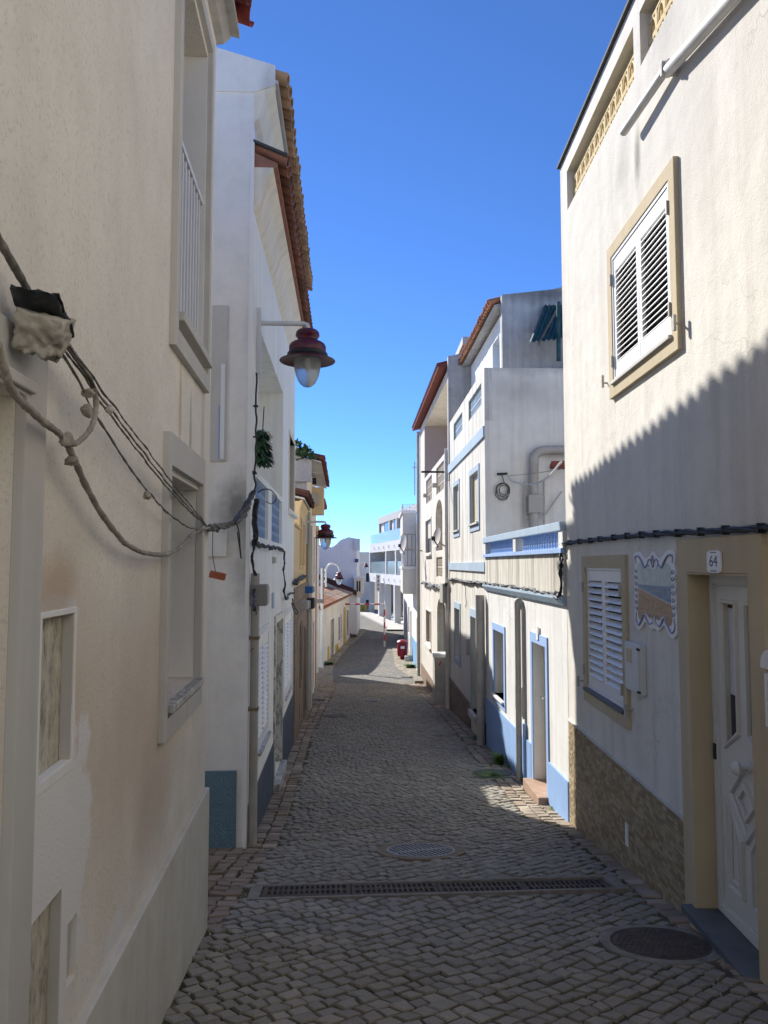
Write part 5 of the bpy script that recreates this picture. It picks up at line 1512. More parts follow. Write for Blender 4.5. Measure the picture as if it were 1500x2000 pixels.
wtube([sw(1024, 1010, 0.1), sw(1063, 1009, 0.1)], 0.02, 'brace', 'pipe', e); wtube([sw(1063, 1008, 0.1), sw(1097, 960, 0.1)], 0.015, 'brace', 'pipe', e)
e = empty('wire_coil', sw(985, 940, 0.05)); tag(e, 'coil of loose wire hanging on the white side wall', 'wire')
for k in range(5):
    cxp, cyp, rr = 984 + random.uniform(-3, 3), 957 + random.uniform(-4, 4), random.uniform(9, 15)
    pts = [sw(cxp + rr * cos(t * 0.55) * (1 + 0.1 * sin(t * k)), cyp + rr * 1.2 * sin(t * 0.55), 0.03 + 0.01 * k) for t in range(13)]
    wtube(pts, 0.008, 'loop', 'cablegrey', e, 6)
wtube([sw(971, 926, 0.05), sw(991, 925, 0.05)], 0.022, 'bracket', 'cable', e)
wtube([sw(980, 927, 0.05), sw(985, 943, 0.05)], 0.008, 'loop', 'cablegrey', e)
cable_thing('white_cable', 'white cable sagging from the side wall bracket to the corner house', [sw(992, 930, 0.1), sw(1005, 941, 0.15), sw(1040, 946, 0.5), sw(1070, 932, 1.2), sw(1096, 902, 2.2)], 0.018, 'pipewhite', 8)
cable_thing('white_cable', 'thin pale wire strung straight across the terrace side wall', [sw(992, 929, 0.1), sw(1040, 925, 0.4), sw(1096, 916, 1.5)], 0.007, 'pipegrey', 6)
e = empty('awning_tile', sw(1085, 915, 0.3)); tag(e, 'small red tiled canopy edge beside the duct', 'canopy')
mb = MB(); a = sw(1062, 914) - e.location; b = sw(1110, 902) - e.location
mb.hprism([(a.x, -0.35), (b.x, -0.5), (b.x, 0.25), (a.x + 0.1, 0.25)], a.z - 0.03, a.z + 0.04); mb.build('tile', M['tilemaroon'], e)
# ---- upper house set back on the terrace, with a gable wall and a green sheet awning
F = FU = Fac((2.42, 15.0), (2.26, 19.6), 1)
ru = froot(F, 'attic_house', 'set back upper house with orange tile eave above the terrace', 'house')
zf = ztt
zu = EYE + (1102 - 592) / 1500 * 15.0
zw = F.hit(982, 608)[1]
wall(F, ru, 0.02, F.L, zw, 4.5, [(0.05 + 0.6, 1.5, zf + 0.05, zf + 2.1, 0.15)], M['white'], zb=zf - 0.2, backmat=M['skyblue'], sidemat=M['R4side'])
mb = MB(F); zg = F.hit(983, 588)[1]
mb.sprism([(0.10, zf - 0.1), (0.10, zg), (-4.5, zg + 0.55), (-4.5, zf - 0.1)], -0.16, 0.018); mb.build('gable_wall', M['R4side'], ru)
eave(F, ru, 0.03, F.L + 0.6, zw + 0.0, 0.32, M['tilebright'], 16, 0.2, back=2.0)
mb = MB(F); mb.tube([(0.05, 0.06, zw - 0.2), (0.05, 0.06, zf)], 0.04, 10); mb.build('rain_pipe', M['pipewhite'], ru, smooth=50)
cs = empty('green_awning', at(1065, 640, 13.6)); tag(cs, 'dark green corrugated sheet awning under the gable', 'awning')
a = at(1033, 668, 13.9); b = at(1062, 596, 14.8); c = at(1160, 655, 13.9); d = at(1160, 596, 14.8)
mb = MB(); n = 26; base = cs.location
for k in range(n):
    t0, t1 = k / n, (k + 1) / n
    z = 0.02 if k % 2 else -0.02; z2 = -z
    P0, P1 = a.lerp(c, t0), a.lerp(c, t1); Q0, Q1 = b.lerp(d, t0), b.lerp(d, t1)
    mb.face([tuple(P0 - base + Vector((0, 0, z))), tuple(P1 - base + Vector((0, 0, z2))), tuple(Q1 - base + Vector((0, 0, z2))), tuple(Q0 - base + Vector((0, 0, z)))])
mb.build('sheet', M['green'], cs, recalc=False)
wtube([at(1052, 672, 13.85), at(1090, 600, 14.7)], 0.025, 'rafter', 'wood', cs)
wtube([at(1091, 590, 13.9), at(1091, 705, 13.9)], 0.04, 'post', 'green', cs)
# concrete canopy and chimney further back
F2 = Fac((2.5, 21.0), (2.4, 26.0), 1)
rc = froot(F2, 'roof_house', 'white roof storey with a thin concrete canopy behind the tile eave', 'house')
zc = F2.hit(958, 612)[1]
wall(F2, rc, 0, F2.L, zc - 0.05, 3.0, [], M['white'], zb=ztt)
mb = MB(F2); mb.box(-0.3, F2.L, -3.0, 0.35, zc, zc + 0.22); mb.build('canopy', M['concretewall'], rc, bevel=0.01)
# ================================================================== RIGHT: old house with red eave, loggia and arches
F = FR4
r4 = froot(F, 'arcade_house', 'tall old white house with maroon eave, loggia and arched openings', 'house')
zt4 = (F.hit(876, 722)[1] + F.hit(822, 818)[1]) / 2
zt4 = F.hit(874, 722)[1]
def fr4(xn, xf, yt, yb):
    ym = (yt + yb) / 2; xm = (xn + xf) / 2
    return (F.hit(xn, ym)[0], F.hit(xf, ym)[0], F.hit(xm, yb)[1], F.hit(xm, yt)[1])
zlo = (F.hit(872, 886)[1] + F.hit(830, 930)[1]) / 2
log = (0.10, F.hit(829, 850)[0], zlo, zt4 - 0.22)
pn1 = fr4(867, 852, 897, 942); pn2 = fr4(843.5, 832, 920, 958)
zpn0, zpn1 = zlo - 0.95, zlo - 0.15
pn1 = (pn1[0], pn1[1], zpn0, zpn1); pn2 = (pn2[0], pn2[1], zpn0, zpn1)
arc = fr4(864, 851, 976, 1075); win = fr4(842.5, 832, 1015, 1080); lat = fr4(864, 852, 1088, 1127)
garc = fr4(871, 854, 1168, 1350); gwin = fr4(842, 833, 1193, 1258)
wall(F, r4, 0, F.L, zt4, 6.0, [(*log, 1.2), (*pn1, 0.12), (*pn2, 0.12), (*arc, 0.8), (*win, 0.12), (*lat, 0.15), (garc[0], garc[1], F.g(F.L) + 0.2, garc[3], 0.9), (*gwin, 0.15)], M['R4'], sidemat=M['R4side'], backmat=M['pink'])
mb = MB(F); zg = F.hit(878, 694)[1]
mb.sprism([(0.03, zt4 - 3), (0.03, zg), (-3.2, zg + 0.7), (-6.0, zg + 0.3), (-6.0, zt4 - 3)], -0.22, -0.004); mb.build('gable_wall', M['R4side'], r4)
mb = MB(F); mb.sprism([(0.26, zt4 + 0.001), (0.28, zt4 + 0.08), (-3.0, zt4 + 1.0), (-3.0, zt4 + 0.8)], 0.0, F.L + 0.2); rf = mb.build('roof', M['tilemaroon'], r4)
me = tile_mesh(M['tilemaroon'])
n = int(F.L / 0.2)
for i in range(n): inst('roof_tile', me, rf, F.T((i + 0.5) * F.L / n, 0.31, zt4 + 0.13), (-radians(15), 0, random.uniform(-0.03, 0.03)))
mb = MB(F); mb.box(log[1] - 0.02, log[1] - 0.002, -1.19, -0.01, log[2] + 0.002, log[3] - 0.002); mb.build('loggia_lining', M['pink'], r4)
mb = MB(F); mb.box(log[0] + 0.002, log[1] - 0.021, -1.19, -0.01, log[3] - 0.015, log[3] - 0.002); mb.build('loggia_lining', M['cream'], r4)
for q in (arc, garc):
    mb = MB(F); mb.box(q[1] - 0.02, q[1] - 0.002, -0.79, -0.19, max(q[2], F.g(F.L) + 0.21) + 0.002, q[3] - 0.002); mb.build('arch_lining', M['pink'], r4)
def spandrel(q, mat, depth, root, name='arch'):
    """fills the top corners of an opening so that it reads as an arch"""
    mb = MB(F); cx = (q[0] + q[1]) / 2; r = (q[1] - q[0]) / 2; ht = min(0.45, r)
    for sg_ in (-1, 1):
        pts = [(cx + sg_ * r, q[3])] + [(cx + sg_ * r * cos(pi / 2 * k / 6), q[3] - ht + ht * sin(pi / 2 * k / 6)) for k in range(7)]
        mb.prism(pts, -0.18, -0.001)
    mb.build(name, mat, root)
spandrel(arc, M['R4'], 0.2, r4); spandrel((garc[0], garc[1], garc[2], garc[3]), M['R4'], 0.2, r4)
for q in (pn1, pn2, lat):
    nx_ = max(2, int(round((q[1] - q[0]) / 0.28))); nz_ = max(2, int(round((q[3] - q[2]) / 0.26)))
    me = breeze_block((q[1] - q[0]) / nx_ - 0.004, (q[3] - q[2]) / nz_ - 0.004, 0.05, M['latticegrey'], 2)
    for i in range(nx_):
        for j in range(nz_): inst('lattice_block', me, r4, F.T(q[0] + (i + 0.5) * (q[1] - q[0]) / nx_, -0.09, q[2] + (j + 0.5) * (q[3] - q[2]) / nz_))
for q in (win, gwin):
    w = MB(F).ring(q[0] - 0.05, q[1] + 0.05, q[2] - 0.05, q[3] + 0.05, 0.06, -0.1, 0.02).build('window', M['R4'], r4)
    mb = MB(F); mb.box(q[0] + 0.01, q[1] - 0.01, -0.11, -0.08, q[2] + 0.01, q[3] - 0.01); mb.build('pane', M['dark' if q is win else 'wood'], w)
    if q is win:
        mb = MB(F); mb.box(q[0] + 0.06, q[1] - 0.06, -0.08, -0.06, q[2] + (q[3] - q[2]) * 0.45, q[3] - 0.02); mb.build('blind', M['rollercream'], w)
    mb = MB(F); mb.box(q[0] - 0.07, q[1] + 0.07, -0.1, 0.08, q[2] - 0.11, q[2] - 0.052); mb.build('sill', M['R4'], w)
mb = MB(F); mb.box(garc[0] + 0.3, garc[1] - 0.1, -0.88, -0.82, F.g(F.L) + 0.21, garc[3] - 0.5); mb.build('door', M['skyblue'], r4)
ds = F.L - 0.25
mb = MB(F); mb.tube([(ds, 0.08, zt4 - 0.1), (ds, 0.08, F.g(ds))], 0.06, 10); mb.build('rain_pipe', M['pipe'], r4, smooth=50)
mb = MB(F); mb.tube([(0.08, 0.06, zlo), (0.08, 0.06, F.g(0.1))], 0.045, 10); mb.build('rain_pipe', M['pipewhite'], r4, smooth=50)
mb = MB(F); mb.box(0.02, 0.75, 0.0, 0.18, F.hit(870, 1175)[1], F.hit(870, 1138)[1]); mb.build('junction_box', M['boxgrey'], r4, bevel=0.01)
mb = MB(F); zz = F.hit(870, 926)[1]; mb.tube([(0.3, 0.0, zz), (0.3, 0.7, zz)], 0.03, 6); mb.build('spout', M['cable'], r4)
for (x, y) in ((854, 948), (835, 968)):
    s, z = F.hit(x, y); mb = MB(F); mb.box(s - 0.1, s + 0.1, 0, 0.15, z - 0.06, z + 0.06); mb.build('spout', M['pipe'], r4)
mb = MB(F); a, b = F.L - 1.6, F.L - 0.3; mb.prism([(garc[1] + 0.1, F.g(F.L) - 0.4), (F.L - 0.4, F.g(F.L) - 0.4), (F.L - 0.4, F.g(F.L) + 0.75), (garc[1] + 0.1, F.g(F.L) + 0.75)], -0.001, 0.02); mb.build('plinth', M['brownstone'], r4)
cable_thing('wall_cable', 'drooping black cables on the old arcade house above its doorway', fpath(F, [(872, 1140, 0.1), (862, 1148, 0.1), (848, 1143, 0.1), (835, 1140, 0.1), (823, 1138, 0.1)], 0.1), 0.022, 'cable', 10, strands=3, twist=2, wob=0.06)
# satellite dish
def dish(name, label, F, px, py, r, o=0.35, tilt=0.3):
    s, z = F.hit(px, py, o)
    e = empty(name, F.world(s, o, z)); tag(e, label, 'dish')
    mb = MB(); mb.lathe([(0, 0), (r * 0.35, 0.02 * r), (r * 0.7, 0.08 * r), (r, 0.18 * r), (r, 0.2 * r), (r * 0.7, 0.1 * r), (0, 0.02 * r)], (0, 0, 0), 24)
    d = mb.build('reflector', M['dishgrey'], e, smooth=50); d.rotation_euler = (radians(80), 0, radians(-72))
    ax = Vector((-0.6, -0.75, 0.25)).normalized()
    mb = MB(); mb.tube([Vector((0, 0, -r)), ax * r * 0.9 + Vector((0, 0, -r * 0.35))], 0.018, 6); mb.build('arm', M['cable'], e)
    mb = MB(); c_ = ax * r * 0.9 + Vector((0, 0, -r * 0.35)); mb.box(c_.x - 0.05, c_.x + 0.05, c_.y - 0.05, c_.y + 0.05, c_.z - 0.05, c_.z + 0.06); mb.build('receiver', M['cable'], e)
    mb = MB(); w_ = Vector((F.n.x, F.n.y, 0)) * -(o + 0.02); mb.tube([Vector((0, 0.03, -0.1)), w_ + Vector((0, 0, -0.25))], 0.025, 6); mb.build('bracket', M['pipegrey'], e)
    return e
dish('satellite_dish', 'grey satellite dish in front of the arched loggia opening', F, 856, 1050, 0.27, 0.18)
# grey cabinet on the street
c0 = on_ground(849, 1378)
cb = empty('electric_cabinet', (c0.x, c0.y, gh(c0.y) + 0.01), 0.02); tag(cb, 'grey street electricity cabinet against the old arcade house', 'cabinet')
hc = 97 * c0.y / 1500
mb = MB(); mb.box(0, 0.36, 0, 0.62, 0.0, hc * 0.27); mb.build('base', M['boxgrey'], cb, bevel=0.006)
mb = MB(); mb.box(0.006, 0.354, 0.006, 0.614, hc * 0.27 + 0.004, hc * 0.93); mb.build('case', M['boxgrey'], cb, bevel=0.006)
mb = MB(); mb.sprism([(-0.02, hc * 0.932), (0.64, hc * 0.932), (0.62, hc), (0.0, hc)], -0.025, 0.385); mb.build('lid', M['meter'], cb, bevel=0.006)
mb = MB(); mb.box(0.03, 0.33, -0.006, 0.005, hc * 0.30, hc * 0.90); mb.build('door', M['boxgrey'], cb, bevel=0.003)
mb = MB(); mb.prism([(0.10, hc * 0.78), (0.14, hc * 0.78), (0.20, hc * 0.86), (0.16, hc * 0.86)], -0.009, -0.0062); mb.build('red_mark', M['red'], cb)
mb = MB(); mb.prism([(0.19, hc * 0.80), (0.22, hc * 0.80), (0.25, hc * 0.86), (0.22, hc * 0.86)], -0.009, -0.0062); mb.build('yellow_mark', M['beige'], cb)
# ================================================================== RIGHT: white houses further down
F = FR5
r5 = froot(F, 'bay_house', 'white house with a projecting enclosed grey bay and sky blue dado', 'house')
sY = F.sofY
zt5 = EYE + 1.9
ws = [(sY(31.0), sY(31.9), F.g(sY(31)) + 1.0, F.g(sY(31)) + 2.3, 0.15)]
ghole = [(sY(y0), sY(y1), F.g(sY(y0)) + z0, F.g(sY(y0)) + z1, 0.2) for (y0, y1, z0, z1) in ((31.2, 32.2, 1.0, 2.5), (33.6, 34.6, 0.02, 2.3), (41.0, 42.0, 0.0, 2.4), (44.0, 45.2, 1.0, 2.5), (47.5, 48.8, 1.0, 2.5), (51.0, 52.4, 1.0, 2.5))]
uh = [(sY(y0), sY(y1), EYE - 1.0, EYE + 0.6, 0.2) for (y0, y1) in ((31.0, 32.2), (42.0, 43.2), (46.0, 47.2), (50.5, 51.8))]
wall(F, r5, 0, F.L, zt5, 6.0, ghole + uh, M['R5'], backmat=M['dark'])
for h in ghole + uh:
    w = MB(F).ring(h[0] - 0.1, h[1] + 0.1, h[2] - 0.08, h[3] + 0.1, 0.1, -0.02, 0.025).build('window' if h[2] > F.g(h[0]) + 0.5 else 'door_frame', M['white'], r5)
    mb = MB(F); mb.box(h[0] + 0.01, h[1] - 0.01, -0.16, -0.12, h[2] + 0.01, h[3] - 0.01); mb.build('pane', M['glass'], w)
    mb = MB(F); mb.box((h[0] + h[1]) / 2 - 0.04, (h[0] + h[1]) / 2 + 0.04, -0.12, -0.1, h[2] + 0.01, h[3] - 0.01); mb.build('mullion', M['gloss'], w)
mb = MB(F); a, b = sY(29.9), sY(33.4); mb.prism([(a, F.g(a) - 0.3), (b, F.g(b) - 0.3), (b, F.g(a) + 1.3), (a, F.g(a) + 1.5)], 0.0, 0.02); mb.build('dado', M['skyblue'], r5)
mb = MB(F); a, b = sY(34.8), sY(40.8); mb.prism([(a, F.g(a) - 0.3), (b, F.g(b) - 0.3), (b, F.g(b) + 1.2), (a, F.g(a) + 1.2)], 0.0, 0.02); mb.build('dado', M['skyblue'], r5)
mb = MB(F); a, b = sY(42.2), sY(55); mb.prism([(a, F.g(a) - 0.3), (b, F.g(b) - 0.3), (b, F.g(b) + 0.9), (a, F.g(a) + 0.9)], 0.0, 0.02); mb.build('dado', M['trimgrey'], r5)
b0, b1 = sY(35.4), sY(39.6)
zb0, zb1 = at(800, 1160, 35.5).z, at(800, 1003, 35.5).z
mb = MB(F); mb.box(b0, b1, 0.001, 0.62, zb0, zb0 + 1.15); bay = mb.build('bay', M['baygrey'], r5, bevel=0.02)
mb = MB(F); mb.box(b0 - 0.02, b1 + 0.02, 0.001, 0.66, zb0 + 1.151, zb0 + 1.27); mb.build('ledge', M['white'], bay)
mb = MB(F); mb.box(b0 + 0.06, b1 - 0.06, 0.001, 0.55, zb0 + 1.271, zb0 + 2.75); mb.build('glazing', M['boxgrey'], bay)
for k in range(3):
    mb = MB(F); x = 0.03 + k * 0.19; mb.box(b0 + 0.02, b0 + 0.058, x, x + 0.15, zb0 + 1.30, zb0 + 2.0); mb.build('pane', M['meter'], bay)
    mb = MB(F); mb.box(b0 + 0.02, b0 + 0.058, x, x + 0.15, zb0 + 2.06, zb0 + 2.72); mb.build('pane', M['baygrey'], bay)
for k in range(6):
    mb = MB(F); a = b0 + 0.1 + k * (b1 - b0 - 0.2) / 6; mb.box(a, a + 0.08, 0.552, 0.60, zb0 + 1.28, zb0 + 2.74); mb.build('mullion', M['white'], bay)
mb = MB(F); mb.box(b0, b1, 0.001, 0.62, zb0 + 2.751, zb1); mb.build('bay_top', M['baygrey'], bay, bevel=0.02)
mb = MB(F); mb.box(b0 - 0.05, b1 + 0.05, 0.001, 0.70, zb1 + 0.001, zb1 + 0.12); mb.build('cornice', M['white'], bay, bevel=0.02)
me = breeze_block(0.3, 0.3, 0.05, M['rail'], 2)
for i in range(12): inst('lattice_block', me, r5, F.T(b0 + 0.2 + i * 0.33, 0.6 - 0.0, zb1 + 0.28))
for i in range(2):
    o = inst('lattice_block', me, r5, F.T(b0 + 0.02, 0.45 - i * 0.31, zb1 + 0.28), (0, 0, pi / 2))
dish('satellite_dish', 'grey satellite dish on the far side of the grey bay', F, 790, 1064, 0.34, 0.75)
an = empty('television_antenna', at(810, 945, 33.0)); tag(an, 'thin rooftop television antenna against the sky', 'antenna')
b_ = an.location
mb = MB(); mb.tube([Vector((0, 0, -0.5)), at(810, 902, 33.0) - b_], 0.025, 6); mb.build('mast', M['pipegrey'], an)
mb = MB(); mb.tube([at(806, 913, 33.0) - b_, at(823, 913, 33.0) - b_], 0.018, 6); mb.build('boom', M['pipegrey'], an)
for x in (807, 812, 817, 822):
    mb = MB(); c_ = at(x, 913, 33.0) - b_; mb.tube([c_ + Vector((0, -0.3, 0)), c_ + Vector((0, 0.3, 0))], 0.012, 5); mb.build('element', M['pipegrey'], an)
sb = empty('doorstep_slab', on_ground(820, 1335)); tag(sb, 'low pale stone doorstep at the end of the old arcade house', 'step')
mb = MB(); mb.box(-0.2, 0.25, -0.4, 0.9, -0.1, 0.16); mb.build('slab', M['concrete'], sb, bevel=0.02)
# litter bin
c0 = on_ground(786, 1289)
rb = empty('litter_bin', (c0.x, c0.y, gh(c0.y))); tag(rb, 'dark red litter bin standing on the right pavement', 'bin')
k = c0.y / 1500.0
mb = MB(); mb.lathe([(0, 0.0), (0.11, 0.0), (0.13, 0.12), (0.10, 0.16), (0.24, 0.20), (0.27, 0.35), (0.27, 0.78), (0.25, 0.82), (0, 0.83)], (0, 0, 0), 16); mb.build('body', M['binred'], rb, smooth=40)
mb = MB(); mb.lathe([(0.20, 0.86), (0.29, 0.86), (0.29, 0.93), (0.22, 1.0), (0.08, 1.04), (0, 1.04)], (0, 0, 0), 16); mb.build('lid', M['binred'], rb, smooth=40)
for sx in (-1, 1):
    mb = MB(); mb.box(sx * 0.24 - 0.03, sx * 0.24 + 0.03, -0.05, 0.05, 0.80, 0.98); mb.build('handle', M['binred'], rb, bevel=0.01)
mb = MB(); mb.box(-0.10, 0.10, -0.285, -0.262, 0.60, 0.72); mb.build('badge', M['gloss'], rb)
pb = empty('concrete_block', on_ground(800, 1292)); tag(pb, 'small pale concrete block beside the dark red bin', 'block')
mb = MB(); mb.box(-0.25, 0.3, -0.2, 0.2, -0.1, 0.28); mb.build('slab', M['concretewall'], pb, bevel=0.02)
# ================================================================== FAR: modern white building
F = FR6
r6 = froot(F, 'modern_building', 'modern white three storey building with glass balconies', 'building')
g0 = -3.45
zA, zB_, zC = EYE + 2.05, EYE + 0.9, EYE + 4.4
zfl1 = EYE - 0.85
sx = lambda x: F.hit(x, 1100)[0]
colr = [sx(752), sx(736), sx(726)]
mb = MB(F)
gl = F.L
up_a = F.hit(738, 1030)[0]
def band(z0, z1, o=0.0, mat='modern', name='balcony_front', s0=-3.0, s1=None):
    mb = MB(F); mb.box(s0, s1 or gl, -2.2, o, z0, z1); return mb.build(name, M[mat], r6)
zb1_, zt1_ = F.hit(752, 1092 + 53)[1], F.hit(752, 1121)[1]
z1a, z1b = F.hit(760, 1141)[1], F.hit(760, 1122)[1]       # first floor slab
z2a, z2b = F.hit(760, 1076)[1], F.hit(760, 1057)[1]       # second floor slab
mb = MB(F); mb.box(-3.0, gl, -8.0, -2.2, -6.0, z2b); mb.build('core', M['moderngrey'], r6)
band(z1a, z1b); band(z2a, z2b)
mb = MB(F); mb.box(-3.0, gl, -2.2, 0.05, -4.2, -3.36); mb.build('base', M['modern'], r6)
for a in [-0.5, sx(770) , sx(752), sx(740), gl - 0.25]:
    mb = MB(F); mb.box(a - 0.28, a + 0.28, -0.5, 0.02, -3.359, z1a - 0.001); mb.build('column', M['modern'], r6)
for a in [-0.5, sx(772), sx(753), gl - 0.25]:
    mb = MB(F); mb.box(a - 0.22, a + 0.22, -2.2, -0.01, z1b + 0.001, z2a - 0.001); mb.build('column', M['modern'], r6)
sp = [-0.5, sx(772), sx(753), gl - 0.25]
for (a, b) in zip(sp, sp[1:]):
    mb = MB(F); mb.box(a + 0.24, b - 0.24, -0.12, -0.09, z1b + 0.002, z1b + 1.15); mb.build('balustrade_glass', M['railglass'], r6)
    mb = MB(F); mb.box(a + 0.9, b - 0.5, -2.199, -2.12, z1b + 0.002, z1b + 2.2); w = mb.build('window', M['glass'], r6)
    mb = MB(F); m0 = (a + b) / 2; mb.box(m0 - 0.06, m0 + 0.06, -2.119, -2.08, z1b + 0.002, z1b + 2.2); mb.build('mullion', M['meterdark'], w)
sp = [-0.5, sx(770), sx(752), sx(740), gl - 0.25]
for (a, b) in zip(sp, sp[1:]):
    mb = MB(F); mb.box(a + 0.5, b - 0.4, -1.2, -1.1, -3.35, z1a - 0.05); w = mb.build('shop_window', M['glass'], r6)
    mb = MB(F); mb.ring(a + 0.45, b - 0.35, -3.355, z1a - 0.02, 0.08, -1.1, -1.04); mb.build('frame', M['meter'], w)
# top storey, set back
ua, ub = F.hit(800, 1020)[0] - 3, F.hit(738.5, 1030, -2.0)[0]
tz0, tz1 = z2b + 0.001, F.hit(739, 1012, -2.0)[1]
us = [(sx(787) - 1.0, sx(776)), (sx(770), sx(761)), (sx(755.5), sx(746))]
mb = MB(F); mb.box(-6, ub, -8.0, -2.3, tz0, tz1); mb.build('top_storey', M['moderngrey'], r6)
mb = MB(F); mb.box(-6, ub, -2.3, -2.0, tz1 - 0.7, tz1); mb.build('fascia', M['moderngrey'], r6)
for a in (ub - 0.2, F.hit(759, 1040, -2.0)[0], F.hit(773, 1040, -2.0)[0]):
    mb = MB(F); mb.box(a - 0.45, a + 0.2, -2.3, -2.02, tz0, tz1 - 0.701); mb.build('column', M['moderngrey'], r6)
for (a, b) in ((F.hit(772, 1040, -2)[0] + 0.25, F.hit(760.5, 1040, -2)[0] - 0.4), (F.hit(757.5, 1040, -2)[0] + 0.1, ub - 0.7), (-3.0, F.hit(775, 1040, -2)[0] - 0.4)):
    mb = MB(F); mb.box(a, b, -2.299, -2.2, tz0, tz1 - 0.71); w = mb.build('window', M['glass'], r6)
    mb = MB(F); mb.box(a + (b - a) * 0.55, a + (b - a) * 0.9, -2.199, -2.17, tz0, tz1 - 0.71); mb.build('curtain', M['modern'], w)
mb = MB(F); mb.box(-3, gl - 0.4, -0.15, -0.12, tz0, tz0 + 0.95); mb.build('balustrade_glass', M['railglass'], r6)
mb = MB(F); mb.box(gl - 0.43, gl - 0.4, -3.2, -0.151, tz0, tz0 + 0.95); mb.build('balustrade_glass', M['railglass'], r6)
for zz in (z1a + 0.35, z2a + 0.35):
    for k in range(6):
        a = 1.5 + k * 2.8; mb = MB(F); mb.tube([(a, 0.0, zz + 0.15), (a - 0.05, 0.08, zz + 0.12), (a, 0.06, zz - 0.1)], 0.03, 6); mb.build('wall_light', M['meter'], r6)
bs = empty('blade_sign', F.world(sx(748), 0.45, z1a)); tag(bs, 'vertical white sign with red marks on the modern building', 'sign')
mb = MB(); mb.box(-0.2, 0.2, -0.05, 0.05, -0.75, 0.8); bo = mb.build('board', M['modern'], bs)
for k in range(4):
    mb = MB(); z = 0.58 - k * 0.36; mb.prism([(-0.11, z - 0.11), (-0.02, z - 0.13), (0.12, z + 0.0), (0.04, z + 0.11), (-0.06, z + 0.12), (-0.02, z)], -0.062, -0.0502); mb.build('letter', M['tilemaroon'], bs)
# ================================================================== LEFT: near beige house
F = FL1
l1 = froot(F, 'beige_house', 'large beige rendered house with grey window surrounds close on the left', 'house')
zt1 = F.hit(425, 95)[1]
uw = (F.hit(346, 400)[0], F.hit(401, 400)[0], F.hit(397, 704)[1], F.hit(403, 101)[1])
lw = (F.hit(322, 1150)[0], F.hit(384, 1150)[0], F.hit(387, 1318)[1], F.hit(388, 958)[1])
p1 = (F.hit(76, 1350)[0], F.hit(141, 1340)[0], F.hit(141, 1482)[1], F.hit(144, 1198)[1])
p2 = (F.hit(49, 1880)[0], F.hit(118, 1850)[0], F.hit(110, 2060)[1], F.hit(122, 1733)[1])
p3 = (F.hit(131, 1850)[0], F.hit(149, 1845)[0], F.hit(149, 1902)[1], F.hit(150, 1782)[1])
sd = F.hit(64, 1000)[0]
dh = (sd - 1.25, sd - 0.14, F.g(sd - 0.7) + 0.1, F.hit(60, 790)[1])
wall(F, l1, 4.6, F.L, zt1 + 0.1, 5.0, [(*uw, 0.30), (*lw, 0.26), (*p1, 0.045), (*p2, 0.045), (*p3, 0.03), (*dh, 0.10)], M['L1'], backmat=M['white'])
# plaster-lined niches with flaking boards
for q, d in ((p1, 0.042), (p2, 0.042), (p3, 0.028)):
    mb = MB(F); mb.box(q[0] + 0.002, q[1] - 0.004, -d, -d + 0.008, q[2] + 0.002, q[3] - 0.002); mb.build('boarded_niche', M['limewash'] if q is not p3 else M['trimgrey'], l1)
    if q is p1:
        surround(F, l1, q[0] - 0.014, q[1] + 0.02, q[2] - 0.03, q[3] + 0.02, 0.018, 0.004, 'white', back=-0.03, name='niche_rim', wb=0.034, bevel=0.003)
    if q is not p3:
        mb = MB(F); mb.box(q[1] - 0.004, q[1] - 0.001, -d + 0.009, -0.001, q[2] + 0.002, q[3] - 0.002); mb.build('niche_lining', M['trimgrey'], l1)
# grey surrounds
surround(F, l1, uw[0] - 0.14, uw[1] + 0.075, uw[2] - 0.20, uw[3] + 0.12, 0.07, 0.035, 'trimgrey', back=-0.01, wb=0.10, wt=0.08)
mb = MB(F); mb.box(uw[0] - 0.05, uw[1] + 0.03, -0.28, 0.06, uw[2] - 0.05, uw[2] - 0.001); mb.build('sill', M['trimgrey'], l1, bevel=0.006)
w = MB(F).ring(uw[0], uw[1], uw[2] + 0.001, uw[3] - 0.001, 0.06, -0.29, -0.24).build('window', M['gloss'], l1)
mb = MB(F); mb.box(uw[0] + 0.06, uw[1] - 0.06, -0.285, -0.27, uw[2] + 0.06, uw[3] - 0.06); mb.build('pane', M['glass'], w)
for nm, q, m_ in (('jamb_lining', (uw[1] - 0.006, uw[1] - 0.001), 'rail'),):
    mb = MB(F); mb.box(q[0], q[1], -0.24, -0.002, uw[2] + 0.002, uw[3] - 0.002); mb.build(nm, M['white'], l1)
zr = F.hit(397, 408, -0.03)[1]
rl = MB(F); rl.box(uw[0] + 0.002, uw[1] - 0.008, -0.05, -0.012, zr - 0.03, zr); rl.box(uw[0] + 0.002, uw[1] - 0.008, -0.048, -0.014, uw[2] + 0.04, uw[2] + 0.065)
rl = rl.build('railing', M['rail'], l1, bevel=0.003)
nb = 9
bar = MB(); bar.box(-0.011, 0.011, -0.011, 0.011, 0, zr - 0.032 - uw[2] - 0.066); barm = bar.mesh('baluster', M['rail'], bevel=0.002)
for i in range(nb): inst('baluster', barm, rl, F.T(uw[0] + 0.03 + (uw[1] - uw[0] - 0.07) * (i + 0.5) / nb, -0.031, uw[2] + 0.066))
surround(F, l1, lw[0] - 0.10, lw[1] + 0.045, lw[2] - 0.16, lw[3] + 0.19, 0.055, 0.035, 'trimgrey', back=-0.01, wb=0.10, wt=0.16)
for a, b in ((lw[1] - 0.005, lw[1] - 0.001),):
    mb = MB(F); mb.box(a, b, -0.2, -0.002, lw[2] + 0.002, lw[3] - 0.002); mb.build('jamb_lining', M['white'], l1)
w = MB(F).ring(lw[0], lw[1], lw[2] + 0.02, lw[3] - 0.001, 0.06, -0.25, -0.20).build('window', M['gloss'], l1)
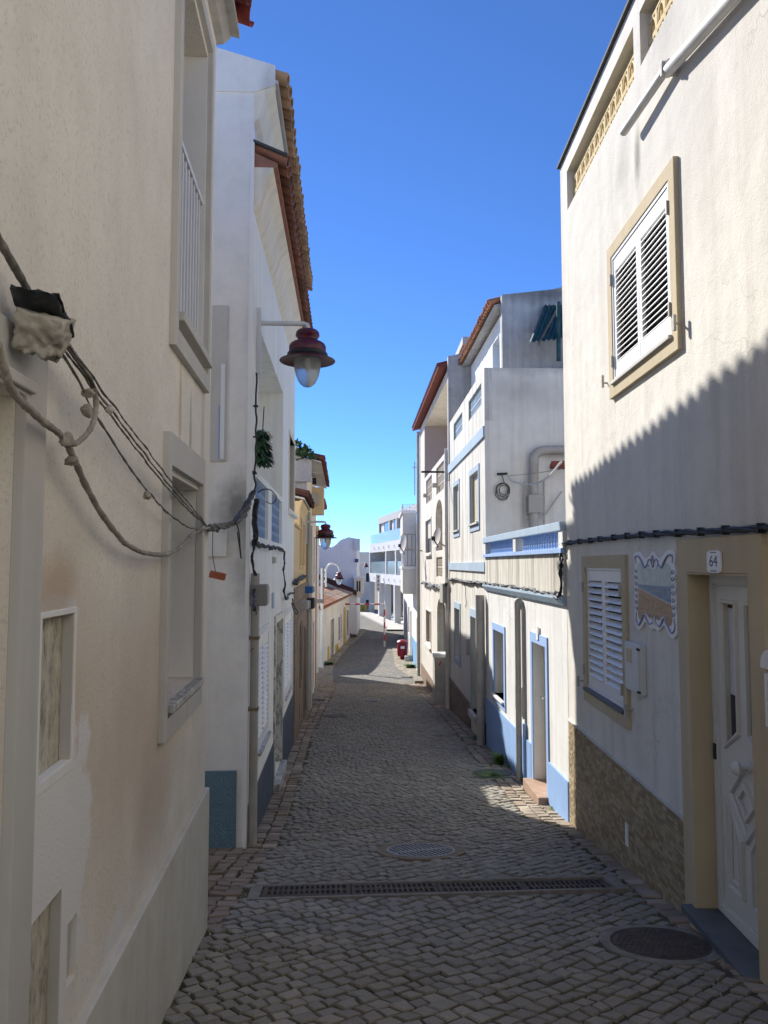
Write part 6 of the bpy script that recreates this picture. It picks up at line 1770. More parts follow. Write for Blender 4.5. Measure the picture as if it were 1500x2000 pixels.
mb = MB(F); mb.box(lw[0] + 0.06, lw[1] - 0.06, -0.245, -0.23, lw[2] + 0.08, lw[3] - 0.06); mb.build('pane', M['glass'], w)
mb = MB(F); mb.box(lw[0] - 0.02, lw[1] + 0.03, -0.199, 0.055, lw[2] - 0.035, lw[2] - 0.001); mb.build('sill', M['marble'], l1, bevel=0.004)
# door surround at the near edge
mb = MB(F)
mb.prism([(dh[1], dh[2] - 0.4), (sd, dh[2] - 0.4), (sd, dh[3] + 0.16), (dh[0] - 0.14, dh[3] + 0.16), (dh[0] - 0.14, dh[2] - 0.4), (dh[0], dh[2] - 0.4), (dh[0], dh[3]), (dh[1], dh[3])], -0.001, 0.03)
mb.build('door_surround', M['trimgrey'], l1, bevel=0.004)
mb = MB(F); mb.box(dh[0] + 0.002, dh[1] - 0.002, -0.095, -0.06, dh[2] + 0.002, dh[3] - 0.002); mb.build('door', M['gloss'], l1)
mb = MB(F); mb.box(dh[0] - 0.05, dh[1] + 0.03, 0.031, 0.045, dh[3] + 0.01, dh[3] + 0.04); mb.build('door_ledge', M['trimgrey'], l1, bevel=0.006)
# plinth
zp = (F.hit(411.9, 1527.7, 0.025)[1] + F.hit(166.6, 1995.8, 0.025)[1]) / 2
mb = MB(F); mb.prism([(sd + 0.002, F.g(sd) - 0.3), (F.L + 0.012, F.g(F.L) - 0.3), (F.L + 0.012, zp), (sd + 0.002, zp)], -0.001, 0.03)
mb.build('plinth', M['L1plinth'], l1, bevel=0.006)
# cornice and tile eave
mb = MB(F); mb.sprism([(0.0, zt1), (0.05, zt1 + 0.01), (0.10, zt1 + 0.06), (0.10, zt1 + 0.085), (0.0, zt1 + 0.085)], 4.6, F.L + 0.03); mb.build('cornice', M['concretewall'], l1)
eave(F, l1, 4.6, F.L + 0.02, zt1 + 0.035, 0.26, M['tilered'], 16, 0.21, rows=2, back=2.4)
# ---- mortar clogged cable box and the cables in front of the beige wall
def L1p(px, py, o=0.05):
    s, z = FL1.hit(px, py, o); return FL1.world(s, o, z)
c = L1p(72, 640, 0.07)
e = empty('cable_box', c, FL1.ang); tag(e, 'mortar clogged cable junction box on the beige wall', 'junction box'); e.scale = (0.8, 0.8, 0.8)
mb = MB()
bm = bmesh.new(); bmesh.ops.create_cube(bm, size=1.0); bmesh.ops.subdivide_edges(bm, edges=bm.edges, cuts=14, use_grid_fill=True)
for v in bm.verts:
    n_ = v.co.normalized()
    x, y, z = v.co
    low = max(0, -z + 0.1)
    q = v.co * (1.0 - 0.25 * low * (v.co.length > 0.5)) + n_ * (0.22 * noise.noise(v.co * 2.6) + 0.13 * noise.noise(v.co * 6) + 0.05 * noise.noise(v.co * 14)) * (0.45 + low * 2.0)
    q.z -= 0.12 * low * (1 - abs(x))
    v.co = Vector((q.x * 0.19, q.y * 0.13, q.z * 0.115))
me = bpy.data.meshes.new('mortar_lump'); bm.to_mesh(me); bm.free(); me.materials.append(M['mortar']); me.polygons.foreach_set('use_smooth', [True] * len(me.polygons))
o = inst('mortar_lump', me, e, (0.0, -0.02, -0.015), (0.25, -0.32, 0.1))
bm = bmesh.new(); bmesh.ops.create_cube(bm, size=1.0); bmesh.ops.subdivide_edges(bm, edges=bm.edges, cuts=8, use_grid_fill=True)
for v in bm.verts:
    q = v.co + Vector((0, 0, 1)) * 0.6 * noise.noise(v.co * 2.3) + Vector((1, 1, 0)) * 0.12 * noise.noise(v.co * 5)
    v.co = Vector((q.x * 0.20, q.y * 0.14, q.z * 0.016))
me = bpy.data.meshes.new('torn_cover'); bm.to_mesh(me); bm.free(); me.materials.append(M['plastic'])
inst('torn_cover', me, e, (-0.005, -0.02, 0.048), (0.22, 0.30, 0.05))
me2 = me.copy(); inst('torn_cover', me2, e, (0.075, -0.015, 0.022), (0.15, 0.55, 0.1), (0.4, 0.5, 0.7))
# strut
cable_thing('cable_conduit', 'thick grimy cable rising left from the junction box', [L1p(-120, 260, 0.05), L1p(-30, 415, 0.05), L1p(5, 480, 0.05), L1p(45, 550, 0.05), L1p(72, 600, 0.05)], 0.010, 'cablegrey', 8, jit=0.12)
K = [(408, 1030)]
node_p = at(409, 1031, 4.9)
cable_thing('main_cable', 'thick mortar caked cable sagging along the beige wall', [L1p(-30, 600, 0.09), L1p(2, 690, 0.09), L1p(25, 765, 0.08), L1p(75, 815, 0.07), L1p(125, 856, 0.06), L1p(145, 895, 0.06), L1p(170, 955, 0.05), L1p(205, 1015, 0.05), L1p(250, 1065, 0.05), L1p(300, 1083, 0.05), L1p(345, 1074, 0.05), L1p(380, 1040, 0.04), node_p], 0.010, 'cablemud', 14, jit=0.16, wob=0.004, sides=9)
cable_thing('loop_cable', 'curved rusty stained cable looping down from the junction box', [L1p(128, 668, 0.08), L1p(150, 700, 0.08), L1p(178, 745, 0.08), L1p(188, 790, 0.08), L1p(178, 835, 0.08), L1p(150, 865, 0.07), L1p(128, 862, 0.065)], 0.0085, 'cablemud', 12, jit=0.14, sides=9)
for k, (x, y, o_, nm) in enumerate(((116, 678, 0.07, 'lowest'), (122, 676, 0.08, 'second'), (128, 674, 0.09, 'third'), (134, 672, 0.10, 'topmost'))):
    sag = [0.16, 0.07, 0.05, 0.02][k]
    a = L1p(x, y, o_); b = node_p + Vector((0, 0, 0.0))
    pts = []
    for i in range(9):
        t = i / 8; p = a.lerp(b, t); p.z -= sag * 4 * t * (1 - t) * (0.75 if k else 1.0); pts.append(p)
    cable_thing('thin_cable', 'thin knotted grey cable in front of the beige wall, %s of the four' % nm, pts, 0.0042 - 0.0003 * k, 'cablegrey', 14, jit=0.35, wob=0.006, group='thin cables in front of the beige wall', sides=6)
lump = bpy.data.meshes.new('mortar_lump'); bm = bmesh.new(); bmesh.ops.create_icosphere(bm, subdivisions=3, radius=1.0)
for v in bm.verts: v.co *= 1 + 0.35 * noise.noise(v.co * 1.7) + 0.12 * noise.noise(v.co * 5)
bm.to_mesh(lump); bm.free(); lump.materials.append(M['mortar']); lump.polygons.foreach_set('use_smooth', [True] * len(lump.polygons))
LN = ['on the loop of cable', 'below the loop of cable', 'at the fork of the main cable', 'hanging under the fork of the main cable', 'midway down the lowest thin cable', 'on the thin cables above the window']
for k, (x, y, r, o_) in enumerate(((172, 768, 0.017, 0.075), (170, 803, 0.019, 0.085), (130, 858, 0.020, 0.065), (140, 900, 0.017, 0.06), (287, 968, 0.017, 0.12), (214, 800, 0.013, 0.1))):
    o = inst('mortar_blob', lump, None, L1p(x, y, o_), (k, k * 2, 1), (r, r * 1.3, r * 0.8)); tag(o, 'small lump of mortar ' + LN[k], 'mortar', 'lumps of mortar on the cables')
Lc = FL2.world(-0.02, 0.02, at(497, 968, 7.5).z)
bund = [node_p, at(440, 1028, 5.9), at(465, 1015, 6.5), at(480, 1000, 7.0), Lc]
cable_thing('cable_bundle', 'tangled cable bundle bridging from the beige house to the white corner', bund, 0.013, 'cablegrey', 14, strands=3, twist=4, wob=0.025)
cable_thing('cable_bundle', 'black taped cables climbing to the white corner', [at(455, 1020, 6.2), at(478, 990, 6.9), at(492, 965, 7.4), FL2.world(0.02, 0.04, Lc.z + 0.05)], 0.012, 'cable', 10, strands=2, twist=3, wob=0.02)
cable_thing('wire_loop', 'loose loop of wire hanging below the cable bundle', [at(462, 1020, 6.4), at(468, 1045, 6.4), at(470, 1070, 6.4), at(472, 1090, 6.4), at(469, 1070, 6.38), at(464, 1040, 6.38)], 0.006, 'cable', 8, wob=0.01)
cable_thing('hanging_wire', 'thin wire holding the orange brick shard below the cables', [at(416, 1032, 5.3), at(415, 1070, 5.3), at(416, 1090, 5.3), at(421, 1117, 5.3)], 0.003, 'cablegrey', 8)
o = MB(); o.box(-0.055, 0.055, -0.02, 0.02, -0.022, 0.022); o = o.build('brick_shard', M['brick'], None, bevel=0.004); o.location = at(425, 1124, 5.3); o.rotation_euler = (0.2, 0.22, 0.1); tag(o, 'orange brick shard dangling from a wire', 'brick')
# ================================================================== LEFT: white house with lamp and two eaves
F = FL2
l2 = froot(F, 'white_house', 'tall white house with two tiled eaves, loggia and wall lamp', 'house')
zlow = F.hit(557, 303, 0.33)[1] - 0.06
zup = F.hit(550, 66, 0.33)[1] - 0.06
lg = (F.hit(503, 860)[0], F.hit(552, 870)[0], F.hit(551, 972)[1], F.hit(553, 768)[1])
gA = (F.hit(497, 990)[0] + 0.06, F.hit(524, 1000)[0], F.hit(524, 1055)[1], F.hit(524, 955)[1])
gB = (F.hit(530.5, 1015)[0], F.hit(550.5, 1020)[0], gA[2] - 0.0, gA[3])
rw = (F.hit(564, 930)[0], F.hit(574.5, 930)[0], F.hit(574, 1003)[1], F.hit(574, 868)[1])
s1_ = (F.hit(501.5, 1350)[0], F.hit(522, 1330)[0], F.hit(522, 1425)[1], F.hit(524, 1226)[1])
dr = (F.hit(535.5, 1350)[0], F.hit(548.5, 1350)[0], F.hit(545.5, 1492)[1], F.hit(549.5, 1207)[1])
s2_ = (F.hit(554.5, 1270)[0], F.hit(567.5, 1262)[0], F.hit(567, 1336)[1], F.hit(569, 1191)[1])
wall(F, l2, 0, F.L, zup, 5.0, [(*lg, 1.1), (gA[0], gA[1], gA[2], gA[3], 0.25), (*gB, 0.25), (*rw, 0.18), (*s1_, 0.10), (*dr, 0.22), (*s2_, 0.10)], M['L2'], sidemat=M['L2side'], backmat=M['white'])
# cornices and eaves
for z, mat, s0 in ((zlow, 'tilebrown', 0.0), (zup, 'tileorange', 0.0)):
    mb = MB(F); mb.sprism([(0.001, z - 0.42), (0.05, z - 0.36), (0.12, z - 0.12), (0.20, z - 0.03), (0.20, z + 0.0), (0.001, z + 0.0)], s0, F.L); mb.build('cornice', M['cream'], l2)
    if mat == 'tilebrown':
        mb = MB(F); mb.sprism([(0.24, z + 0.001), (0.24, z + 0.05), (0.0, z + 0.16), (0.0, z + 0.001)], s0 + 0.005, F.L); rf = mb.build('pent_roof', M['tilebrown'], l2)
        me = tile_mesh(M['tilebrown'], L=0.36)
        n = int(F.L / 0.2)
        for i in range(n):
            inst('roof_tile', me, rf, F.T(s0 + (i + 0.5) * (F.L - s0) / n, 0.34 + random.uniform(-0.012, 0.012), z + 0.14), (-radians(20), 0, pi + random.uniform(-0.03, 0.03)))
            inst('roof_tile', me, rf, F.T(s0 + (i + 1.0) * (F.L - s0) / n - 0.02, 0.33, z + 0.16), (radians(20), pi, pi + random.uniform(-0.03, 0.03)))
        mb = MB(F); mb.sprism([(0.34, z + 0.115), (0.34, z + 0.14), (0.0, z + 0.28), (0.0, z + 0.255)], -0.03, 0.25); mb.build('eave_end', M['blackcoping'], l2)
    else:
        eave(F, l2, s0, F.L - 0.4, z, 0.34, M['tileorange'], 16, 0.2, rows=2, back=2.4)
mb = MB(F); tg = math.tan(radians(16)); mb.sprism([(0.001, zup - 0.1), (0.21, zup - 0.02), (0.21, zup + 0.19), (-2.6, zup + 0.19 + 2.81 * tg), (-2.6, zup - 0.1)], -0.014, 0.10); mb.build('gable_coping', M['L2side'], l2)
# side wall: blue plinth, edge band, slit window, box
mb = MB(F); zpl = at(445, 1505, 7.5).z
mb.box(-0.03, -0.001, -3.0, -0.09, F.zb - 0.3, zpl); mb.build('side_plinth', M['bluerough'], l2, bevel=0.006)
mb = MB(F); mb.box(-0.02, -0.001, -0.03, 0.010, F.zb - 0.3, zup - 0.5); mb.build('corner_band', M['white'], l2, bevel=0.004)
a = at(424, 900, 7.48); b = at(445, 596, 7.48)
fo = lambda X: (Vector((X, 7.5)) - F.p0).dot(F.n)
mb = MB(F); mb.ring(0, 1, 0, 1, 0.1, 0, 1); mb = MB(F)
oA, oB = fo(a.x), fo(b.x)
mb.box(-0.016, -0.002, oA - 0.3, oB, a.z, b.z); sw_ = mb.build('slit_window', M['trimgrey'], l2)
mb = MB(F); mb.box(-0.022, -0.0165, oA + (oB - oA) * 0.10, oA + (oB - oA) * 0.26, a.z + 0.02, a.z + 0.55); mb.build('pane', M['bluepaint'], sw_)
mb = MB(F); mb.box(-0.0225, -0.0166, oA + (oB - oA) * 0.28, oB - 0.02, a.z + 0.02, a.z + (b.z - a.z) * 0.62); mb.build('frame', M['gloss'], sw_)  # lit lower part put in as white, shaded upper part as grey
a = at(421, 1087, 7.48); b = at(443, 1035, 7.48)
mb = MB(F); mb.box(-0.035, -0.001, fo(a.x) - 0.2, fo(b.x), a.z, b.z); mb.build('side_hatch', M['L2side'], l2, bevel=0.004)
# corner rain pipe
mb = MB(F); mb.tube([(0.10, 0.055, at(490, 1120, 7.5).z), (0.10, 0.055, F.g(0.1) + 0.02)], 0.042, 12); mb.build('rain_pipe', M['pipegrey'], l2, smooth=50)
for y in (1250, 1390):
    z = at(490, y, 7.55).z; mb = MB(F); mb.box(0.05, 0.15, 0.0, 0.10, z, z + 0.03); mb.build('pipe_clip', M['wood'], l2)
# blue breeze block grilles
for q in (gA, gB):
    nx_ = max(4, int(round((q[1] - q[0]) / 0.20))); nz_ = 5
    me = breeze_block((q[1] - q[0]) / nx_ - 0.004, (q[3] - q[2]) / nz_ - 0.004, 0.06, M['bluegrille'] if 'bluegrille' in M else M['bluepaint'], 1)
    for i in range(nx_):
        for j in range(nz_): inst('grille_block', me, l2, F.T(q[0] + (i + 0.5) * (q[1] - q[0]) / nx_, -0.04, q[2] + (j + 0.5) * (q[3] - q[2]) / nz_))
    mb = MB(F); mb.box(q[0] + 0.002, q[1] - 0.002, -0.246, -0.2, q[2] + 0.002, q[3] - 0.002); mb.build('grille_back', M['navy'], l2)
# slender upper window
w = MB(F).ring(rw[0] - 0.06, rw[1] + 0.06, rw[2] - 0.05, rw[3] + 0.06, 0.06, -0.16, 0.015).build('window', M['cream'], l2)
mb = MB(F); mb.box(rw[0] + 0.005, rw[1] - 0.005, -0.15, -0.12, rw[2] + 0.01, rw[3] - 0.01); mb.build('shutter', M['rollercream'], w)
mb = MB(F); mb.box(rw[0] - 0.08, rw[1] + 0.08, -0.1, 0.08, rw[2] - 0.1, rw[2] - 0.051); mb.build('sill', M['white'], w)
# shutters and door
for q in (s1_, s2_):
    surround(F, l2, q[0] - 0.07, q[1] + 0.07, q[2] - 0.14, q[3] + 0.07, 0.065, 0.02, 'white', back=-0.005, wb=0.06, bevel=0.004)
    shutter_window(F, l2, q[0], q[1], q[2], q[3], 0.006, 2, 17, tilt=40, fw=0.05, top=0.12, bot=0.10, sl_h=0.07, backo=-0.06, sill=(0.055, 0.03, 'marble'))
mb = MB(F)
mb.prism([(dr[1], dr[2]), (dr[1] + 0.10, dr[2]), (dr[1] + 0.10, dr[3] + 0.10), (dr[0] - 0.10, dr[3] + 0.10), (dr[0] - 0.10, dr[2]), (dr[0], dr[2]), (dr[0], dr[3]), (dr[1], dr[3])], -0.001, 0.025); mb.build('door_surround', M['marble'], l2, bevel=0.003)
mb = MB(F); mb.box(dr[1] - 0.02, dr[1] - 0.001, -0.2, 0.024, dr[2], dr[3] - 0.001); mb.build('jamb_lining', M['marble'], l2)
mb = MB(F); mb.box(dr[0] + 0.002, dr[1] - 0.022, -0.21, -0.17, dr[2] + 0.002, dr[3] - 0.003); d_ = mb.build('door', M['upvc'], l2)
mb = MB(F); mb.box(dr[0] - 0.1, dr[1] + 0.1, -0.17, 0.09, dr[2] - 0.15, dr[2] - 0.002); mb.build('doorstep', M['marble'], l2, bevel=0.008)
zpn = (F.hit(491.4, 1550.7)[1] + F.hit(565.3, 1373.8)[1]) / 2
for (a, b) in ((0.15, dr[0] - 0.102), (dr[1] + 0.102, F.L)):
    mb = MB(F); mb.prism([(a, F.g(a) - 0.3), (b, F.g(b) - 0.3), (b, zpn), (a, zpn)], -0.001, 0.010); p_ = mb.build('plinth', M['slate'], l2)
    z = zpn
    while z > F.g(b) - 0.1:
        x = a + 0.003
        while x < b - 0.04:
            x1 = min(x + 0.2, b - 0.003)
            if z > min(F.g(x), F.g(x1)) - 0.03:
                mb = MB(F); mb.box(x, x1 - 0.004, 0.0101, 0.016, z - 0.196, z - 0.003); inst('plinth_tile', mb.mesh('plinth_tile', M['navy']), p_)
            x = x1
        z -= 0.2
for (x, y) in ((533, 1310), (552, 1300)):
    pass
# meter box, plaques
m_ = froot(F, 'meter_box', 'dark grey meter box at the white house corner', 'meter box')
s0, s1 = 0.03, F.hit(511, 1165, 0.1)[0]; z0, z1 = F.hit(505, 1186, 0.12)[1], F.hit(505, 1143, 0.12)[1]
mb = MB(F); mb.box(s0, s1, 0.0, 0.17, z0, z1); mb.build('case', M['meterdark'], m_, bevel=0.008)
mb = MB(F); mb.box(s0 + 0.02, s1 - 0.02, 0.17, 0.182, z0 + 0.02, z1 - 0.02); mb.build('lid', M['boxgrey'], m_, bevel=0.004)
s, z = F.hit(532, 1173); pq = froot(F, 'blue_plaque', 'small pale blue plaque on the white house wall', 'plaque')
mb = MB(F); mb.box(s - 0.11, s + 0.11, 0.0, 0.015, z - 0.10, z + 0.10); mb.build('plate', M['bluegrey'], pq, bevel=0.003)
s, z = F.hit(533, 1094); mb = MB(F); mb.box(s - 0.12, s + 0.12, 0.0, 0.04, z - 0.04, z + 0.04); mb.build('vent', M['boxgrey'], l2)
# flower basket in the loggia
s, z = F.hit(512, 872, 0.05)
fb = empty('flower_basket', F.world(s, 0.05, z)); tag(fb, 'hanging basket of trailing green leaves and cream flowers', 'plant')
rnd = random.Random(4); mb = MB(); mf = MB()
for i in range(800):
    t = rnd.random(); a = rnd.uniform(0, 2*pi); R = 0.13 * sqrt(rnd.random()) * (0.7 + 0.5 * t)
    c_ = Vector((cos(a) * R * 0.8, sin(a) * R * 1.6, 0.16 - 0.36 * t)); d_ = Vector((cos(a), sin(a), -0.9)).normalized() * 0.04; b_ = d_.cross(Vector((0.3, 0.2, 1))).normalized() * 0.013
    mb.face([tuple(c_ - d_), tuple(c_ + b_), tuple(c_ + d_), tuple(c_ - b_)])
mb.build('foliage', M['leafdark'], fb, recalc=False)
for i in range(9):
    a = rnd.uniform(0, 2*pi); c_ = Vector((cos(a) * 0.1, sin(a) * 0.2, 0.13 + rnd.uniform(-0.03, 0.05)))
    m2 = MB(); m2.lathe([(0, -0.015), (0.022, -0.01), (0.03, 0.008), (0.012, 0.018), (0, 0.02)], tuple(c_), 8); m2.build('flower', M['petal'], fb, smooth=50)
mb = MB(); mb.tube([Vector((0, 0, 0.1)), Vector((0, 0.1, 0.45)) ], 0.006, 5); mb.build('hanger', M['cable'], fb)
# lamp on the white house
def wall_lamp(F, px, py, arm_px, lamp_px, label, name='wall_lamp', k=1.0, plate=True, Y=None):
    s, z = F.hit(px, py, 0.02)
    root = empty(name, F.world(s, 0.0, z), F.ang); tag(root, label, 'street lamp', 'dark red street lamps')
    tip_w = at(lamp_px, arm_px, F.world(s, 0.5, z).y)
    L = (Vector((tip_w.x, tip_w.y)) - Vector(F.world(s, 0, z)[:2])).dot(F.n)
    sg = F.sg
    mb = MB(); mb.tube([(0, sg * 0.02, 0), (0, sg * (L - 0.04), 0), (0, sg * (L - 0.005), -0.012), (0, sg * L, -0.05), (0, sg * L, -0.075 * k)], 0.026 * k, 12); mb.build('arm', M['steel'], root, smooth=50)
    if plate:
        mb = MB(); mb.box(-0.035, 0.035, min(0, sg * 0.045), max(0, sg * 0.045), -0.55 * k, 0.16 * k); mb.build('wall_plate', M['steel'], root, bevel=0.006)
    street_lamp_head(root, (0, sg * L, -0.06 * k), k)
    return root
wall_lamp(FL2, 506, 631, 631, 601, 'large dark red wall lamp on the white house near the front')
# cables on the white house
cable_thing('wall_cable', 'black cable clipped down the white house corner below the lamp', fpath(F, [(501, 728, 0.03), (500, 800, 0.03), (500, 870, 0.03), (499, 930, 0.03), (498, 968, 0.04)], 0.03), 0.010, 'cable', 14, wob=0.02, clips=(0.33, 'cable'))
cable_thing('wall_cable', 'thick black cable run beside the blue grilles', fpath(F, [(499, 975, 0.06), (499, 1010, 0.06), (498, 1050, 0.06), (499, 1064, 0.05)], 0.05), 0.015, 'cable', 10, strands=3, twist=3, wob=0.02)
cable_thing('wall_cable', 'tangled cables running under the blue grilles', fpath(F, [(498, 1062), (510, 1066), (525, 1069), (540, 1072), (556, 1076)], 0.05), 0.009, 'cable', 12, strands=3, twist=4, wob=0.04)
cable_thing('wall_cable', 'cables dropping to the white house meter box', fpath(F, [(496, 1066), (494, 1095), (497, 1125), (497, 1150), (495, 1190, 0.2), (497, 1175, 0.2)], 0.05), 0.008, 'cable', 12, strands=2, twist=3, wob=0.025)
cable_thing('wall_cable', 'black cables dropping past the white conduit box', fpath(F, [(556, 1076), (555, 1110), (556, 1150), (558, 1170), (566, 1160), (574, 1158)], 0.05), 0.009, 'cable', 10, strands=2, twist=3, wob=0.025)
cable_thing('wire_loop', 'loose thin wire loop in front of the blue grilles', fpath(F, [(503, 962, 0.1), (515, 956, 0.2), (530, 958, 0.2), (540, 972, 0.15), (532, 984, 0.1), (520, 980, 0.1)], 0.1), 0.006, 'cable', 8)
cable_thing('thin_wire', 'thin wire trailing from the meter box to the shutters', fpath(F, [(499, 1190, 0.1), (504, 1215), (505, 1235), (500, 1255), (490, 1272, 0.05)], 0.03), 0.006, 'cable', 8)
# ================================================================== LEFT: yellow house over a stone ground floor
F = FL3
l3 = froot(F, 'yellow_house', 'low ochre yellow house over a brown stone ground floor', 'house')
z3 = EYE + 1.33
z3 = F.hit(596.4, 946, 0.15)[1] - 0.27
zmid = F.hit(590, 1140)[1]
zl_ = F.g(F.L)
sl = [(F.hit(585, 1050)[0], F.hit(587.5, 1050)[0], F.hit(586, 1105)[1], F.hit(586, 1010)[1], 0.15), (F.hit(591, 1060)[0], F.hit(593, 1060)[0], F.hit(592, 1105)[1], F.hit(592, 1025)[1], 0.15)]
gs = [(F.hit(577, 1290)[0], F.hit(579, 1290)[0] , F.g(2) + 0.5, F.g(2) + 2.1, 0.1)]
SA3 = 2.05
za3 = EYE + 0.72
sl = [(max(h[0], SA3 + 0.15), max(h[1], SA3 + 0.6), h[2], h[3], h[4]) if i_ == 0 else h for i_, h in enumerate(sl)]
wall(F, l3, SA3, F.L, z3, 5.0, sl, M['yellow'], backmat=M['dark'])
wall(F, l3, 0, SA3 - 0.002, za3, 5.0, [], M['yellow'])  # near end shaped low to let sunlight through to the house opposite
mb = MB(F); mb.box(-0.0, SA3 - 0.003, -5.0, 0.04, za3 + 0.001, za3 + 0.05); mb.build('coping', M['yellow'], l3)
for h in sl:
    w = MB(F).ring(h[0] - 0.08, h[1] + 0.08, h[2] - 0.08, h[3] + 0.08, 0.08, -0.1, 0.02).build('window', M['yellow'], l3)
    mb = MB(F); mb.box(h[0] + 0.01, h[1] - 0.01, -0.12, -0.09, h[2], h[3]); mb.build('pane', M['wood'], w)
# stone cladding in slabs
rowz = zmid; ci = 0
gx = [(1.6, 2.3), (3.6, 4.5)]
cl = MB(F); cl.prism([(0, F.g(0) - 0.3), (F.L, F.g(F.L) - 0.3), (F.L, zmid), (0, zmid)], 0.0, 0.02); cl = cl.build('stone_cladding', M['pipe'], l3)
z = zmid
while z > F.g(F.L) - 0.1:
    a = 0.003 - (0.3 if ci % 2 else 0)
    while a < F.L - 0.02:
        b = min(a + 0.6, F.L - 0.003); a_ = max(a, 0.003)
        if z > min(F.g(a_), F.g(b)) - 0.05 and b - a_ > 0.05:
            mb = MB(F); mb.box(a_, b - 0.008, 0.0205, 0.035 + random.random() * 0.008, z - 0.292, z - 0.004); inst('stone_slab', mb.mesh('stone_slab', M['brownstone']), cl)
        a += 0.6
    z -= 0.3; ci += 1
for (a, b, z0, z1, dpt) in ((1.7, 2.5, 0.9, 2.2, 'window'), (3.6, 4.5, 0.05, 2.1, 'door')):
    g_ = F.g(a)
    w = MB(F).ring(a, b, g_ + z0, g_ + z1, 0.09, 0.036, 0.06).build(dpt, M['wood'], l3)
    mb = MB(F); mb.box(a + 0.09, b - 0.09, 0.036, 0.048, g_ + z0 + 0.09, g_ + z1 - 0.09); mb.build('pane', M['dark'], w)
eave(F, l3, SA3, F.L, z3 + 0.02, 0.2, M['tiledusk'], 14, 0.2, back=1.6)
mb = MB(F); mb.sprism([(0.0, z3 - 0.18), (0.06, z3 + 0.02), (0.0, z3 + 0.02)], SA3, F.L); mb.build('cornice', M['yellow'], l3)
mb = MB(F); mb.tube([(F.L - 0.1, 0.06, z3), (F.L - 0.1, 0.06, F.g(F.L))], 0.05, 8); mb.build('rain_pipe', M['boxgrey'], l3, smooth=50)
cable_thing('wall_cable', 'dark cables strung along the yellow house above its stone floor', fpath(F, [(576, 1140), (582, 1134), (590, 1128), (597, 1126)], 0.06), 0.022, 'cable', 8, strands=2, twist=2, wob=0.05)
cable_thing('wire_loop', 'loose wire loop hanging at the end of the white house', fpath(F, [(571, 1170, 0.15), (574, 1182, 0.15), (581, 1195, 0.15), (580, 1200, 0.15), (574, 1192, 0.12), (570, 1178, 0.12)], 0.1), 0.010, 'cable', 8)
# ================================================================== LEFT: cream house with red eaves and plants on top
F = FL4
l4 = froot(F, 'cream_house', 'tall cream house with red tile eaves and bare rough side wall', 'house')
z4 = F.hit(613, 873, 0.25)[1] - 0.1
wall(F, l4, 0, F.L, z4, 5.0, [(1.5, 2.3, F.g(1.5) + 0.9, F.g(1.5) + 2.2, 0.15), (4.2, 5.0, F.g(4) + 0.1, F.g(4) + 2.2, 0.15), (1.6, 2.4, EYE - 0.6, EYE + 0.8, 0.15), (4.3, 5.1, EYE - 0.6, EYE + 0.8, 0.15)], M['cream'], sidemat=M['rawgrey'], backmat=M['dark'])
mb = MB(F); mb.sprism([(0.12, z4 - 0.5), (0.12, z4 + 0.06), (-1.0, z4 + 0.36), (-4.9, z4 + 0.5), (-4.9, z4 - 0.5)], -0.12, 0.0); mb.build('gable_wall', M['rawgrey'], l4)
eave(F, l4, 0.0, F.L, z4, 0.46, M['tilemaroon'], 14, 0.2, rows=1, back=1.2)
zl4 = F.hit(612, 990)[1]
mb = MB(F); mb.sprism([(0.0, zl4), (0.38, zl4 + 0.1), (0.38, zl4 + 0.22), (0.0, zl4 + 0.45)], 4.0, F.L); mb.build('pent_roof', M['tilemaroon'], l4)
mb = MB(F); mb.box(3.2, 4.0, 0.0, 0.35, zl4 - 0.3, zl4 + 0.5); mb.build('balcony', M['yellow'], l4)
s, z = F.hit(610, 940); mb = MB(F); mb.tube([(s, -0.1, z), (s, 0.12, z)], 0.1, 12); mb.build('flue', M['dark'], l4, smooth=50)
mb = MB(F); mb.box(s - 0.5, s + 0.3, 0.0, 0.2, z - 0.75, z - 0.4); mb.build('vent_box', M['boxgrey'], l4)
for h in ((1.5, 2.3, F.g(1.5) + 0.9, F.g(1.5) + 2.2), (4.2, 5.0, F.g(4) + 0.1, F.g(4) + 2.2), (1.6, 2.4, EYE - 0.6, EYE + 0.8), (4.3, 5.1, EYE - 0.6, EYE + 0.8)):
    w = MB(F).ring(h[0] - 0.09, h[1] + 0.09, h[2] - 0.09, h[3] + 0.09, 0.09, -0.1, 0.03).build('window', M['white'], l4)
    mb = MB(F); mb.box(h[0] + 0.01, h[1] - 0.01, -0.12, -0.08, h[2] + 0.01, h[3] - 0.01); mb.build('pane', M['glass'], w)
for (a, m__) in ((0.25, 'boxgrey'), (0.5, 'pipewhite')):
    mb = MB(F); mb.tube([(a, 0.08, EYE + 1.0), (a, 0.08, F.g(a))], 0.06, 8); mb.build('rain_pipe', M[m__], l4, smooth=50)
mb = MB(F); mb.prism([(0.9, F.g(0.9) - 0.3), (3.8, F.g(3.8) - 0.3), (3.8, F.g(3.8) + 1.0), (0.9, F.g(0.9) + 0.9)], 0.0, 0.02); mb.build('dado', M['bluedeep'], l4)
wall_lamp(FL4, 598, 1019, 1019, 636, 'dark red wall lamp on the cream house, second along the street')
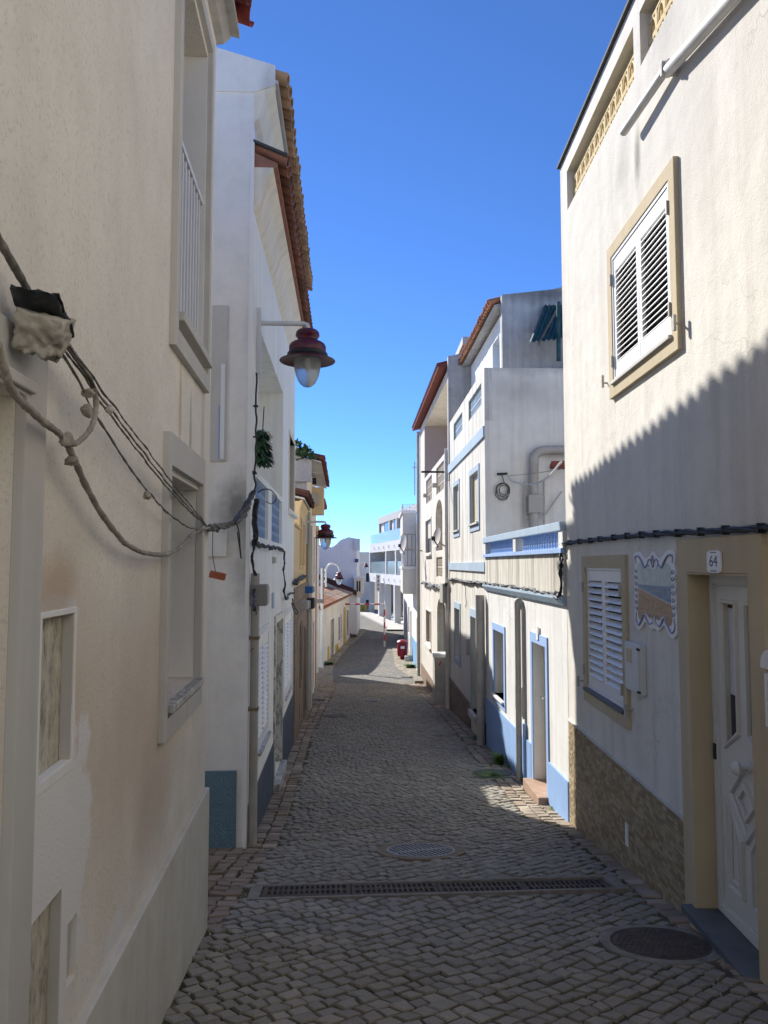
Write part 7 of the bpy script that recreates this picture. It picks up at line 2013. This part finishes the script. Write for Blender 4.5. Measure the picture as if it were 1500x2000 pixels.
for (x, y0, y1, mt, lab) in ((603, 1145, 1158, 'bluedeep', 'grey and blue utility box on the left further down'), (606, 1168, 1188, 'cable', 'black utility box below the blue one'), (593, 1173, 1190, 'boxgrey', 'small grey utility box on the pipe by the yellow house')):
    s, z = F.hit(x, (y0 + y1) / 2, 0.12); zz0 = F.hit(x, y1, 0.12)[1]; zz1 = F.hit(x, y0, 0.12)[1]
    ub_ = froot(F, 'utility_box', lab, 'utility box')
    mb = MB(F); mb.box(s - 0.25, s + 0.25, 0.0, 0.22, zz0, zz1); mb.build('case', M[mt], ub_, bevel=0.01)
    mb = MB(F); mb.box(s + 0.12, s + 0.3, 0.0, 0.25, zz0 + 0.01, zz1 - 0.01); mb.build('lid', M['boxgrey'], ub_, bevel=0.01)
# plants on the roof of the cream house
for k in range(6):
    p = F.world(-0.05 + k * 0.12, -0.05 - k * 0.36 + (0.15 if k else 0), z4 + 0.06 + k * 0.07)
    plant('roof_shrub', ['leafy green shrub on the wall top, nearest the red tiles', 'second leafy shrub from the red tiles on the wall top', 'third leafy shrub from the red tiles on the wall top', 'fourth leafy shrub from the red tiles on the wall top', 'fifth leafy shrub from the red tiles on the wall top', 'leafy shrub on the wall top, beside the white house'][k], p, 0.42 + 0.06 * (k % 3), 0.30, 150, 'leaf', seed=k, blade=0.022, group='shrubs on the rough wall top', kind='leafy')
# ================================================================== LEFT: white house with pillars
F = FL5
l5 = froot(F, 'pillar_house', 'narrow white house with pipes and pillars past the cream house', 'house')
z5 = EYE + 1.25
wall(F, l5, 0, F.L, z5, 5.0, [(1.0, 1.9, F.g(1) + 0.1, F.g(1) + 2.2, 0.2), (3.6, 4.5, F.g(3.6) + 0.9, F.g(3.6) + 2.2, 0.2), (3.4, 4.4, EYE - 0.9, EYE + 0.5, 0.2)], M['white'], backmat=M['dark'])
for h in ((1.0, 1.9, F.g(1) + 0.1, F.g(1) + 2.2), (3.6, 4.5, F.g(3.6) + 0.9, F.g(3.6) + 2.2), (3.4, 4.4, EYE - 0.9, EYE + 0.5)):
    w = MB(F).ring(h[0] - 0.09, h[1] + 0.09, h[2] - 0.09, h[3] + 0.09, 0.09, -0.1, 0.03).build('window', M['cream'], l5)
    mb = MB(F); mb.box(h[0] + 0.01, h[1] - 0.01, -0.16, -0.12, h[2] + 0.01, h[3] - 0.01); mb.build('pane', M['wood'], w)
mb = MB(F); mb.box(-0.02, F.L + 0.05, -0.1, 0.16, z5 - 0.1, z5 + 0.08); mb.build('cornice', M['yellow'], l5)
for (a, r_, m__) in ((0.2, 0.05, 'brick'), (0.5, 0.09, 'white'), (F.L - 0.3, 0.16, 'white')):
    mb = MB(F); mb.box(a - r_, a + r_, 0.0, 0.10, F.g(a) - 0.2, z5 - 0.1); mb.build('pillar', M[m__], l5, bevel=0.01)
mb = MB(F); a = 1.2; zz = EYE - 0.2
mb.box(a, a + 1.1, 0.0, 0.35, zz - 1.2, zz - 1.1); mb.build('balcony_floor', M['boxgrey'], l5)
for i in range(7):
    mb = MB(F); mb.box(a + i * 0.18, a + i * 0.18 + 0.06, 0.30, 0.34, zz - 1.099, zz + 0.1); mb.build('balcony_bar', M['boxgrey'], l5)
# lamp post
c0 = on_ground(628, 1307)
lp = empty('lamp_post', (c0.x, c0.y, gh(c0.y))); tag(lp, 'white lamp post with a swan neck and dark red lantern', 'street lamp', 'dark red street lamps')
zt_ = at(628, 1110, c0.y).z - gh(c0.y); kk = c0.y / 1500
mb = MB(); mb.tube([Vector((0, 0, -0.1)), Vector((0, 0, 1.2))], 0.10, 14); mb.build('base', M['steel'], lp, smooth=50)
mb = MB(); mb.tube([Vector((0, 0, 1.2)), Vector((0, 0, zt_))], 0.065, 14); mb.build('post', M['steel'], lp, smooth=50)
x1 = 7.5 * kk; x2 = 33 * kk
arcp = [Vector((x1, 0, zt_ - 36 * kk)), Vector((x1, 0, zt_ - 5 * kk))] + [Vector((x1 + (x2 - x1) / 2 * (1 - cos(pi * i / 10)), 0, zt_ - 4 * kk + 13 * kk * sin(pi * i / 10))) for i in range(11)] + [Vector((x2, 0, zt_ - 8 * kk))]
mb = MB(); mb.tube(arcp, 0.045, 10); mb.build('swan_neck', M['steel'], lp, smooth=50)
for zz in (zt_ - 6 * kk, zt_ - 17 * kk, zt_ - 28 * kk):
    mb = MB(); mb.box(-0.02, x1 + 0.02, -0.03, 0.03, zz, zz + 0.12); mb.build('bracket', M['steel'], lp)
street_lamp_head(lp, (x2, 0, zt_ - 7.5 * kk), 0.93)
# ================================================================== LEFT: low cottage with orange roof
F = FL6
l6 = froot(F, 'cottage', 'low white cottage with an orange tiled roof and mustard dado', 'house')
z6 = F.hit(630, 1200, 0.2)[1]
z6b = F.hit(684, 1160, 0.2)[1]
z6 = (z6 + z6b) / 2
hol = []
for (xn, xf, zb0_, zt0_) in ((645, 652, 0.0, 2.0), (660.5, 663.5, 0.5, 1.9), (665, 667, 0.5, 2.0), (677, 680, 0.3, 2.0)):
    a, b = F.hit(xn, 1240)[0], F.hit(xf, 1235)[0]
    hol.append((a, b, F.g(a) + zb0_, F.g(a) + zt0_, 0.2))
wall(F, l6, 0, F.L, z6, 4.0, hol, M['cream'], backmat=M['meterdark'])
for h in hol:
    w = MB(F).ring(h[0] - 0.08, h[1] + 0.08, h[2] - 0.05, h[3] + 0.08, 0.08, -0.1, 0.02).build('window', M['white'], l6)
    mb = MB(F); mb.box(h[0] + 0.01, h[1] - 0.01, -0.17, -0.13, h[2] + 0.01, h[3] - 0.01); mb.build('pane', M['boxgrey' if h is hol[0] else 'wood'], w)
for (x0_, x1_, hh_, m__) in ((640, 642.5, 0.7, 'yellowpaint'), (655, 660, 0.45, 'yellowpaint'), (671, 674, 2.3, 'yellowpaint'), (684, 687, 0.9, 'bluedeep')):
    a, b = F.hit(x0_, 1250)[0], F.hit(x1_, 1245)[0]
    mb = MB(F); mb.prism([(a, F.g(a) - 0.3), (b, F.g(b) - 0.3), (b, F.g(a) + hh_), (a, F.g(a) + hh_)], 0.0, 0.03); mb.build('dado', M[m__], l6)
pit = radians(19)
mb = MB(F); mb.sprism([(0.14, z6 + 0.0), (0.14, z6 + 0.06), (-4.0, z6 + 0.06 + 4.14 * math.tan(pit)), (-4.0, z6 + 4.14 * math.tan(pit))], -0.3, F.L); rf = mb.build('roof', M['tilebright'], l6)
ta = tile_mesh(M['tilebright'], r=0.11, L=0.5); tb = tile_mesh(M['tilepale'], r=0.11, L=0.5)
n = int(F.L / 0.24)
for i in range(n):
    a = -0.25 + (i + 0.5) * (F.L + 0.2) / n
    for q in range(4 if i < 40 else 2):
        o_ = 0.22 - q * 0.42; pale = (a > 6 and q >= 0 and random.random() < 0.75)
        inst('roof_tile', tb if pale else ta, rf, F.T(a, o_, z6 + 0.13 + (0.22 - o_) * math.tan(pit)), (pit, pi, pi + random.uniform(-0.04, 0.04)))
# ================================================================== LEFT: big white gable beyond
F = FL7
l7 = froot(F, 'gable_house', 'big pale gabled house with a corner turret balcony, at the bend', 'house')
z7 = at(690, 1052, 53).z
wall(F, l7, 0, F.L, z7, 0.55, [(1.5, 2.6, -3.2, -1.2, 0.2), (4.0, 5.0, -3.4, -1.0, 0.2), (1.5, 2.4, EYE - 1.4, EYE + 0.4, 0.2)], M['gable7'], backmat=M['dark'])
def g7(px, py): return at(px, py, 53.03)
prof = [(697, 1240), (705, 1240), (704, 1052), (688, 1049), (672, 1055), (663, 1064), (655, 1069), (640, 1066), (610, 1060), (560, 1058), (560, 1240)]
mb = MB(); ya, yb = 53.05, 59.5
pts = [g7(x, y) for x, y in prof[1:]]
A_ = [mb.P(p.x - 0.25, ya, p.z) for p in pts]; B_ = [mb.P(p.x - 0.25, yb, p.z) for p in pts]
mb.idx(A_); mb.idx(B_[::-1])
for i in range(len(pts)): mb.idx((A_[i], B_[i], B_[(i+1) % len(pts)], A_[(i+1) % len(pts)]))
o = mb.build('gable_wall', M['gable7'], None); o.parent = l7; o.matrix_parent_inverse = Matrix.Identity(4)
l7m = Matrix.LocRotScale(l7.location, l7.rotation_euler, None); o.matrix_local = l7m.inverted()
def w7(build_mb, name, mat):
    o = build_mb.build(name, M[mat], None); o.parent = l7; o.matrix_local = l7m.inverted(); return o
p = at(700, 1165, 52.4)
mb = MB(); a_ = at(692, 1160, 52.2); b_ = at(709, 1130, 52.2)
mb.box(a_.x, b_.x, 52.2, 53.4, a_.z, b_.z); w7(mb, 'turret', 'cream')
mb = MB(); mb.box(a_.x - 0.06, b_.x + 0.08, 52.1, 53.5, b_.z + 0.001, b_.z + 0.12); w7(mb, 'turret_cap', 'gable7')
mb = MB(); mb.hprism([(a_.x + 0.1, 53.3), (a_.x, 52.25), (b_.x - 0.1, 52.25), (b_.x - 0.1, 53.3)], a_.z - 0.25, a_.z - 0.001); w7(mb, 'turret_base', 'cream')
for x in (698, 702.5):
    mb = MB(); c_ = at(x, 1145, 52.19); mb.box(c_.x - 0.05, c_.x + 0.05, 52.17, 52.199, c_.z - 0.35, c_.z + 0.35); w7(mb, 'slot', 'dark')
mb = MB(); a_ = at(692, 1075, 52.9); b_ = at(703, 1052, 52.9); mb.box(a_.x, b_.x, 52.85, 53.02, a_.z, b_.z); w7(mb, 'corner_panel', 'meter')
mb = MB(); c_ = at(696.5, 1095, 52.95); mb.box(c_.x - 0.12, c_.x + 0.12, 52.93, 53.02, c_.z - 0.12, c_.z + 0.12); w7(mb, 'blue_sign', 'numblue')
# sloping tiled verge in front of the gable
vr = empty('tile_verge', at(650, 1150, 52.3)); tag(vr, 'dark tiled verge sloping down in front of the pale gable', 'roof')
a_, b_ = at(560, 1104, 52.4), at(697, 1163, 52.4); bs_ = vr.location
mb = MB(); t_ = Vector((0, 0, 0.33))
q = [a_ - bs_, b_ - bs_, b_ + t_ - bs_, a_ + t_ - bs_]
A_ = [mb.P(*(v + Vector((0, -0.3, 0)))) for v in q]; B_ = [mb.P(*(v + Vector((0, 0.6, 0)))) for v in q]
mb.idx(A_); mb.idx(B_[::-1])
for i in range(4): mb.idx((A_[i], B_[i], B_[(i+1) % 4], A_[(i+1) % 4]))
mb.build('verge', M['tiledusk'], vr)
mb = MB(); q = [a_ - bs_, b_ - bs_, Vector((b_.x - bs_.x, 0, -3)), Vector((a_.x - bs_.x, 0, -3))]
for v in q: v.y = 0
A_ = [mb.P(*(v + Vector((0, -0.05, 0)))) for v in q]; B_ = [mb.P(*(v + Vector((0, 0.5, 0)))) for v in q]
mb.idx(A_); mb.idx(B_[::-1])
for i in range(4): mb.idx((A_[i], B_[i], B_[(i+1) % 4], A_[(i+1) % 4]))
mb.build('wall', M['gable7'], vr)
wall_lamp(FL7, 704, 1099, 1099, 715, 'small dark red wall lamp furthest away at the bend', k=0.85, plate=False)
# small white house at the end
F = Fac((-4.2, 82.5), (-1.35, 82.5), -1)
l8 = froot(F, 'end_house', 'slim white house with yellow dado closing the street', 'house')
F.zb = gh(82.5)
mb = MB(F); z8 = at(712, 1078, 82).z
wall(F, l8, 0, F.L, z8, 5.0, [], M['modern'])
for (x, y0, y1) in ((718, 1118, 1138), (718, 1170, 1192)):
    c_ = at(x, y0, 82.4); d_ = at(x, y1, 82.4); s = c_.x + 4.2
    w = MB(F).ring(s - 0.25, s + 0.25, d_.z, c_.z, 0.07, 0.0, 0.05).build('window', M['white'], l8)
    mb = MB(F); mb.box(s - 0.18, s + 0.18, 0.001, 0.02, d_.z + 0.07, c_.z - 0.07); mb.build('pane', M['dark'], w)
mb = MB(F); mb.box(0, F.L, 0.0, 0.03, F.zb - 0.3, F.zb + 0.7); mb.build('dado', M['yellowpaint'], l8)
# height limit barrier
c1 = on_ground(751, 1264); c2 = on_ground(663, 1267); Yb = c1.y
hb = empty('height_barrier', (c1.x, c1.y, gh(c1.y))); tag(hb, 'red and white striped height limit barrier across the street', 'barrier')
zb_ = at(751, 1180, Yb).z - gh(Yb); xl = at(674, 1180, Yb).x - c1.x
def striped(p0, p1, r, n, first, par, vert=False):
    for i in range(n):
        a, b = p0.lerp(p1, i / n), p0.lerp(p1, (i + 1) / n)
        mb = MB(); mb.tube([a, b], r, 10); mb.build('stripe', M['red' if (i % 2 == first) else 'steel'], par, smooth=50)
striped(Vector((0, 0, 0)), Vector((0, 0, zb_ + 0.05)), 0.055, 7, 1, hb)
striped(Vector((0, 0, zb_)), Vector((xl, 0, zb_)), 0.05, 8, 1, hb)
hp = empty('striped_post', (c2.x, c2.y, gh(c2.y) + 0.03)); tag(hp, 'red and white striped post by the cottage wall', 'post')
striped(Vector((0, 0, 0)), Vector((0, 0, at(663, 1195, c2.y).z - gh(c2.y))), 0.055, 7, 1, hp)
# weeds
wl = [((1048, 1545), 0.16, 0.20, 60, 'bright weed tuft at the doorstep of the blue plinth house'), ((975, 1497), 0.22, 0.20, 70, 'weed tuft behind the manhole by the blue plinth'),
      ((958, 1520), 0.06, 0.35, 80, 'low moss and weeds round the sunny manhole'), ((1228, 1695), 0.07, 0.10, 40, 'small weed tuft at the brown mosaic plinth'),
      ((1165, 1648), 0.05, 0.08, 30, 'tiny weed at the far end of the mosaic plinth'), ((600, 1352), 0.35, 0.25, 60, 'green weeds by the deep blue dado on the left'),
      ((612, 1316), 0.3, 0.35, 70, 'weeds at the foot of the pillar house'), ((648, 1275), 0.35, 0.6, 120, 'thick weeds at the cottage wall'),
      ((640, 1300), 0.2, 0.6, 100, 'low weeds along the pavement before the cottage'), ((802, 1306), 0.25, 0.5, 90, 'weeds on the pavement below the bin'),
      ((1000, 1503), 0.07, 0.15, 50, 'low weeds between the sunny manhole and the rain pipe'), ((1030, 1528), 0.06, 0.16, 60, 'low weeds at the foot of the rain pipe in the sun'), ((1085, 1585), 0.05, 0.12, 40, 'small weeds at the corner of the blue plinth'),
      ((880, 1384), 0.12, 0.2, 50, 'weeds at the foot of the electricity cabinet'), ((935, 1445), 0.06, 0.25, 60, 'moss tuft at the fat rain pipe')]
for k, ((x, y), h_, sp_, n_, lab) in enumerate(wl):
    p = on_ground(x, y); plant('weed_tuft', lab, (p.x, p.y, p.z + 0.02), h_, sp_ * 1.2, int(n_ * 2.2), 'grassm', seed=50 + k, blade=0.004 + 0.0004 * p.y)
